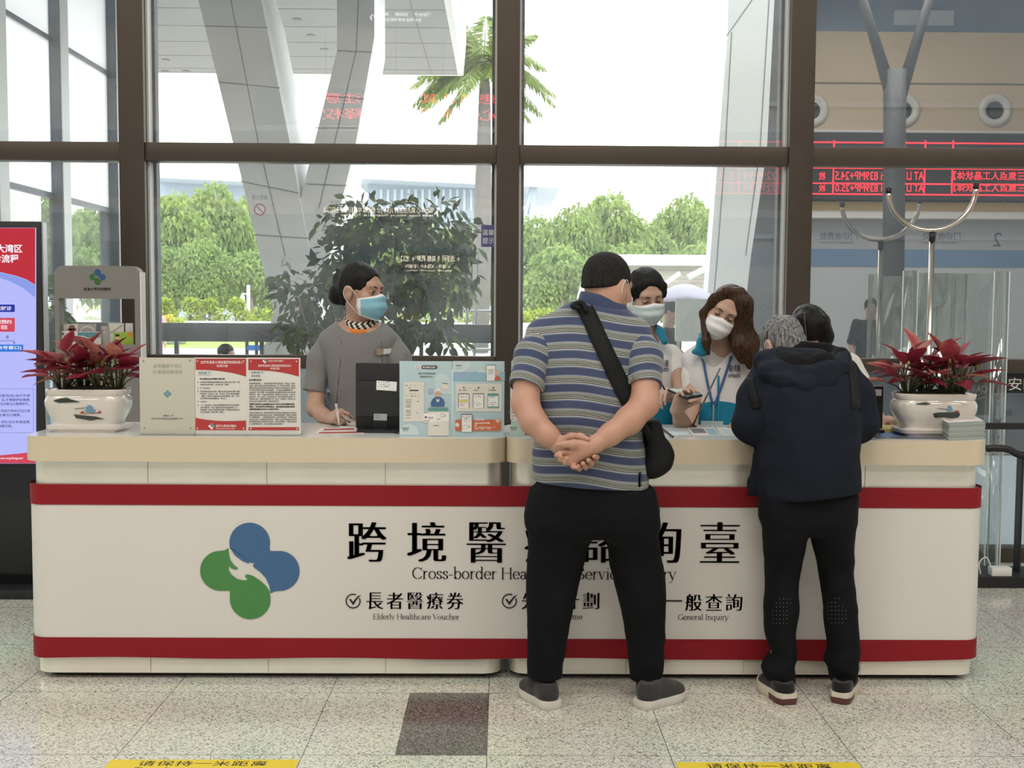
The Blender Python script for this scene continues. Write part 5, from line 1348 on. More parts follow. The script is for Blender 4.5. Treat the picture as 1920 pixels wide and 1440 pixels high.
FHr = Field(); hd_n.e(FHr, (0, -.016, .036), (.082, .100, .092)); hd_n.e(FHr, (0, -.052, -.03), (.064, .056, .062), .03); hd_n.e(FHr, (0, .095, -.012), (.066, .06, .066), .02, 's')
for sx in (-1, 1): hd_n.e(FHr, (sx * .090, -.002, -.016), (.026, .026, .034), .008, 's')
FHr.wrinkle(.009, (60, 60, 22), 3).wrinkle(.005, (130, 130, 60), 6); fobj('hair', FHr, .0038, M_hgrey, nav)
hd_n.eyes(nav, (0, -.3), .5); hd_n.mask(nav, M_maskw)
FJ = Field()
FJ.zloft([zs(1517, 940, YN, 94, .150), zs(1517, 900, YN, 94, .155), zs(1516, 850, YN, 94, .155), zs(1514, 790, YN + .02, 96, .155), zs(1511, 735, YN + .05, 95, .15), zs(1508, 700, YN + .09, 86, .135), zs(1506, 676, YN + .14, 66, .11), zs(1504, 655, YN + .18, 42, .08)], .02, n=2.4)
FJ.chain([at(1440, 702, -.09), at(1422, 745, -.11), at(1409, 796, -.13)], [.070, .070, .068], .05); FJ.chain([at(1409, 796, -.13), at(1425, 784, .06), at(1450, 780, .24)], [.070, .062, .05], .04)
FJ.chain([at(1578, 698, -.09), at(1597, 742, -.11), at(1609, 792, -.13)], [.070, .070, .068], .05); FJ.chain([at(1608, 792, -.13), at(1602, 784, .06), at(1584, 780, .24)], [.070, .062, .05], .04)
FJ.chain([at(1428, 860, -.14), at(1420, 905, -.12), at(1409, 934, -.11)], [.035, .032, .022], .03)
FJ.half(at(1516, 927, YN), (.10, 0, -1)); 
FJ.wrinkle(.024, (7, 7, 4.5), 7).wrinkle(.007, (11, 11, 17), 3)
jacket = fobj('jacket', FJ, .0072, M_navy, nav)
FHd = Field()
FHd.chain([at(1440, 664, -.0), at(1429, 678, -.09), at(1440, 699, -.18), at(1470, 720, -.235), at(1508, 729, -.25), at(1548, 716, -.235), at(1578, 690, -.17), at(1585, 666, -.05)], [.022, .028, .034, .036, .037, .034, .030, .024], .03)
FHd.chain([at(1446, 676, -.08), at(1470, 703, -.185), at(1508, 712, -.20), at(1546, 700, -.185), at(1572, 676, -.09)], [.035, .042, .045, .042, .035], .04)
FHd.wrinkle(.016, (9, 9, 16), 2).wrinkle(.006, (22, 22, 34), 6); fobj('hood', FHd, .005, M_navy, nav)
FLi = Field(); FLi.chain([at(1448, 668, -.05), at(1474, 692, -.165), at(1508, 699, -.185), at(1544, 690, -.165), at(1574, 664, -.05)], [.030, .036, .040, .036, .030], .03)
FLi.chain([at(1456, 678, .0), at(1480, 668, .02), at(1508, 659, .03), at(1542, 661, .02), at(1574, 668, -.02)], [.024, .030, .032, .032, .026], .03); FLi.ell(at(1510, 684, -.125), (.118, .085, .056), None, .04)
FLi.wrinkle(.020, (11, 11, 22), 5).wrinkle(.006, (26, 26, 40), 9); fobj('hood_lining', FLi, .005, M_navyin, nav)
FT = Field(); YL = -.155
FT.zloft([zs(1516, 905, YN, 88, .12), zs(1515, 940, YN, 89, .125), zs(1515, 975, YN, 88, .12), zs(1515, 998, YN, 66, .09)], .03)
FT.zloft([zs(1470, 930, YN, 44, .11), zs(1471, 1000, YN, 40, .105), zs(1468, 1060, YL, 33, .09), zs(1465, 1100, YL, 30, .085), zs(1465, 1140, YL, 32, .085), zs(1463, 1190, YL, 28, .082), zs(1469, 1222, YL, 25, .08), zs(1460, 1248, YL, 30, .085), zs(1463, 1275, YL, 26, .075)], .03)
FT.zloft([zs(1560, 930, YN, 43, .11), zs(1560, 1000, YN, 40, .105), zs(1566, 1060, YL, 32, .09), zs(1571, 1100, YL, 30, .085), zs(1576, 1150, YL, 31, .085), zs(1581, 1215, YL, 30, .085), zs(1576, 1238, YL, 30, .08), zs(1580, 1255, YL, 26, .08), zs(1580, 1278, YL, 24, .075)], .03)
FT.wrinkle(.007, (9, 9, 14), 4).wrinkle(.014, (9, 9, 20), 9, lambda p: np.clip((.22 - p[:, 2]) / .1, 0, 1))
trn = fobj('trousers', FT, .0065, M_trk, nav)
bv = bvh_of(trn); dots = []
M_refl = mat('reflective_dot', (.09, .09, .095), .4)
for (x0, y0, rows) in ((1449, 1123, ((2, 6), (1, 6), (1, 5), (0, 5), (0, 5), (0, 5), (0, 5))), (1553, 1122, ((2, 4), (0, 3), (0, 5), (0, 6), (0, 6), (0, 6), (1, 5)))):
    for r, (a, b) in enumerate(rows):
        for c in range(a, b): dots.append(disc2(x0 + c * 6.6, y0 + r * 7.6, 1.1, 6))
drape('reflective_dots', bv, dots, M_refl, nav)
M_shoeb = cloth('black_sneaker_mesh', (.008, .008, .009), .8); M_cream = mat('cream_sole', (.6, .55, .46), .6); M_maroon = mat('maroon_heel', (.10, .03, .03), .5)
shoe(nav, flo(1479, 1322), flo(1430, 1288), M_shoeb, M_cream, .047, .06, 'left black sneaker with cream and maroon sole', M_maroon, .045); shoe(nav, flo(1574, 1320), flo(1594, 1288), M_shoeb, M_cream, .045, .06, 'right black sneaker with cream and maroon sole', M_maroon, .045)
bp_ = thing('backpack_straps', 'black pack straps over the shoulders of the navy jacket', 'straps', at(1412, 700, -.1))
bv = bvh_of(jacket)
ribbon('strap', bv, [(1418, 668), (1408, 686), (1407, 715), (1412, 742), (1418, 765)], 15, M_webbing, bp_, .004, 8, .003); ribbon('strap', bv, [(1590, 676), (1598, 696), (1603, 720), (1605, 745), (1606, 765)], 17, M_webbing, bp_, .004, 8, .003)
# ================================================================== staff behind the counter
def px_text(s, x0, x1, yb, h, **k):
    return [(np.stack([v[:, 0], yb - (v[:, 1] - 0)], 1), f) for v, f in fit_text(s, x0, x1, 0, h, **k)]
def legs(parent, cx, cy, z0, m, sk=.085, gap=.09):
    F = Field()
    for s_ in (-1, 1): F.zloft([(cx + s_ * gap, cy, .05, .058, .06), (cx + s_ * gap, cy, .45, .065, .07), (cx + s_ * gap * .95, cy, z0, .085, .1)], .04)
    fobj('trousers', F, .012, m, parent)
    for s_ in (-1, 1): shoe(parent, V3((cx + s_ * gap, cy + .05, 0)), V3((cx + s_ * gap * 1.3, cy - .2, 0)), M_shoeb, M_dark, .045, .06)

# ---- receptionist
YR = .72
rec = thing('person', 'receptionist with a black hair bun and blue mask in a grey uniform, writing', 'person', (at(672, 700, YR).x, YR, 0))
hd_r = Head(at(678, 547, .70), (.87, -.49, -.06), (.02, 0, 1), 1.10)
FB = Field(); hd_r.skull(FB, at(676, 622, .735), .050, .94)
FB.zloft([zs(672, 690, YR, 50, .085), zs(672, 650, YR, 62, .085), zs(672, 622, YR, 62, .075), zs(674, 606, YR + .01, 40, .06), zs(676, 596, YR + .015, 24, .05)], .03)
el_r, wr_r = at(591, 766, .66), at(623, 786, .50)
FA = Field(); FA.chain([at(604, 660, .72), at(594, 715, .70), el_r], [.045, .040, .038], .03); FA.chain([el_r, at(604, 778, .58), wr_r], [.038, .034, .025], .02)
FH = Field(); FH.cap(at(612, 782, .54), wr_r, .029, .024, .02)
hand(FH, wr_r + V3((0, 0, .012)), (.42, -.85, .12), (.80, .10, -.55), (-.2, -.2, 1), (.85, 1.0, 1.1, 1.15), .03, .92, .6, (.55, -.75, .15))
FA2 = Field(); FA2.chain([at(745, 660, .72), at(756, 715, .71), at(752, 766, .66)], [.045, .04, .038], .03); FA2.chain([at(752, 766, .66), at(722, 788, .52)], [.038, .025], .02); hand(FA2, at(722, 788, .52), (-.6, -.7, -.1), (0, 0, -1), (-.5, .3, .3), (.3, .35, .4, .4), .05, .92)
BI = lambda x, y0, Y, p: inner([([at(x, y0, Y), at(x, 730, Y), at(x, 850, Y)], [.05, .07, .08]), ([p[0], at(x, y0 + 40, Y), p[1]], [.035, .05, .035])] + [([at(x, 850, Y), (at(x, 850, Y).x + q * .09, Y, .4), (at(x, 850, Y).x + q * .09, Y, .08)], [.07, .05, .04]) for q in (-1, 1)])
fobj('body', merge(FB.mesh(.004), FA.mesh(.006), FH.mesh(.0028), FA2.mesh(.005), BI(674, 640, YR, (at(604, 660, .72), at(745, 660, .72)))), 0, M_skin, rec)
hd_r.eyes(rec, (.25, .02), .10); hd_r.mask(rec, M_maskb, lab='light blue surgical mask with white edges', wid=.070, top=-.014, bot=-.118)
FHr = Field(); hd_r.e(FHr, (0, -.018, .036), (.080, .099, .088)); hd_r.e(FHr, (0, -.06, -.01), (.062, .05, .06), .03)
hd_r.e(FHr, (0, .104, -.004), (.066, .062, .078), .015, 's')
for sx in (-1, 1): hd_r.e(FHr, (sx * .090, .030, -.05), (.030, .058, .066), .012, 's')
FHr.ell(at(634, 552, .735), (.047, .045, .050), None, .01); FHr.ell(at(638, 524, .73), (.036, .036, .036), None, .02); FHr.cap(at(632, 506, .73), at(640, 514, .73), .006, .012, .012)
FHr.half(hd_r.w(0, -.03, -.055), hd_r.M @ V3((0, .35, -1)), .01)
FHr.wrinkle(.005, (45, 45, 45), 2); fobj('hair', FHr, .004, M_hblack, rec)
FD = Field()
FD.zloft([zs(676, 860, YR, 56, .105), zs(675, 800, YR, 53, .100), zs(673, 750, YR, 52, .098), zs(671, 700, YR, 58, .108), zs(670, 665, YR, 66, .108), zs(671, 643, YR, 73, .098), zs(672, 628, YR, 72, .086), zs(673, 616, YR, 60, .076), zs(674, 607, YR + .01, 48, .07), zs(675, 600, YR + .015, 34, .06)], .02, n=2.4)
FD.zloft([(at(676, 860, YR).x, YR, .55, .16, .12), (at(676, 860, YR).x, YR, .88, .155, .115)], .06)
FD.ell(at(674, 594, YR - .03), (45 / 402, .16, 32 / 402), None, .006, 's'); FD.rbox(at(674, 618, YR - .12), (.012, .1, .028), .004, np.array(Matrix.Rotation(rad(45), 3, 'Y')), .004, 's')
FD.wrinkle(.007, (9, 9, 7), 4).wrinkle(.003, (20, 20, 20), 14)
dress = fobj('uniform', FD, .0055, M_dress, rec)
for sh, p3 in (('l', (at(613, 645, .73), at(602, 674, .72), at(588, 735, .69))), ('r', (at(731, 640, .73), at(745, 672, .72), at(760, 735, .70)))):
    G_ = Field(); G_.chain(p3, [.050, .055, .055], .04); d_ = (p3[2] - p3[1]).normalized(); G_.half(p3[2], d_, .003); G_.cap(p3[2] - d_ * .06, p3[2] + d_ * .03, .044, .044, .004, 's'); G_.wrinkle(.005, (14, 14, 14), 8); fobj('sleeve', G_, .0045, M_dress, rec)
bv = bvh_of(dress)
drape('seam', bv, line2([(640, 640), (638, 680), (634, 720), (630, 770), (632, 800)], .9) + line2([(715, 640), (716, 675), (722, 710)], .9), mat('uniform_seam', (.05, .05, .05), .9), rec, .002)
plate('name_badge', bv, [(706, 654.5), (735, 652.5), (735, 664), (706.5, 666)], mat('badge_gold', (.42, .36, .24), .35, .4), rec, .004)
plate('name_badge', bv, [(719, 654.5), (733.5, 653.6), (733.5, 662.6), (719, 663.8)], mat('badge_white', (.7, .69, .66), .4), rec, .0062)
# scarf with black and white chevrons over an orange lining
M_sc_b, M_sc_w, M_sc_o = cloth('scarf_black', (.012, .011, .011), .6, 0), cloth('scarf_cream', (.62, .56, .47), .6, 0), cloth('scarf_orange', (.62, .20, .05), .6, 0)
def scarf(nm, c, rx, ry, prof, tilt, mats, colour, parent, n=72):
    bm = bmesh.new(); rows = []
    for k in range(n):
        a_ = 2 * math.pi * k / n; ca, sa = math.cos(a_), math.sin(a_)
        rows.append([bm.verts.new((c.x + rx * r_ * ca, c.y + ry * r_ * sa, c.z + z_ + tilt * sa)) for r_, z_ in prof])
    for k in range(n):
        for j in range(len(prof) - 1):
            f = bm.faces.new((rows[k][j], rows[(k + 1) % n][j], rows[(k + 1) % n][j + 1], rows[k][j + 1])); f.material_index = colour(k, j)
    return obj(nm, bm, mats, parent, smooth=True)
sc = scarf('neck_scarf', at(677, 597, .722), .073, .070, [(1.03, -.032), (1.12, -.024), (1.13, -.014), (1.10, -.004), (1.05, .006), (1.0, .012), (.95, .006)], .028, [M_sc_b, M_sc_w], lambda k, j: 1 if ((k + (j if j < 3 else 6 - j)) % 4 < 2) else 0, rec)
scarf('lining', at(675, 606, .722), .077, .074, [(1.02, -.03), (1.14, -.018), (1.1, .0), (1.0, .008)], .030, [M_sc_o], lambda k, j: 0, sc)
legs(rec, at(676, 860, YR).x, YR, .62, M_dress)
pen = thing('pen', 'white ballpoint pen held upright in the receptionist hand', 'pen', at(637, 799, .405))
bm = bmesh.new(); tube(bm, [at(637, 799, .405), at(635.5, 793, .405), at(630, 757, .40)], [.001, .0042, .0048], 10); obj('barrel', bm, mat('pen_white', (.75, .74, .7), .3), pen, smooth=True)
bm = bmesh.new(); tube(bm, [at(630, 757, .394), at(632, 772, .397)], .0016, 6); obj('clip', bm, M_gal, pen)

# ---- staff in white and teal vests
def vest_mat():
    m = mat('white_teal_vest', (.62, .62, .64), .8, spec=.2); nt, N, L = nodes_of(m); a = N.new('ShaderNodeAttribute'); a.attribute_name = 'zone'
    g = N.new('ShaderNodeMath'); g.operation = 'GREATER_THAN'; g.inputs[1].default_value = 0; L.new(a.outputs['Fac'], g.inputs[0])
    x = N.new('ShaderNodeMix'); x.data_type = 'RGBA'; x.inputs['A'].default_value = (.62, .61, .62, 1); x.inputs['B'].default_value = (.012, .18, .29, 1)
    L.new(g.outputs[0], x.inputs['Factor']); L.new(x.outputs['Result'], N['Principled BSDF'].inputs['Base Color']); return m
M_vest2 = vest_mat(); M_print = mat('vest_print', (.05, .055, .09), .7); M_lany = mat('lanyard_blue', (.03, .10, .24), .6)
# long-haired staff member
YS = .78
s3 = thing('person', 'staff member with long brown hair, white mask and teal-collared vest, tilting her head down', 'person', (at(1342, 720, YS).x, YS, 0), 'staff in white and teal vests')
hd_3 = Head(at(1360, 584, .66), (-.26, -.90, -.26), (.40, -.26, .88), 1.06)
FB = Field(); hd_3.skull(FB, at(1352, 660, .74), .048, .92)
FA = Field(); FA.chain([at(1302, 680, .77), at(1298, 745, .72), at(1293, 806, .54)], [.042, .04, .036], .03); FA.chain([at(1290, 806, .50), at(1277, 790, .44), at(1268, 769, .39)], [.037, .033, .024], .02)
FH = Field(); FH.cap(at(1277, 790, .44), at(1268, 769, .39), .033, .024, .02); hand(FH, at(1268, 770, .39), (.25, -.3, .8), (.35, -.9, .1), (1, 0, .4), (.45, .5, .5, .55), .05, .88, .4, (.9, -.25, .45))
FA2 = Field(); FA2.chain([at(1395, 690, .76), at(1408, 750, .72), at(1400, 800, .62), at(1380, 800, .48)], [.042, .04, .037, .025], .03); hand(FA2, at(1380, 799, .48), (-.3, -.9, -.15), (0, 0, -1), (-1, 0, 0), (.3, .3, .35, .4), .05, .88)
fobj('body', merge(FB.mesh(.004), FA.mesh(.006), FH.mesh(.0026), FA2.mesh(.005), BI(1345, 670, YS, (at(1302, 680, .77), at(1395, 690, .76)))), 0, M_skin2, s3)
hd_3.eyes(s3, (-.1, -.35), .62, M_skin2); hd_3.mask(s3, M_maskw, lab='white face mask', wid=.068)
FHr = Field(); hd_3.e(FHr, (0, -.018, .036), (.079, .098, .084)); hd_3.e(FHr, (.004, .112, .002), (.058, .072, .092), .010, 's')
FHr.chain([hd_3.w(-.02, .03, .118), hd_3.w(-.058, .045, .085), hd_3.w(-.078, .035, .03), hd_3.w(-.080, .03, -.05), at(1400, 652, .63), at(1406, 688, .63)], [.014, .022, .026, .028, .028, .014], .045)
FHr.chain([hd_3.w(-.06, .0, .08), hd_3.w(-.086, -.01, .0), at(1408, 640, .67), at(1416, 686, .67)], [.022, .028, .030, .012], .045); FHr.chain([hd_3.w(-.074, .035, -.04), at(1386, 650, .61), at(1390, 676, .61)], [.024, .027, .012], .045)
FHr.chain([hd_3.w(-.02, .03, .118), hd_3.w(.040, .05, .095), hd_3.w(.072, .040, .04), hd_3.w(.078, .036, -.04), at(1324, 640, .61), at(1328, 663, .60)], [.012, .018, .019, .020, .019, .010], .02)
FHr.chain([hd_3.w(0, -.06, -.04), at(1362, 664, .78)], [.07, .058], .03); hd_3.e(FHr, (.004, .124, -.012), (.050, .062, .094), .008, 's')
FHr.wrinkle(.0035, (120, 120, 3), 2, None, .15).wrinkle(.002, (240, 240, 5), 5, None, .1); fobj('hair', FHr, .0032, M_hbrown, s3)
FTe = Field(); FTe.zloft([zs(1343, 780, YS, 46, .095), zs(1344, 710, YS, 52, .098), zs(1347, 668, YS, 56, .085), zs(1350, 650, YS + .01, 38, .065), zs(1351, 640, YS + .01, 24, .052)], .02); FTe.ell(at(1351, 632, YS - .05), (22 / 398, .10, 14 / 398), None, .004, 's'); fobj('tee_shirt', FTe, .006, M_tee, s3)
FV = Field()
FV.zloft([zs(1343, 840, YS, 56, .112), zs(1342, 790, YS, 56, .112), zs(1342, 745, YS, 58, .112), zs(1344, 700, YS, 64, .112), zs(1347, 668, YS, 70, .098), zs(1350, 650, YS + .01, 52, .078), zs(1351, 640, YS + .01, 34, .064)], .02, n=2.5)
FV.rbox(at(1347, 655, YS - .12), (.055, .10, .075), .02, np.array(Matrix.Rotation(rad(45), 3, 'Y')), .01, 's'); FV.ell(at(1351, 636, YS), (.075, .09, .03), None, .006, 's')
FV.wrinkle(.010, (7, 7, 6), 6)
vz = at(1340, 760, YS - .1).z
vest = fobj('vest', FV, .0055, M_vest2, s3, attr={'zone': lambda p: vz - p[:, 2] + .02 * np.sin((p[:, 0]) * 14)})
for p3 in ((at(1304, 672, .78), at(1300, 702, .76), at(1298, 738, .74)), (at(1396, 672, .78), at(1404, 702, .76), at(1408, 740, .73))):
    G_ = Field(); G_.chain(p3, [.046, .050, .050], .03); d_ = (p3[2] - p3[1]).normalized(); G_.half(p3[2], d_, .003); G_.wrinkle(.006, (14, 14, 14), 8); fobj('sleeve', G_, .006, M_tee, s3)
bv = bvh_of(vest)
def flap(nm, pts, m, parent, th=.006):
    bm = bmesh.new(); f = bm.faces.new([bm.verts.new(p) for p in pts]); bmesh.ops.triangulate(bm, faces=[f]); o = obj(nm, bm, m, parent); md = o.modifiers.new('thickness', 'SOLIDIFY'); md.thickness = th; md.offset = 0; b2 = o.modifiers.new('round', 'BEVEL'); b2.width = .002; return o
FC = Field(); FC.chain([at(1326, 628, .72), at(1316, 640, .665), at(1309, 656, .655)], [.014, .020, .016], .02); FC.chain([at(1318, 630, .70), at(1322, 654, .655), at(1316, 664, .65)], [.02, .016, .009], .02); FC.chain([at(1300, 660, .66), at(1322, 664, .652)], [.009, .008], .02); fobj('collar', FC, .004, M_teal, s3)
FC = Field(); FC.chain([at(1376, 634, .72), at(1386, 648, .67), at(1394, 662, .66)], [.016, .022, .012], .02); FC.chain([at(1378, 664, .655), at(1396, 665, .66)], [.009, .009], .02); fobj('collar', FC, .004, M_teal, s3)
ribbon('zip', bv, [(1347, 704), (1347, 750), (1347, 800)], 4, M_teal, s3, .003, 6, .002)
ribbon('lanyard', bv, [(1318, 672), (1326, 715), (1337, 762)], 4.5, M_lany, s3, .005, 8, .002); ribbon('lanyard', bv, [(1371, 668), (1356, 715), (1339, 762)], 4.5, M_lany, s3, .006, 8, .002)
ribbon('lanyard', bv, [(1338, 760), (1337.5, 775), (1337, 790)], 3, M_gal, s3, .006, 5, .002)
plate('id_card', bv, [(1314, 789), (1356, 790), (1356, 808), (1314, 808)], mat('id_card_film', (.45, .55, .58), .25), s3, .010)
drape('lettering', bv, px_text('醫健通', 1366.5, 1388, 697, 13, offset=.01), M_print, s3, .003); drape('lettering', bv, px_text('eHealth', 1366, 1388, 708, 9, offset=.012), M_print, s3, .003)
legs(s3, at(1343, 840, YS).x, YS, .86, M_trk)

# short-haired staff member
Y2 = 1.0
s2 = thing('person', 'staff member with short black hair and pale mask, half hidden by the striped visitor', 'person', (at(1216, 720, Y2).x, Y2, 0), 'staff in white and teal vests')
hd_2 = Head(at(1212, 555, .93), (.20, -.90, -.30), (-.05, -.25, 1), 1.08)
FB = Field(); hd_2.skull(FB, at(1212, 636, .99), .050, .96); FB.zloft([zs(1214, 660, Y2, 48, .08), zs(1213, 636, Y2, 30, .06)], .03)
FA = Field(); FA.chain([at(1268, 668, .99), at(1274, 705, .92), at(1278, 742, .82)], [.042, .038, .036], .03); FA.chain([at(1278, 742, .82), at(1262, 742, .70), at(1246, 736, .58)], [.036, .032, .024], .02)
FH = Field(); FH.cap(at(1262, 742, .70), at(1246, 736, .58), .031, .024, .02); hand(FH, at(1246, 737, .58), (-.35, -.85, .05), (.2, 0, -1), (1, -.3, .2), (.45, .6, .7, .8), .05, .9, .4, (.3, -.85, .3))
FA2 = Field(); FA2.chain([at(1160, 668, .99), at(1152, 720, .92), at(1156, 770, .85), at(1190, 790, .66)], [.042, .04, .036, .025], .03); hand(FA2, at(1190, 790, .66), (.5, -.8, -.1), (0, 0, -1), (1, 0, 0), (.3, .3, .35, .4), .05, .9)
fobj('body', merge(FB.mesh(.004), FA.mesh(.006), FH.mesh(.0028), FA2.mesh(.006), BI(1214, 650, Y2, (at(1268, 668, .99), at(1160, 668, .99)))), 0, M_skin2, s2)
hd_2.eyes(s2, (.1, -.4), .66, M_skin2); hd_2.mask(s2, M_maskp, lab='pale blue-green surgical mask', wid=.072)
FHr = Field(); hd_2.e(FHr, (0, -.014, .042), (.081, .100, .086)); hd_2.e(FHr, (0, .100, -.01), (.064, .058, .088), .014, 's')
for sx in (-1, 1): hd_2.e(FHr, (sx * .088, .01, -.06), (.026, .05, .056), .01, 's'); hd_2.cp(FHr, (sx * .074, .03, .05), (sx * .076, .02, .0), .014, .010, .02)
FHr.half(hd_2.w(0, -.03, -.06), hd_2.M @ V3((0, .3, -1)), .01); FHr.wrinkle(.006, (50, 50, 30), 7); fobj('hair', FHr, .004, M_hblack, s2)
FTe = Field(); FTe.zloft([zs(1214, 780, Y2, 54, .10), zs(1214, 700, Y2, 56, .10), zs(1213, 665, Y2, 56, .085), zs(1213, 645, Y2, 38, .065), zs(1213, 636, Y2, 26, .055)], .02); FTe.ell(at(1213, 628, Y2 - .03), (26 / 382, .10, 16 / 382), None, .004, 's'); fobj('tee_shirt', FTe, .006, M_tee, s2)
for p3 in ((at(1258, 664, .99), at(1266, 682, .97), at(1273, 702, .94)), (at(1164, 662, .99), at(1156, 690, .97), at(1153, 712, .94))):
    G_ = Field(); G_.chain(p3, [.048, .054, .056], .03); d_ = (p3[2] - p3[1]).normalized(); G_.half(p3[2], d_, .003); G_.cap(p3[2] - d_ * .05, p3[2] + d_ * .03, .045, .045, .004, 's'); G_.wrinkle(.006, (14, 14, 14), 3); fobj('sleeve', G_, .0042, M_tee, s2)
FV = Field(); FV.zloft([zs(1214, 840, Y2, 58, .115), zs(1214, 780, Y2, 57, .115), zs(1214, 720, Y2, 57, .115), zs(1214, 685, Y2, 58, .108), zs(1213, 660, Y2, 54, .092), zs(1213, 642, Y2, 38, .072), zs(1213, 634, Y2, 30, .062)], .02, n=2.5)
FV.rbox(at(1212, 640, Y2 - .12), (.05, .1, .05), .02, np.array(Matrix.Rotation(rad(45), 3, 'Y')), .01, 's'); FV.ell(at(1213, 630, Y2), (.072, .09, .03), None, .006, 's'); FV.wrinkle(.009, (7, 7, 6), 2)
vz2 = at(1240, 752, Y2 - .1).z
vest = fobj('vest', FV, .006, M_vest2, s2, attr={'zone': lambda p: vz2 - p[:, 2]}); bv = bvh_of(vest)
FC = Field(); FC.chain([at(1231, 612, .95), at(1238, 622, .90), at(1245, 640, .885)], [.012, .019, .016], .015); FC.chain([at(1238, 618, .93), at(1250, 642, .89)], [.014, .008], .015); fobj('collar', FC, .004, M_teal, s2)
FC = Field(); FC.chain([at(1192, 614, .95), at(1188, 630, .90), at(1184, 645, .89)], [.012, .018, .014], .015); fobj('collar', FC, .004, M_teal, s2)
drape('lettering', bv, px_text('醫健通', 1228, 1253.5, 687, 12, offset=.01), M_print, s2, .003); drape('lettering', bv, px_text('eHealth', 1223, 1253.5, 696.5, 10, offset=.012), M_print, s2, .003)
legs(s2, at(1214, 840, Y2).x, Y2, .86, M_trk)
pen = thing('pen', 'dark pen in the hand of the short-haired staff member', 'pen', at(1240, 738, .5)); bm = bmesh.new(); tube(bm, [at(1238.5, 716, .50), at(1245, 728, .50), at(1253, 740, .50)], [.0035, .0042, .0012], 8); obj('barrel', bm, M_dark, pen, smooth=True)

# writing staff member, head bowed
Y4 = .95
s4 = thing('person', 'person in white with bowed black parted hair, writing behind the visitor in navy', 'person', (at(1545, 720, Y4).x, Y4, 0))
hd_4 = Head(at(1512, 625, .80), (-.12, -.72, -.68), (.05, -.68, .72), 1.03)
FB = Field(); hd_4.skull(FB, at(1532, 662, .90), .05)
FA = Field(); FA.chain([at(1600, 700, .93), at(1634, 770, .85), at(1655, 800, .72)], [.042, .04, .036], .03); FA.chain([at(1655, 800, .72), at(1664, 790, .58)], [.036, .025], .02)
hand(FA, at(1664, 788, .57), (.15, -.95, .0), (0, 0, -1), (-1, 0, 0), (.6, .65, .7, .75), .05, .9)
FA2 = Field(); FA2.chain([at(1506, 690, .94), at(1492, 770, .86), at(1510, 800, .66)], [.042, .04, .026], .03); hand(FA2, at(1511, 798, .66), (.3, -.9, 0), (0, 0, -1), (1, 0, 0), (.4, .4, .5, .5), .05, .9)
fobj('body', merge(FB.mesh(.0045), FA.mesh(.0035), FA2.mesh(.005), BI(1545, 680, Y4, (at(1600, 700, .93), at(1506, 690, .94)))), 0, M_skin, s4)
hd_4.eyes(s4, (0, -.3), .7); hd_4.mask(s4, M_maskw)
FHr = Field(); hd_4.e(FHr, (0, -.016, .040), (.085, .104, .088)); hd_4.e(FHr, (0, .11, -.04), (.055, .06, .07), .012, 's')
for sx in (-1, 1): FHr.chain([hd_4.w(sx * .045, .02, .10), hd_4.w(sx * .075, .04, .03), hd_4.w(sx * .08, .035, -.05)], [.03, .036, .03], .03)
FHr.chain([hd_4.w(-.06, -.03, .05), hd_4.w(-.082, .0, -.03), hd_4.w(-.074, .01, -.10)], [.04, .034, .02], .03)
FHr.wrinkle(.006, (60, 60, 20), 4); h4 = fobj('hair', FHr, .0042, M_hblack, s4)
ribbon('parting', bvh_of(h4), [(1508, 585), (1509, 602), (1511, 622), (1512, 638)], (1.0, 1.8), mat('scalp', (.16, .10, .075), .7), s4, .0008, 6, .001)
FD = Field(); FD.zloft([zs(1550, 830, Y4, 60, .11), zs(1550, 760, Y4, 60, .11), zs(1550, 700, Y4, 64, .10), zs(1548, 668, Y4, 52, .08), zs(1542, 655, Y4 - .02, 34, .065)], .02); FD.chain([at(1590, 685, .95), at(1606, 715, .93), at(1622, 748, .89)], [.058, .054, .05], .03); FD.chain([at(1506, 685, .95), at(1494, 730, .93), at(1492, 770, .86)], [.058, .054, .05], .03); FD.wrinkle(.008, (9, 9, 9), 5); fobj('shirt', FD, .007, M_tee, s4)
legs(s4, at(1550, 830, Y4).x, Y4, .95, M_trk)

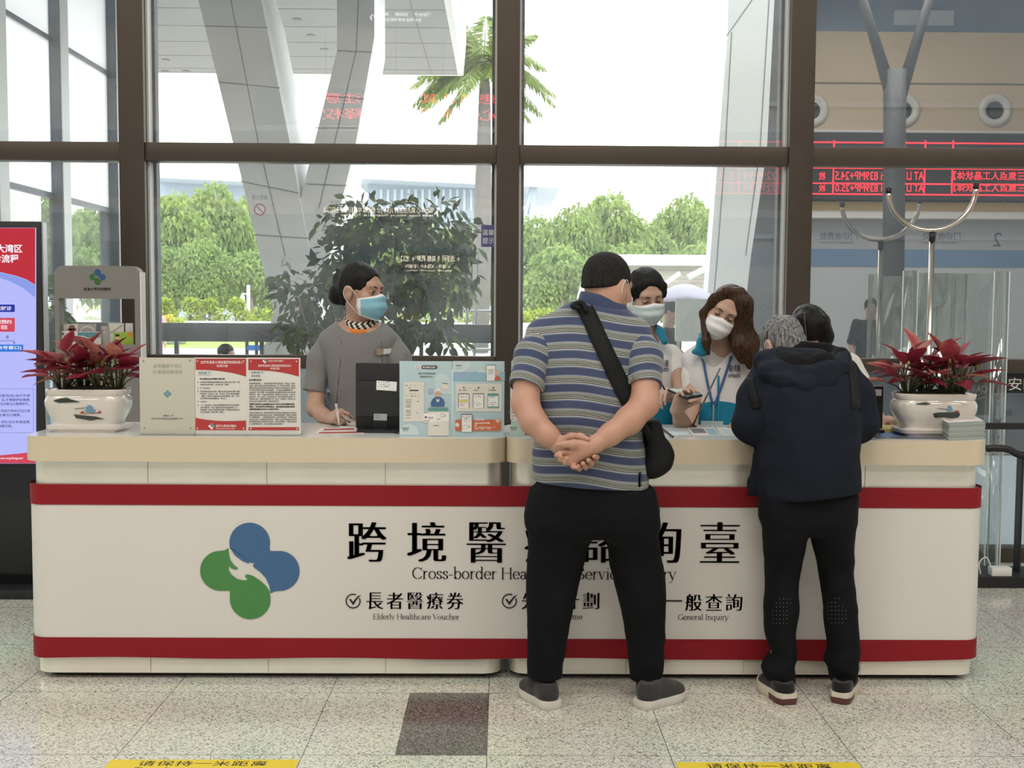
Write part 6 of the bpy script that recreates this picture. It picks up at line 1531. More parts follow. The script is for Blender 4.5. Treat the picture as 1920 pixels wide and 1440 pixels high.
# ---- walkers outside
def walker(lab, px, ytop, Y, facing, skin, hair, shirt, trs, z0=0., pos=None, group='people outside the glass'):
    g = at(px, 583, Y) if pos is None else V3(pos); k = (at(px, ytop, Y).z - z0) / 1.7 if pos is None else 1.0; c = V3((g.x, Y if pos is None else g.y, z0)); t = thing('person', lab, 'person', c, group)
    f = V3((facing[0], facing[1], 0)).normalized(); r = f.cross(V3((0, 0, 1))); Q = lambda a, b, z: c + (r * a + f * b + V3((0, 0, z))) * k
    H = Head(Q(0, .02, 1.58), (f.x, f.y, -.1), (0, 0, 1), k); F = Field(); H.skull(F, Q(0, -.02, 1.40), .052 * k)
    F.chain([Q(0, -.01, 1.42), Q(0, 0, 1.2), Q(0, 0, .9)], [.05 * k, .08 * k, .085 * k], .03); F.cap(Q(-.15, 0, 1.34), Q(.15, 0, 1.34), .038 * k, .038 * k, .03)
    for s_ in (-1, 1):
        F.chain([Q(s_ * .05, 0, .9), Q(s_ * .09, 0, .5), Q(s_ * .09, 0, .3)], [.07 * k, .05 * k, .045 * k], .03)
        F.chain([Q(s_ * .18, 0, 1.33), Q(s_ * .225, -.02, 1.10), Q(s_ * .2, .12, .92)], [.040 * k, .037 * k, .026 * k], .02); hand(F, Q(s_ * .2, .12, .92), f * .6 + V3((0, 0, -.6)), r * -s_, f, (.3, .3, .35, .4), .05, .9 * k)
        F.cap(Q(s_ * .09, 0, .3), Q(s_ * .09, 0, .08), .045 * k, .035 * k, .02)
    fobj('body', F, .007, skin, t)
    F = Field(); H.e(F, (0, -.016, .036), (.082, .1, .09)); H.e(F, (0, .1, -.01), (.064, .06, .075), .015, 's'); F.half(H.w(0, 0, -.05), (0, 0, -1), .01); F.wrinkle(.006, (40, 40, 40)); fobj('hair', F, .008, hair, t)
    F = Field(); a_ = math.degrees(math.atan2(r.y, r.x))
    F.zloft([(*Q(0, 0, .86), .19 * k, .12 * k, a_), (*Q(0, 0, 1.1), .17 * k, .11 * k, a_), (*Q(0, 0, 1.3), .2 * k, .11 * k, a_), (*Q(0, 0, 1.42), .11 * k, .07 * k, a_)], .03)
    for s_ in (-1, 1): F.chain([Q(s_ * .17, 0, 1.37), Q(s_ * .225, -.01, 1.15)], [.065 * k, .058 * k], .03)
    F.wrinkle(.012, (8, 8, 8)); fobj('shirt', F, .009, shirt, t, attr={'stripe': lambda p: p[:, 2] / .09})
    F = Field(); 
    for s_ in (-1, 1): F.chain([Q(s_ * .09, 0, .88), Q(s_ * .1, .02, .48), Q(s_ * .1, 0, .12)], [.095 * k, .07 * k, .055 * k], .04)
    fobj('trousers', F, .01, trs, t)
    for s_ in (-1, 1): shoe(t, V3((*Q(s_ * .1, -.06, 0).xy, 0)), V3((*Q(s_ * .11, .18, 0).xy, 0)), M_shoeb, M_dark, .045, .06)
    return t
M_pink = cloth('pink_shirt', (.6, .36, .42), .8, 0); M_dkshirt = cloth('dark_shirt', (.03, .033, .035), .8, 0)
walker('person in pink walking outside at the left edge of the second pane', 286, 566, 16, (.5, -1, 0), M_skin2, M_hblack, M_pink, M_pink)
walker('person in dark clothes under a lavender umbrella outside', 1256, 563, 6.2, (1, -.35, 0), M_skin2, M_hblack, M_dkshirt, M_trk)
m2 = mat('teal_striped_jersey', (.4, .5, .5), .8); nt, N, L = nodes_of(m2); a_ = N.new('ShaderNodeAttribute'); a_.attribute_name = 'stripe'; fr = N.new('ShaderNodeMath'); fr.operation = 'FRACT'; L.new(a_.outputs['Fac'], fr.inputs[0]); rr = N.new('ShaderNodeValToRGB'); rr.color_ramp.interpolation = 'CONSTANT'; rr.color_ramp.elements[0].color = (.6, .62, .62, 1); rr.color_ramp.elements[1].position = .5; rr.color_ramp.elements[1].color = (.08, .2, .22, 1); L.new(fr.outputs[0], rr.inputs['Fac']); L.new(rr.outputs['Color'], N['Principled BSDF'].inputs['Base Color'])
walker('person in a striped shirt outside, behind the receptionist bun', 640, 552, 4.9, (.6, 1, 0), M_skin2, M_hblack, m2, M_trk)
walker('short dark-haired person passing below the rail, left of the receptionist', 421, 645, 4.5, (1, -.4, 0), M_skin, M_hblack, M_dkshirt, M_trk)
walker('person in a dark shirt standing in the hall, seen only mirrored in the right pane', 0, 0, 0, (-.2, 1, 0), M_skin, M_hblack, M_dkshirt, M_trk, pos=(4.75, -5.4, 0), group='people in the hall')
um = thing('umbrella', 'lavender umbrella held over the person in dark clothes outside', 'umbrella', at(1280, 560, 6.1))
Yu = 6.1; uc = at(1284, 558, Yu); k = 1 / ppm(Yu); bm = bmesh.new(); prof = [(46, -4), (40, 6), (28, 16), (14, 23), (2, 26)]; rings = []
for r_, z_ in prof:
    rings.append([bm.verts.new((uc.x + r_ * k * 1.2 * math.cos(2 * math.pi * i / 32), Yu + r_ * k * 1.2 * math.sin(2 * math.pi * i / 32), uc.z + z_ * k - (.02 * abs(math.sin(4 * math.pi * i / 32)) if r_ > 35 else 0))) for i in range(32)])
for a, b in zip(rings, rings[1:]):
    for i in range(32): bm.faces.new((a[i], a[(i + 1) % 32], b[(i + 1) % 32], b[i]))
bm.faces.new(rings[-1]); o = obj('canopy', bm, mat('lavender_cloth', (.56, .54, .68), .7), um, smooth=True); md = o.modifiers.new('t', 'SOLIDIFY'); md.thickness = .004
bm = bmesh.new(); tube(bm, [uc + V3((0, 0, 28 * k)), uc + V3((-.10, 0, -.55))], .008, 8); obj('shaft', bm, M_gal, um)
# ================================================================== things on and around the counter
rnd = random.Random(11)
class Sheet:
    """flat printed sheet standing in the plane y = Y; drawn in photo pixels"""
    def __init__(s, parent, Y): s.p, s.Y, s.n = parent, Y, 0
    def c(s, x, y): q = at(x, y, s.Y); return (q.x, q.z)
    def conv(s, parts): return [(np.array([s.c(a, b) for a, b in v]), f) for v, f in parts]
    def put(s, nm, parts, m, label=None):
        s.n += 1; return letters(nm, s.conv(parts), (0, s.Y, 0), (1, 0, 0), (0, 0, 1), m, s.p, .0007 + .0001 * s.n, label)
    def poly(s, nm, pts, m): return s.put(nm, [poly2(pts)], m)
    def rect(s, nm, x0, x1, y0, y1, m, r=0):
        return s.put(nm, [poly2(rrect(x0, x1, y0, y1, r) if r else [(x0, y0), (x1, y0), (x1, y1), (x0, y1)])], m)
    def text(s, t, x0, x1, yb, h, m, **k): return s.put('lettering', px_text(t, x0, x1, yb, h, **k), m)
    def emblem(s, cx, cy, w, m1, m2):
        s.n += 1; q = s.c(cx, cy); emblem(s.p, (q[0], s.Y, q[1]), (1, 0, 0), (0, 0, 1), w / ppm(s.Y), m1, m2, .0007 + .0001 * s.n)
def rows(x0, x1, ys, h, fill=.92, seed=1):
    """body copy too small to read: rows of tiny strokes"""
    r = random.Random(seed); out = []
    for y in ys:
        x = x0
        end = x1 if y != ys[-1] else x0 + (x1 - x0) * r.uniform(.5, .95)
        while x < end - h:
            w = h * r.uniform(.55, .85)
            if r.random() < fill: out.append(rect2(x, x + w, y - h * r.uniform(.7, 1), y))
            x += h * .98
    return out
def standing(name, lab, cat, Y, x0, x1, y0, y1, mback, group=None, foot=True, th=.004):
    a, b = at(x0, y1, Y), at(x1, y0, Y); t = thing(name, lab, cat, ((a.x + b.x) / 2, Y, 1.0), group)
    box('backing', a.x, b.x, Y, Y + th, 1.0005, b.z, mback, t, .001)
    if foot: box('foot', a.x, b.x, Y - .012, Y + .05, 1.0002, 1.0045, M_acr, t)
    return t, Sheet(t, Y)
M_acr = glass_material('clear_acrylic', .10, (.93, .96, .95), .05)
M_paperb = mat('beige_sheet', (.52, .50, .42), .5); M_paper = mat('white_sheet', (.66, .64, .61), .5)
M_pred = mat('print_red', (.42, .035, .035), .45); M_pgrn = mat('print_sage', (.38, .42, .33), .5); M_ptxt = mat('print_grey', (.16, .16, .17), .6); M_pteal = mat('print_teal', (.12, .27, .32), .5); M_pwht = mat('print_white', (.78, .76, .74), .5)
M_screw = mat('steel_screw', (.3, .32, .28), .3, .7)
YG = .03
t, S = standing('sign_holder', 'beige notice in a clear stand, first sign beside the left plant pot', 'sign', YG, 263, 365.5, 671, 809, M_paperb, 'standing signs on the left counter')
S.text('掛号缴费不排队'.replace('掛', '挂'), 287, 342, 690, 7.5, M_pgrn, offset=.004); S.text('检查报告微信查', 287, 342, 701, 7.5, M_pgrn, offset=.004)
S.emblem(314, 738.5, 14, M_pteal, M_pteal); S.text('微信扫一扫', 306, 325, 781, 3.6, M_ptxt, offset=.01); S.text('香港大学深圳医院互联网医院公众号', 284, 343, 787, 3.8, M_ptxt, offset=.01)
for x, y in ((269, 677), (356, 676), (271, 803), (357, 803)): S.put('screw', [disc2(x, y, 1.6, 10)], M_screw)
def arc_header(x0, x1, y0, ya, yb): return [(x0, y0), (x1, y0), (x1, yb)] + [(x1 - (x1 - x0) * k / 10, ya + (yb - ya) * (1 - k / 10) ** 2.4) for k in range(1, 11)]
t, S = standing('sign_holder', 'red and white notice in a clear stand, second sign from the left plant pot', 'sign', YG, 365.8, 463, 671, 809, M_paper, 'standing signs on the left counter')
S.poly('header', arc_header(367, 461.5, 672.5, 693.5, 706), M_pred); S.text('支援粵港澳大灣區醫院管理局病人', 376, 456, 682, 5.6, M_pwht, offset=.006); S.text('先導計劃', 406, 427, 688.5, 5, M_pwht, offset=.006)
S.text('先導計劃', 371.5, 388, 701, 4.6, M_pteal, offset=.01); S.text('簡介', 390, 396, 700.5, 4.4, M_pteal); S.put('rule', [rect2(372, 397, 702.5, 703.1)], M_pteal); S.put('body_copy', rows(375, 452, [711.5], 2.8, .98, 3), M_black)
S.put('body_copy', rows(376, 450, [717.5, 722], 2.6, seed=4) + rows(376, 401, [728.6], 2.4, seed=5) + rows(376, 450, [735, 739.3, 743.6, 748], 2.6, seed=6) + rows(376, 401, [754], 2.4, seed=7) + rows(376, 451, [760.5, 765, 769.4, 773.8], 2.6, seed=8) + rows(370.5, 374, [717.5, 728.6, 735, 754, 760.5], 2.4, seed=9), M_ptxt)
S.poly('footer', [(367, 806.3), (461.5, 806.3), (461.5, 788.5)] + [(461.5 - 94.5 * k / 10, 788.5 + 1.5 * math.sin(k / 10 * 3.14) - 5.0 * (k / 10) ** 3) for k in range(1, 11)], M_pred); S.emblem(397, 799, 12, M_pteal, M_pwht); S.text('香港大學深圳醫院', 405, 443, 801, 4.8, M_pwht, offset=.01); S.put('lettering', rows(405, 443, [804], 1.2, seed=2), M_pwht)
for x, y in ((370.5, 677), (457, 677), (370.5, 803), (457, 803)): S.put('screw', [disc2(x, y, 1.3, 10)], M_pwht)
t, S = standing('sign_holder', 'red and white notice full of small print, third sign from the left plant pot', 'sign', YG, 463.3, 563, 671, 809, M_paper, 'standing signs on the left counter')
S.poly('header', arc_header(465.5, 560.5, 673, 694, 706), M_pred); S.emblem(497, 676.8, 9, M_pteal, M_pwht); S.text('香港大學深圳醫院', 503, 531, 678.5, 3.6, M_pwht); S.text('支援粵港澳大灣區醫院管理局病人', 484, 547, 688, 4.6, M_pwht, offset=.006); S.text('先導計劃', 507, 524, 693, 4, M_pwht, offset=.006)
S.text('先導計劃', 471, 487, 700.5, 4.4, M_pteal, offset=.01); S.text('簡介', 489.5, 496, 700.2, 4.2, M_pteal); S.text('常見問題', 471.5, 488, 707, 4.2, M_pteal, offset=.01)
S.put('body_copy', rows(467.5, 507, [713.5], 3, .98, 3) + rows(468, 556, [759, 763.8, 768.5], 3, .98, 5), M_black); S.put('body_copy', rows(467.5, 556, [719.8, 724, 728.3, 732.4, 736.6, 740.8, 745, 749, 753.3], 2.6, seed=14) + rows(467.5, 557, [775, 779.2, 783.3, 787.5, 791.6, 795.8], 2.6, seed=16), M_ptxt)
S.rect('footer', 466, 560.5, 801, 806.5, M_pred)
for x, y in ((470.5, 677.5), (556, 677.5), (470.5, 803.5), (557, 803.5)): S.put('screw', [disc2(x, y, 1.3, 10)], M_pwht)

# pale blue posters
M_pb = mat('poster_blue', (.42, .55, .59), .45); M_pb2 = mat('poster_blue_light', (.52, .62, .65), .45); M_pb3 = mat('poster_blue_deep', (.27, .45, .55), .45); M_pcream = mat('poster_cream', (.66, .63, .57), .5); M_pora = mat('poster_orange', (.55, .13, .05), .5); M_pdk = mat('poster_slate', (.09, .09, .10), .5); M_pgreen = mat('poster_green', (.12, .30, .26), .5); M_pnavy = mat('poster_navy', (.05, .12, .27), .5); M_pskin = mat('poster_skin', (.62, .42, .32), .5); M_pyel = mat('poster_yellow', (.6, .52, .22), .5); M_plil = mat('poster_lilac', (.36, .38, .60), .5); M_pbr = mat('poster_brown', (.22, .1, .05), .5); M_pmint = mat('poster_mint', (.42, .54, .50), .45); M_prd2 = mat('poster_red', (.45, .05, .045), .5)
q = lambda X, Yy: (700 + X / 6, 660 + Yy / 6)
def qr(S, nm, x0, x1, y0, y1, m, r=0): a, b = q(x0, y0), q(x1, y1); S.rect(nm, a[0], b[0], a[1], b[1], m, r / 6)
def qd(S, nm, x, y, r, m, ry=None): a = q(x, y); S.put(nm, [disc2(a[0], a[1], r / 6, 24, None if ry is None else ry / 6)], m)
def qp(S, nm, pts, m): S.poly(nm, [q(*p) for p in pts], m)
def qrows(x0, x1, ys, h, seed, fill=.9): return rows(q(x0, 0)[0], q(x1, 0)[0], [q(0, y)[1] for y in ys], h / 6, fill, seed)
t, S = standing('poster_stand', 'pale blue poster with an elderly figure at a desk, left of the counter gap', 'poster', YG, 749, 848, 677.5, 816, M_pb, 'pale blue posters on the counter', foot=False)
qp(S, 'cloud', [(690, 300), (720, 255), (780, 240), (830, 262), (862, 310), (880, 380), (880, 480), (760, 470), (690, 400)], M_pb2); qp(S, 'cloud', [(296, 880), (340, 820), (420, 808), (490, 845), (530, 930), (296, 930)], M_pb2); qr(S, 'tag', 470, 532, 148, 198, M_pwht, 14); qr(S, 'tag', 540, 722, 150, 192, M_pdk, 18); S.text('预约缴费 系统', *[q(v, 0)[0] for v in (552, 694)], q(0, 182)[1], 3.4, M_pwht, offset=.01); S.put('icon', ring2(*q(498, 173), 2.6, .8), M_pdk)
S.text('集合不同的預約系統', q(508, 0)[0], q(700, 0)[0], q(0, 252)[1], 3.6, M_pdk, offset=.012); S.text('預約就診更方便', q(528, 0)[0], q(680, 0)[0], q(0, 288)[1], 3.6, M_pdk, offset=.012)
qr(S, 'panel', 340, 572, 335, 782, M_pcream, 12); S.put('body_copy', qrows(355, 560, [380], 12, 3, .4) + qrows(390, 465, [408], 12, 4) + qrows(395, 520, [470], 10, 5, .5) + qrows(365, 545, [500], 11, 6, .6) + qrows(362, 440, [540, 558, 574, 592, 610, 624], 10, 7) + qrows(490, 540, [562], 10, 8) + qrows(362, 430, [662, 680, 694, 716, 745], 11, 9) + qrows(486, 540, [688], 9, 10), M_ptxt); qr(S, 'tag', 405, 510, 424, 440, M_pdk, 8)
qd(S, 'bubble', 645, 440, 30, M_plil); qd(S, 'bubble', 805, 388, 40, M_pcream); S.put('hand', line2([q(778, 348), q(840, 360)], 1.2), M_pdk)
qp(S, 'robe', [(650, 612), (646, 570), (664, 530), (700, 505), (725, 498), (752, 505), (788, 530), (804, 570), (798, 612)], M_pnavy); qd(S, 'face', 726, 462, 34, M_pskin, 42); qp(S, 'hair', [(692, 462), (694, 430), (716, 414), (742, 416), (760, 436), (762, 466), (752, 440), (726, 432), (702, 440)], M_pwht); S.put('glasses', ring2(*q(711, 468), 2, .5) + ring2(*q(741, 468), 2, .5), M_pbr); qp(S, 'hands', [(708, 520), (726, 540), (744, 520), (740, 560), (712, 560)], M_pcream)
qr(S, 'desk', 618, 842, 625, 668, M_pgreen, 10); qr(S, 'panel', 616, 850, 668, 940, M_pcream, 4); qr(S, 'panel', 566, 706, 690, 792, M_pwht, 4); qr(S, 'panel', 712, 852, 684, 780, M_pwht, 4); S.put('coin', ring2(*q(772, 714), 3.4, .7) + ring2(*q(806, 716), 2.2, .7), M_pbr); S.put('body_copy', qrows(612, 700, [738, 750], 9, 12) + qrows(572, 680, [778], 11, 13) + qrows(722, 790, [760], 11, 14) + qrows(676, 764, [832], 11, 15), M_pdk); qr(S, 'icon', 580, 600, 720, 746, M_pdk)
S.text('醫健通', q(326, 0)[0], q(400, 0)[0], q(0, 872)[1], 4.4, M_pdk); S.text('eHealth', q(332, 0)[0], q(396, 0)[0], q(0, 890)[1], 2.2, M_ptxt)
t, S = standing('poster_stand', 'pale blue poster with three phone screens and an orange box, right beside the counter gap', 'poster', YG, 848.4, 946, 677.5, 816, M_pb, 'pale blue posters on the counter', foot=False)
qp(S, 'cloud', [(892, 110), (1100, 110), (1090, 170), (1040, 220), (892, 235)], M_pb2); qr(S, 'band', 894, 1480, 225, 325, M_pb3); qp(S, 'cloud', [(1180, 200), (1240, 165), (1300, 190), (1300, 230), (1180, 230)], M_pb2); S.text('醫健通', q(930, 0)[0], q(992, 0)[0], q(0, 164)[1], 3.8, M_pdk); S.text('eHealth', q(934, 0)[0], q(988, 0)[0], q(0, 186)[1], 2, M_ptxt)
S.put('lettering', qrows(930, 1250, [250], 24, 3, .97) + qrows(930, 1074, [286], 22, 4, .97), M_plil)
def phone(x0, x1, y0, y1, m1, body=M_pwht): qr(S, 'phone', x0, x1, y0, y1, m1, 12); qr(S, 'screen', x0 + 7, x1 - 7, y0 + 10, y1, body, 6)
phone(1268, 1378, 142, 322, M_pgreen); S.put('icon', [p for c in ((1310, 208), (1342, 208), (1310, 240)) for p in ring2(*q(*c), 2.0, .7)] + qrows(1330, 1356, [240, 252], 10, 5), M_pdk); qd(S, 'burst', 1250, 186, 18, M_pyel); qd(S, 'face', 1398, 232, 26, M_pskin, 32); qp(S, 'coat', [(1362, 320), (1366, 285), (1398, 268), (1432, 288), (1436, 320)], M_pora)
qr(S, 'panel', 930, 1444, 355, 668, M_pcream, 6); qr(S, 'rule', 1020, 1350, 402, 405, M_pyel)
for i, x in enumerate((1018, 1184, 1350)):
    qd(S, 'bullet', x, 402, 11, M_pbr); S.put('body_copy', qrows(x - 55, x + 55, [434], 11, 20 + i), M_pdk); phone(x - 65, x + 62, 465, 630, M_pgreen if i == 2 else M_pdk); S.put('body_copy', qrows(x - 45, x + 35, [500, 512, 570, 590, 606], 9, 30 + i, .7), M_ptxt)
    if i == 0: qr(S, 'tag', 962, 1060, 530, 570, M_pyel)
    if i == 2: qr(S, 'tag', 1282, 1414, 612, 628, M_pgreen, 6); qr(S, 'tag', 1292, 1408, 475, 494, M_pgreen)
qr(S, 'box', 922, 1434, 762, 886, M_pora, 14); phone(988, 1114, 698, 898, M_pdk); S.put('body_copy', qrows(1000, 1100, [730, 744, 760, 785, 830, 850, 868], 9, 41, .7), M_ptxt); qd(S, 'bubble', 944, 818, 24, M_pcream); S.text('完成!', q(1142, 0)[0], q(1250, 0)[0], q(0, 772)[1], 5.2, M_pwht, offset=.02); S.put('body_copy', qrows(1140, 1365, [806], 16, 42) + qrows(1140, 1205, [830], 16, 43) + qrows(1140, 1385, [850, 866], 10, 44), M_pwht); qd(S, 'burst', 1400, 768, 26, M_pskin)
t, S = standing('poster_stand', 'pale green poster right of the counter gap, half hidden by the striped visitor', 'poster', YG, 958, 1055, 677, 815, M_pmint, 'pale blue posters on the counter', foot=False)
qr(S, 'panel', 1540, 1800, 330, 775, M_pcream, 30); qd(S, 'badge', 1538, 672, 12, M_pgreen); S.put('body_copy', qrows(1556, 1640, [520, 555, 590, 640, 660, 690, 724, 758], 12, 51), M_ptxt); S.text('醫健通', q(1538, 0)[0], q(1612, 0)[0], q(0, 866)[1], 4.4, M_pdk); S.text('eHealth', q(1544, 0)[0], q(1606, 0)[0], q(0, 884)[1], 2.2, M_ptxt); qd(S, 'burst', 1734, 815, 46, M_pyel); qr(S, 'coat', 1704, 1820, 868, 934, M_prd2)

# monitors seen from the back
def monitor(lab, x0, x1, y0, y1, Y, labels, lean=0):
    a, b = at(x0, y1, Y), at(x1, y0, Y); t = thing('monitor', lab, 'monitor', ((a.x + b.x) / 2, Y, 1.0), 'monitors on the counter')
    bm = bmesh.new(); bx(bm, a.x, b.x, Y, Y + .035, a.z, b.z, .004); bx(bm, a.x + .012, b.x - .008, Y - .03, Y + .002, a.z + .05, b.z - .075, .012)
    M_ = Matrix.Translation((a.x, Y, a.z)) @ Matrix.Shear('XZ', 4, (lean, 0)) @ Matrix.Translation((-a.x, -Y, -a.z)) if lean else Matrix.Identity(4)
    obj('casing', bm, M_dark, t, auto=40)
    box('stand', (a.x + b.x) / 2 - .03, (a.x + b.x) / 2 + .03, Y - .01, Y + .02, 1.0, a.z + .06, M_dark, t, .004); bm = bmesh.new(); bw = min(.11, (b.x - a.x) * .46); prism(bm, rrect((a.x + b.x) / 2 - bw, (a.x + b.x) / 2 + bw, Y - .07, Y + .09, .03), 1.0002, 1.012, 'z'); obj('base', bm, M_dark, t, auto=40)
    S = Sheet(t, Y - .031)
    for (lx0, lx1, ly0, ly1, m, tl) in labels:
        S.poly('sticker', [(lx0, ly0), (lx1, ly0 + tl), (lx1 - .5, ly1 + tl), (lx0 - .5, ly1)], m); S.put('sticker_print', rows(lx0 + 3, lx1 - 10, [ly0 + 4, ly0 + 8, ly0 + 12][:max(1, int((ly1 - ly0) / 5))], 2, .8, 3), M_ptxt)
    return t
monitor('black monitor seen from behind, in front of the receptionist', 667, 760, 681, 803, .22, [(706, 744, 713.5, 731, M_pwht, 2.5), (701, 726, 775.5, 788, mat('silver_label', (.35, .36, .37), .4), .5)])
monitor('black monitor seen from behind, between the navy jacket and the right plant pot', 1590, 1657, 724, 806, .30, [(1628, 1653, 730, 742, M_pwht, 0)])
t = thing('cable', 'thin black cable curling below the left monitor', 'cable', at(736, 805, .12)); bm = bmesh.new(); tube(bm, spline([V3((*at(732, 795, .2).xy, 1.004)), flo(736, 806, 1.004), flo(744, 812, 1.004), flo(760, 806, 1.004)], 6), .0028, 6); obj('wire', bm, M_dark, t, smooth=True)

# flat papers on the worktops
def flat(name, lab, cat, corners, m, z=1.0012, group=None, prints=(), th=.0006):
    P = [flo(x, y, z) for x, y in corners]; c = sum(P, V3()) / 4; t = thing(name, lab, cat, c, group)
    bm = bmesh.new(); a = [bm.verts.new(p) for p in P]; b = [bm.verts.new(p - V3((0, 0, th))) for p in P]; bm.faces.new(a); bm.faces.new(b[::-1])
    for i in range(4): bm.faces.new((a[i], a[(i + 1) % 4], b[(i + 1) % 4], b[i]))
    obj('sheet', bm, m, t)
    for k, (quad_, mm) in enumerate(prints):
        pts = []
        for (u, v) in quad_: pts.append(P[3].lerp(P[2], u).lerp(P[0].lerp(P[1], u), v) + V3((0, 0, .0004 + .0002 * k)))
        mobj('print', pts, [tuple(range(len(pts)))], mm, t)
    return t
uq = lambda a, b, c, d: [(a, c), (b, c), (b, d), (a, d)]
flat('flyer', 'red and white flyer under clear film in front of the receptionist hand', 'flyer', [(601, 803), (672, 801), (684, 813), (588, 814)], M_paper, prints=[(uq(.08, .9, .1, .32), M_pred), (uq(.12, .85, .6, .85), M_pred)])
flat('writing_pad', 'grey folded paper beside the writing hand', 'paper', [(640, 789), (668, 792), (672, 802), (636, 801)], M_paper, th=.001)
t = thing('folded_paper', 'curled grey leaflet held under the receptionist hand', 'paper', at(655, 790, .36)); bm = bmesh.new(); V_ = [[bm.verts.new(at(642 + 30 * u + 3 * v, 776 + 16 * u ** .8 + 8 * v * (1 - .5 * u), .40 - .02 * v)) for u in [k / 8 for k in range(9)]] for v in [k / 4 for k in range(5)]]
for j in range(4):
    for i in range(8): bm.faces.new((V_[j][i], V_[j][i + 1], V_[j + 1][i + 1], V_[j + 1][i]))
o = obj('sheet', bm, mat('grey_paper', (.36, .34, .33), .6), t, smooth=True); md = o.modifiers.new('t', 'SOLIDIFY'); md.thickness = .0008
g_ = 'printed sheets on the right worktop'
flat('printed_sheet', 'pale printed sheet nearest the black bag on the right worktop', 'paper', [(1238, 801), (1286, 801), (1300, 818), (1248, 818)], mat('grey_print', (.42, .45, .47), .4), prints=[(uq(.1, .9, .1, .5), M_pb2)], group=g_)
flat('printed_sheet', 'printed sheet with a dark photo block, middle of the right worktop', 'paper', [(1288, 801), (1338, 801), (1352, 817), (1302, 817)], M_paper, prints=[(uq(.05, .55, .3, .85), M_ptxt), (uq(.6, .95, .1, .8), M_pb3)], group=g_)
flat('printed_sheet', 'pale sheet with faint blocks next to the navy sleeve', 'paper', [(1342, 801), (1400, 801), (1410, 817), (1354, 817)], M_paper, prints=[(uq(.1, .5, .2, .8), M_pb2), (uq(.55, .9, .5, .9), M_pmint)], group=g_)
flat('printed_sheet', 'dark glossy print at the front edge left of the right plant pot', 'paper', [(1636, 807), (1752, 808), (1770, 823), (1640, 822)], mat('glossy_print', (.16, .17, .2), .15), prints=[(uq(.1, .4, .2, .8), M_pnavy), (uq(.5, .7, .2, .8), M_plil)], group=g_)
t = thing('clip_bar', 'dark metal clip bar lying at the near edge of the right worktop', 'clip', flo(1250, 812, 1.004)); bm = bmesh.new(); tube(bm, [flo(1241, 803, 1.006), flo(1262, 819, 1.006)], .004, 8); obj('bar', bm, M_dark, t)
t = flat('sticky_notes', 'yellow note pad under the writing hand beside the right pot', 'note pad', [(1650, 796), (1682, 797), (1682, 805), (1647, 804)], mat('note_yellow', (.72, .6, .2), .6), z=1.014, th=.013)
# phone in the hand of the long-haired staff member
t = thing('tablet', 'dark slim tablet held between the two vest staff', 'tablet', at(1284, 737, .36))
bm = bmesh.new(); P = [at(1250, 729, .40), at(1300, 727, .46), at(1318, 740, .37), at(1288, 746, .30)]; dn = V3((0, 0, -.010)); a = [bm.verts.new(p) for p in P]; b = [bm.verts.new(p + dn) for p in P]; bm.faces.new(a); bm.faces.new(b[::-1])
for i in range(4): bm.faces.new((a[i], a[(i + 1) % 4], b[(i + 1) % 4], b[i]))
bmesh.ops.bevel(bm, geom=list(bm.edges), offset=.003, segments=2, affect='EDGES'); obj('casing', bm, M_dark, t, auto=40)
c = sum(P, V3()) / 4; mobj('screen', [c + (p - c) * .88 + V3((0, 0, .0005)) for p in P], [(0, 1, 2, 3)], mat('tablet_screen', (.30, .32, .28), .12), t)
t = thing('gooseneck_rod', 'thin grey rod leaning up from the right worktop before the vest', 'rod', flo(1297, 801, 1.0)); bm = bmesh.new(); b0 = flo(1298, 800, 1.002); tube(bm, [b0, b0 + (at(1350, 690, .30) - b0) * .5, at(1350, 690, .30)], .0042, 8); obj('rod', bm, mat('rod_grey', (.2, .19, .18), .35, .6), t, smooth=True); bm = bmesh.new(); lathe(bm, [(.022, 0), (.02, .006), (.006, .01)], (b0.x, b0.y, 1.0002), 16); obj('base', bm, M_dark, t)

# ---------------------------------------------------------------- planted pots
M_pot = mat('glazed_white_china', (.62, .58, .53), .12, coat=.5); M_moss = mat('dark_moss', (.02, .03, .012), .95, var=.5, vscale=60, bump=1, bscale=120)
def leafred():
    m = foliage_mat('red_aglaonema_leaf', (.34, .035, .06), .3, .45); r = [n for n in m.node_tree.nodes if n.type == 'VALTORGB'][0]; el = r.color_ramp.elements
    el[0].color = (.13, .08, .03, 1); el[1].color = (.52, .24, .15, 1); e = el.new(.5); e.color = (.26, .02, .045, 1); e = el.new(.8); e.color = (.38, .06, .08, 1); e = el.new(.22); e.color = (.17, .02, .03, 1); return m
M_leafr = leafred(); M_stem = mat('leaf_stalk', (.09, .10, .04), .5); M_budg = mat('green_bud', (.35, .36, .08), .5)
def rsec(hw, hd, n=40, e=5.): 
    o = []
    for k in range(n):
        a = 2 * math.pi * k / n; c, s_ = math.cos(a), math.sin(a); r_ = (abs(c) ** e + abs(s_) ** e) ** (-1 / e); o.append((c * r_ * hw, s_ * r_ * hd))
    return o
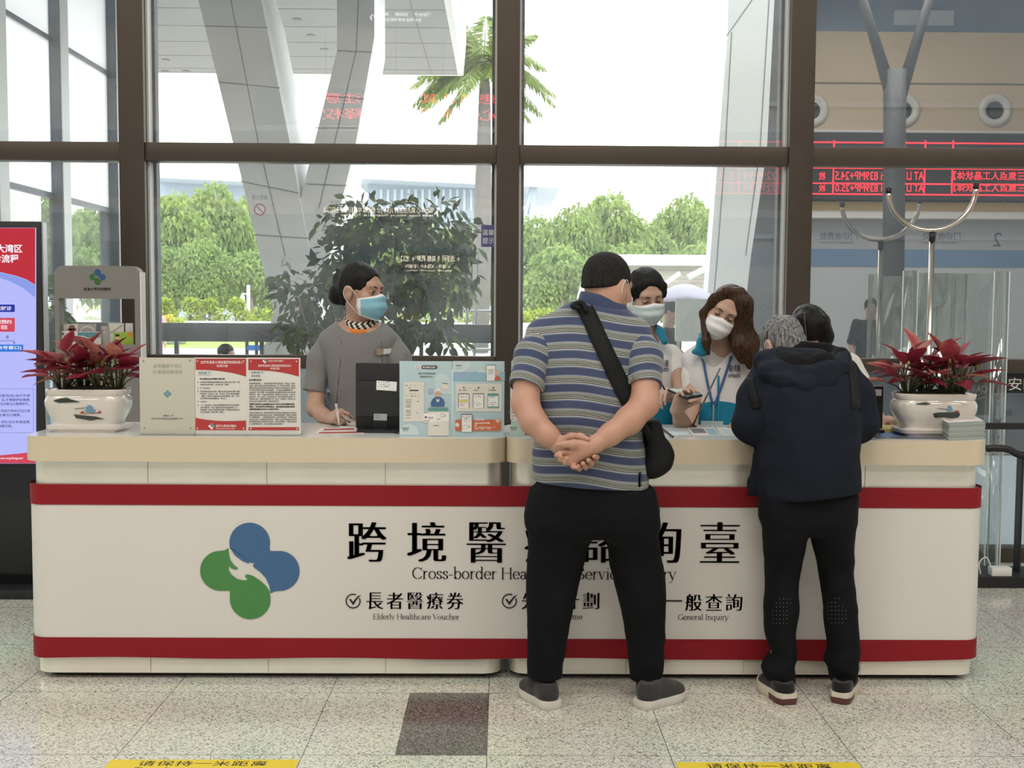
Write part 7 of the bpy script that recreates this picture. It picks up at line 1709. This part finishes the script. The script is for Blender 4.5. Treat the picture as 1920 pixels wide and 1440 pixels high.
def pot(lab, cpx, Y, seed, paint, wide=1.):
    rng = np.random.default_rng(seed); c = at(cpx, 700, Y); k = 1 / ppm(Y - .06); t = thing('planter', lab, 'planter', (c.x, Y, 1.0), 'planters on the counter')
    H = .178; hw = 76 * k
    prof = [(.0, .82, .82), (.012, .84, .84), (.014, .93, .93), (.028, .95, .95), (.034, .80, .80), (.045, .82, .82), (.075, .92, .94), (.105, .99, 1.0), (.128, 1.0, 1.02), (.142, .97, .98), (.150, .93, .93), (.156, .95, .96), (.174, .975, .98), (.178, .96, .965), (.174, .91, .90), (.15, .88, .87)]
    bm = bmesh.new(); rg = [[bm.verts.new((c.x + x, Y + y, 1.0 + z)) for x, y in rsec(hw * a, .098 * b, 48, 6 if z < .04 else 4.2)] for z, a, b in prof]
    for a, b in zip(rg, rg[1:]):
        for i in range(48): bm.faces.new((a[i], a[(i + 1) % 48], b[(i + 1) % 48], b[i]))
    bm.faces.new(rg[0][::-1]); po = obj('pot', bm, M_pot, t, auto=55)
    F = Field(); F.ell((c.x, Y, 1.0 + .150), (hw * .86, .082, .038), None, .02); F.wrinkle(.014, (40, 40, 40), seed); fobj('moss', F, .005, M_moss, t)
    bv = bvh_of(po)
    for nm, pts, m in paint: drape(nm, bv, [poly2(pts)], m, t, .003)
    V, Fc, T = [], [], []; SV = bmesh.new(); BV, BF, BT = [], [], []
    clumps = [(-.105, .0), (-.03, .02), (.05, -.01), (.11, .015)]
    nl = 0
    for ci, (dx, dy) in enumerate(clumps):
        base = V3((c.x + dx * hw / .165, Y + dy, 1.0 + .165))
        for i in range(17):
            az = i * 2.4 + rng.random() * .6 + ci; lift = .15 + .85 * (i / 17) ; L = (.105 + .045 * rng.random()); out = (.155 - .115 * lift) * (.75 + .5 * rng.random()); hgt = .035 + .125 * lift * (.75 + .45 * rng.random())
            dirv = V3((math.cos(az) * 1.35, math.sin(az) * .75, 0)).normalized(); p0 = base + dirv * .012; p1 = base + dirv * out * .55 + V3((0, 0, hgt))
            tube(SV, [p0, p0.lerp(p1, .5) + V3((0, 0, .012)), p1], [.0042, .0034, .0024], 6)
            pitch = -.12 + 1.15 * lift * (.6 + .6 * rng.random()); d = (dirv * math.cos(pitch) + V3((0, 0, math.sin(pitch)))).normalized(); side = d.cross(V3((0, 0, 1))).normalized(); side = (side + V3((0, 0, .5 * (rng.random() - .5)))).normalized(); up = side.cross(d)
            b = len(V); tone = rng.random(); n = 8; W = L * (.24 + .08 * rng.random()); curl = .25 + .4 * rng.random()
            for j in range(n + 1):
                u = j / n; w = W * (math.sin(math.pi * u ** .72) ** .9) * (1 - u * .12) if 0 < u < 1 else 0; cen = p1 + d * (L * u) - up * (curl * L * u * u * .45)
                for q_ in (-1, 0, 1): V.append(cen + side * (w * q_) + up * (abs(q_) * w * .35)); T.append(min(1, max(0, tone * .85 + .08 + .15 * rng.random() + (.12 if q_ else -.1))))
            for j in range(n):
                for q_ in (0, 1): Fc.append((b + j * 3 + q_, b + j * 3 + q_ + 1, b + j * 3 + q_ + 4, b + j * 3 + q_ + 3))
        p = base + V3((rng.normal() * .02, -.01, .10 + .03 * rng.random())); bmx = bmesh.new(); tube(bmx, [p, p + V3((.004, 0, .018)), p + V3((.008, 0, .040))], [.004, .008, .0015], 8); obj('bud', bmx, M_budg, t, smooth=True)
    o = mobj('foliage', V, Fc, M_leafr, t, smooth=True); a = o.data.attributes.new('tone', 'FLOAT', 'POINT'); a.data.foreach_set('value', T)
    obj('stalks', SV, M_stem, t, smooth=True); return t
M_pk = mat('glaze_ink_green', (.03, .045, .035), .25); M_pblu = mat('glaze_blue', (.13, .28, .42), .25); M_prd = mat('glaze_red', (.32, .07, .05), .25)
pl = lambda X, Yy: (80 + X / 4.235, 480 + Yy / 4.235)
pot('white china planter with red-leaved plants at the left end of the counter', 166, .19, 3, [
    ('painted_hill', [pl(*p) for p in ((82, 1152), (100, 1142), (140, 1132), (190, 1120), (215, 1134), (250, 1146), (300, 1160), (180, 1164), (130, 1166))], M_pk), ('painted_shore', [pl(*p) for p in ((245, 1258), (300, 1264), (420, 1276), (495, 1296), (430, 1298), (380, 1308), (330, 1298), (265, 1288))], M_pk),
    ('painted_figure', [pl(*p) for p in ((335, 1240), (345, 1195), (372, 1182), (398, 1198), (402, 1225), (425, 1216), (410, 1244), (360, 1246))], M_pblu), ('painted_flowers', [pl(*p) for p in ((290, 1250), (318, 1228), (332, 1250), (345, 1252), (430, 1246), (455, 1226), (468, 1248), (440, 1252), (340, 1256))], M_prd), ('painted_branch', [pl(*p) for p in ((252, 1212), (300, 1208), (335, 1204), (335, 1209), (300, 1213), (255, 1216))], M_pk)])
pr = lambda X, Yy: (1600 + X / 3.272, 760 + Yy / 3.272)
pot('white china planter with red-leaved plants at the right end of the counter', 1752, .19, 8, [
    ('painted_hill', [(1716, 757), (1728, 755), (1736, 753.5), (1746, 757.5), (1735, 759.5), (1722, 758.5)], M_pk), ('painted_shore', [pr(*p) for p in ((490, 50), (520, 44), (650, 42), (655, 62), (640, 76), (600, 80), (560, 74), (500, 76))], M_pk), ('painted_figure', [pr(*p) for p in ((572, 36), (578, 8), (592, -2), (606, 12), (612, 36))], M_pblu), ('painted_flowers', [pr(*p) for p in ((612, 38), (632, 30), (652, 36), (640, 44))], M_prd), ('painted_branch', [pr(*p) for p in ((502, 20), (540, 18), (572, 24), (572, 28), (540, 22))], M_pk)])

# leaflets
M_edge = mat('leaflet_edges', (.42, .42, .40), .7); M_edget = mat('leaflet_green_cover', (.33, .44, .42), .5)
A, B, C_ = flo(1743, 806, 1.0), flo(1778, 826, 1.0), flo(1846, 823, 1.0)
A.z = B.z = C_.z = 1.0; ex, ey = (C_ - B), (A - B); ey = ey.normalized() * .2
t = thing('leaflet_stack', 'thick stack of pale green leaflets at the right end of the counter', 'leaflet stack', B + ex * .5 + ey * .5); t['kind'] = 'stuff'
bm = bmesh.new()
for i in range(34):
    j = V3((rnd.uniform(-.003, .003), rnd.uniform(-.002, .002), 0)); z0 = .0004 + i * .00205; P = [B + j, B + ex + j, B + ex + ey + j, B + ey + j]
    lo = [bm.verts.new(p + V3((0, 0, z0))) for p in P]; hi = [bm.verts.new(p + V3((0, 0, z0 + .0018))) for p in P]; f = [bm.faces.new(lo[::-1]), bm.faces.new(hi)]
    for k in range(4): f.append(bm.faces.new((lo[k], lo[(k + 1) % 4], hi[(k + 1) % 4], hi[k])))
    for q_ in f: q_.material_index = 0 if i % 3 else 1
obj('leaflets', bm, [M_edge, M_edget], t)
t = thing('leaflet', 'loose white leaflet lying skewed on top of the leaflet stack', 'leaflet', B + ex * .5 + ey * .5 + V3((0, 0, .072)))
P = [B + ex * -.02 + V3((0, 0, .0715)), B + ex * 1.0 + ey * .1 + V3((0, 0, .0715)), B + ex * 1.02 + ey * 1.0 + V3((0, 0, .076)), B + ey * .98 + V3((0, 0, .0725))]
mobj('sheet', P, [(0, 1, 2, 3)], M_pwht, t); c0, e1, e2 = P[0], P[1] - P[0], P[3] - P[0]
letters('print', [(np.array([(u, v) for u, v in vv]), f) for vv, f in rows(.1, .9, [.3, .42, .54, .66], .06, .8, 3)], c0, e1, e2, M_ptxt, t, .0008)

# ---------------------------------------------------------------- brochure rack
YK = 1.30; M_rack = mat('rack_shade_grey', (.20, .19, .178), .5)  # rack taken as white; the shade on it is mixed into this grey
t = thing('brochure_rack', 'tall brochure rack in a shade-darkened grey, with emblem and rounded top behind the left planter', 'rack', (at(183, 583, YK).x, YK, 0))
RX0, RX1 = at(103, 600, YK).x, at(263, 600, YK).x; zk = lambda y: at(183, y, YK).z; xk = lambda x: at(x, 600, YK).x; z0_, z1_, z2_, z3_ = 0.03, zk(646), zk(560), zk(498.5); r_ = .045
bm = bmesh.new(); prism(bm, [(RX0, z2_), (RX1, z2_)] + [(RX1 - r_ + r_ * math.cos(rad(a)), z3_ - r_ + r_ * math.sin(rad(a))) for a in range(0, 91, 10)] + [(RX0 + r_ - r_ * math.sin(rad(a)), z3_ - r_ + r_ * math.cos(rad(a))) for a in range(0, 91, 10)], YK, YK + .07); obj('header', bm, M_rack, t, auto=50)
box('side_post', RX0, xk(111), YK, YK + .07, z0_, z2_, M_rack, t); box('side_post', xk(253), RX1, YK, YK + .07, z0_, z2_, M_rack, t); box('front_panel', xk(111), xk(253), YK, YK + .015, z0_, z1_, M_rack, t); box('shelf', xk(111), xk(253), YK + .015, YK + .07, z1_ - .06, z1_ - .05, M_rack, t); box('lit_side_edge', RX1, RX1 + .006, YK + .002, YK + .075, z0_, z3_ - .03, M_white, t); box('plinth', RX0 - .03, RX1 + .03, YK - .05, YK + .15, 0, .03, M_rack, t)  # edge strip painted white as the lit side of the rack
S = Sheet(t, YK); S.emblem(183, 519.5, 30, mat('rack_emblem_blue', (.02, .08, .2), .5), mat('rack_emblem_green', (.03, .12, .03), .5)); S.text('香港大學深圳醫院', 157, 208, 545, 6, M_black, ming=.03); S.put('lettering', rows(158, 207, [548.5], 2, .95, 2), M_ptxt)
M_skinpic = mat('photo_brown', (.2, .1, .07), .5); M_wave = mat('teal_wave', (.08, .22, .27), .5); M_lime = mat('lime_green', (.25, .38, .04), .5); M_org = mat('warm_orange', (.55, .2, .04), .5); M_gph = mat('grey_photo', (.3, .29, .28), .5); M_ppl = mat('pale_sheet', (.55, .53, .5), .5)
def brochure(lab, x0, x1, y0, y1, Y, m, draw):
    a, b = at(x0, y1, Y), at(x1, y0, Y); zb = z1_ - .049; t = thing('brochure', lab, 'brochure', ((a.x + b.x) / 2, Y, zb), 'brochures in the shade-darkened rack'); box('cover', a.x, b.x, Y, Y + .004, zb, b.z, m, t); draw(Sheet(t, Y)) if draw else None
brochure('white brochure with a dark portrait photo at the back left of the rack', 115, 146, 607.5, 630, YK + .052, M_ppl, lambda S: S.put('print', [disc2(135, 615, 6, 14), rect2(127, 143, 616, 622)], M_skinpic))
brochure('white brochure with a small dark emblem at the front left of the rack', 107, 144.5, 621, 645, YK + .030, M_paper, lambda S: (S.emblem(118, 626, 5, M_black, M_black), S.put('print', rows(123, 138, [627], 2, .95, 2), M_ptxt)))
brochure('grey brochure with a pale arc, second at the back of the rack', 146.5, 180, 607, 632, YK + .052, M_gph, lambda S: S.put('print', ring2(164, 626, 14, 2.5, 180, 360, 16), M_ppl))
brochure('pale brochure with a teal wave at the front of the rack', 145.5, 189, 622, 645, YK + .030, M_ppl, lambda S: S.poly('print', [(146, 623), (188, 623), (188, 632), (178, 634), (165, 633), (155, 629), (146, 630)], M_wave))
brochure('narrow grey brochure in the middle of the rack', 190, 203, 611, 645, YK + .042, M_gph, lambda S: S.put('print', [rect2(193, 197, 614, 616), rect2(193, 197, 618, 620), rect2(193, 197, 622, 624)], M_ppl))
brochure('white brochure with a slanted grey stripe at the back right of the rack', 203.5, 232, 606, 630, YK + .052, M_ppl, lambda S: S.poly('print', [(205, 624), (230, 608), (230, 611), (209, 625)], M_gph))
brochure('green and orange brochure with a dark-haired figure at the front right', 213, 250, 623, 645, YK + .030, M_lime, lambda S: (S.poly('print', [(238, 623.5), (249, 623.5), (249, 633), (243, 632)], M_org), S.put('print', [disc2(220, 632, 4, 12)], M_pskin), S.put('print', [disc2(220, 629, 4.4, 12, 2.6)], M_black)))
brochure('small white brochure at the far right back of the rack', 235, 249, 606, 622, YK + .060, M_ppl, None)

# ---------------------------------------------------------------- information screen at the left
YP = 1.40; t = thing('display_kiosk', 'tall black information screen with red and lavender display at the left edge', 'kiosk', (at(-40, 583, YP).x, YP, 0))
xs_ = lambda x, y=600: at(x, y, YP).x; zs_ = lambda y: at(60, y, YP).z; KX1 = xs_(76, 420); KX0 = KX1 - .72
bm = bmesh.new(); bx(bm, KX0, KX1, YP, YP + .07, zs_(873), zs_(415), .008); obj('casing', bm, M_dark, t, auto=40); box('edge_trim', KX1, KX1 + .008, YP + .01, YP + .06, zs_(873), zs_(416), M_gal, t)
bm = bmesh.new(); bx(bm, KX0 + .03, KX1 - .03, YP - .01, YP + .09, .05, zs_(873) + .01, .008); obj('pedestal', bm, mat('gloss_black', (.006, .006, .007), .12), t, auto=40); bm = bmesh.new(); bx(bm, KX0 - .02, KX1 - .02, YP - .14, YP + .24, 0, .05, .006); obj('base', bm, M_dark, t, auto=40)
def em(nm, c, e=1.):
    m = mat(nm, c, .4, spec=.3, emit=e); m.node_tree.nodes['Principled BSDF'].inputs['Base Color'].default_value = (.01, .01, .01, 1); return m
E_lav, E_red, E_blu, E_wht, E_nav, E_pnk, E_sky, E_mid = em('screen_lavender', '#b9bcff', .95), em('screen_red', '#d02438', .8), em('screen_blue_band', '#8ea2f2', .9), em('screen_white', '#fbf6ff', 1.), em('screen_navy', '#1d2fae', .8), em('screen_pink', '#e4475f', .8), em('screen_sky', '#2f7fe4', .9), em('screen_ink', '#4a4f92', .6)
S = Sheet(t, YP - .001); L0 = -165
S.rect('screen', L0, 68, 427, 869, E_lav); S.poly('header', [(L0, 427.5), (66, 427.5), (66, 534), (50, 524), (30, 517), (0, 510), (-50, 506), (-110, 512), (L0, 530)], E_red); S.poly('arc_band', [(66, 535), (66, 558), (45, 541), (20, 528), (0, 521), (-50, 514), (-50, 507), (0, 511), (30, 518), (50, 525)], E_blu)
S.text('粤港澳大湾区', -56, 42, 474, 16, E_wht, offset=.02); S.text('就诊流程', -30, 35, 493, 16, E_wht, offset=.02)
S.rect('tag', -60, 28, 571, 585, E_nav, 2); S.text('来院就诊', -18, 22, 582, 8, E_wht, offset=.01); S.rect('tag', -60, 28, 596, 622, E_pnk, 2); S.text('收到预约', -18, 22, 607.5, 8, E_wht, offset=.01); S.text('短信', 2, 14, 617.5, 8, E_wht, offset=.01); S.text('是', 11, 17, 635, 6, E_mid, offset=.01); S.put('arrow', line2([(-40, 639), (27, 639), (27, 643)], .8) + [poly2([(25, 642), (29, 642), (27, 645)])], E_mid); S.rect('tag', -60, 44, 646, 659.5, E_sky, 2); S.text('(3/4/5号窗口)', -20, 40, 656, 7.6, E_wht, offset=.01)
S.put('dashed_frame', [rect2(x, x + 2.6, 728.6, 729.4) for x in np.arange(-150, 62, 4.4)] + [rect2(x, x + 2.6, 811, 811.8) for x in np.arange(-150, 62, 4.4)] + [rect2(62.6, 63.4, y, y + 2.6) for y in np.arange(730, 810, 4.4)], E_mid)
for s_, x1, y in (('1.检查/检验/治疗开单', 57, 744.5), ('后,不需要提前缴费,', 57, 752.5), ('当日做当日缴费即可。', 55, 760), ('2.药品开单后仅当日有', 57, 773), ('效,需当日缴费。', 40, 781), ('3.须在当天申请退费,', 57, 794), ('逾期无效。', 24, 801.5)): S.text(s_, x1 - len(s_) * 5.4, x1, y, 5.6, E_mid, offset=.012)
S.poly('footer', [(L0, 868.5), (67, 868.5), (67, 846), (40, 850), (0, 853.5), (-60, 854), (L0, 846)], E_pnk); S.text('www.ha.org.hk/goto/', -12, 44, 862, 5, E_wht, offset=.01)

# ---------------------------------------------------------------- steel pole, acrylic case, bench at the right
M_chr = mat('polished_steel', (.62, .58, .52), .16, 1.); YI = 1.84
t = thing('forked_pole', 'polished steel pole with a half-ring fork and black tips behind the right planter', 'pole', (at(1748, 583, YI).x, YI, 0)); p = at(1748, 440, YI); xb = p.x
bm = bmesh.new(); tube(bm, [(xb, YI, .03), (xb, YI, p.z)], .0155, 16); obj('post', bm, M_chr, t, smooth=True); bm = bmesh.new(); lathe(bm, [(.11, 0), (.11, .012), (.03, .03)], (xb, YI, 0), 28); obj('base', bm, M_chr, t, smooth=True)
bm = bmesh.new(); tube(bm, [(xb, YI, at(1748, 452, YI).z), (xb, YI, at(1748, 436, YI).z)], .0175, 16); obj('joint', bm, M_dark, t, smooth=True)
arc = [at(1748 + 82 * math.cos(rad(a)), 356 - 4 * math.cos(rad(a)) + 76 * math.sin(rad(a)), YI) for a in range(0, 181, 6)]
bm = bmesh.new(); tube(bm, arc, .0145, 14); tube(bm, [(xb, YI, at(1748, 437, YI).z), (xb, YI, at(1748, 430, YI).z)], .008, 10); obj('fork', bm, M_chr, t, smooth=True)
for e_ in (0, -1): 
    pa = arc[e_]; bm = bmesh.new(); tube(bm, [pa + V3((0, 0, -.006)), pa + V3((0, 0, .022))], .0165, 12); obj('tip', bm, M_dark, t, smooth=True)
YA = 1.97; t = thing('acrylic_case', 'tall clear acrylic case at the right end behind the counter', 'case', (at(1790, 583, YA).x, YA, 0))
za, zb_ = at(1790, 1062, YA).z, at(1790, 508, YA).z; za = .03
def bent(x0, x1, bulge, n=10):
    a, b = at(x0, 583, YA), at(x1, 583, YA); return [(a.x + (b.x - a.x) * k / n, YA - bulge * math.sin(math.pi * k / n)) for k in range(n + 1)]
def acr(path, nm, zt=None):
    bm = bmesh.new(); A_ = [bm.verts.new((x, y, za)) for x, y in path]; B_ = [bm.verts.new((x, y, zt or zb_)) for x, y in path]
    for i in range(len(path) - 1): bm.faces.new((A_[i], A_[i + 1], B_[i + 1], B_[i]))
    o = obj(nm, bm, M_acr, t, smooth=True); md = o.modifiers.new('t', 'SOLIDIFY'); md.thickness = .004; return o
acr(bent(1691, 1719, .03), 'channel'); acr(bent(1861, 1891, .03), 'channel'); a, b = at(1719, 583, YA), at(1861, 583, YA); acr([(a.x, YA + .004), (b.x, YA + .004)], 'back_sheet', at(1790, 512, YA).z)
M_acre = mat('acrylic_edge', (.75, .82, .82), .2, spec=.6)
for px in (1691.5, 1719, 1861.5, 1867, 1890.5): q_ = at(px, 583, YA); box('edge', q_.x - .003, q_.x + .003, YA - .004, YA + .002, za, zb_, M_acre, t)
a, b = at(1688, 583, YA), at(1896, 583, YA); box('base', a.x, b.x, YA - .07, YA + .08, 0, za, M_dark, t, .004)
t = thing('bench_frame', 'black metal bench frame at the right edge of the hall', 'bench', (at(1935, 583, 1.75).x, 1.75, 0)); YBn = 1.70
Bq = lambda x, y: at(x, y, YBn)
bm = bmesh.new(); a, b = Bq(1908, 1078), Bq(1921, 850); bx(bm, a.x, b.x, YBn, YBn + .06, .05, b.z); obj('leg', bm, M_dark, t)
bm = bmesh.new(); bx(bm, Bq(1848, 1).x, Bq(2080, 1).x, YBn - .12, YBn + .16, .0, .06); obj('base', bm, M_dark, t)
bm = bmesh.new(); tube(bm, spline([Bq(1850, 841), Bq(1870, 840), Bq(1892, 843), Bq(1915, 853), Bq(1990, 858)], 5), .02, 10); obj('armrest', bm, M_dark, t, smooth=True)
bm = bmesh.new(); bx(bm, Bq(1843, 1).x, Bq(2080, 1).x, YBn + .12, YBn + .15, Bq(1, 800).z, Bq(1, 788).z); obj('crossbar', bm, M_dark, t)
t = thing('power_adapter', 'small white power adapter with a looped cable beside the black bench base', 'adapter', (at(1878, 1043, 1.62).x, 1.62, 0)); a, b = at(1858, 1050, 1.62), at(1896, 1034, 1.62)
bm = bmesh.new(); bx(bm, a.x, b.x, 1.60, 1.66, .061, .061 + b.z - a.z, .004); obj('housing', bm, M_white, t, auto=40); bm = bmesh.new(); tube(bm, spline([V3((a.x + .01, 1.63, .09)), V3((a.x - .02, 1.63, .16)), V3((a.x - .06, 1.63, .13)), V3((a.x - .05, 1.63, .065))], 6), .004, 6); obj('cable', bm, M_white, t, smooth=True)
YW = GY - .012
t = thing('dark_poster', 'dark poster with pale lettering on the lower pane behind the right planter', 'poster', at(1832, 730, YW)); S = Sheet(t, YW); S.rect('sheet', 1800, 1856, 680, 778, mat('poster_charcoal', (.035, .034, .033), .5)); S.text('AO', 1830, 1851, 736, 14, M_greywall, offset=.0); S.put('print', [disc2(1838, 700, 9, 12, 4)], M_greywall)
t = thing('security_sign', 'black sign band with white lettering at the right edge of the window', 'sign', at(1930, 716, YW)); S = Sheet(t, YW); S.rect('sheet', 1852, 1990, 700, 737, M_dark); S.text('安防', 1891, 1944, 732, 24, M_pwht, offset=.0)
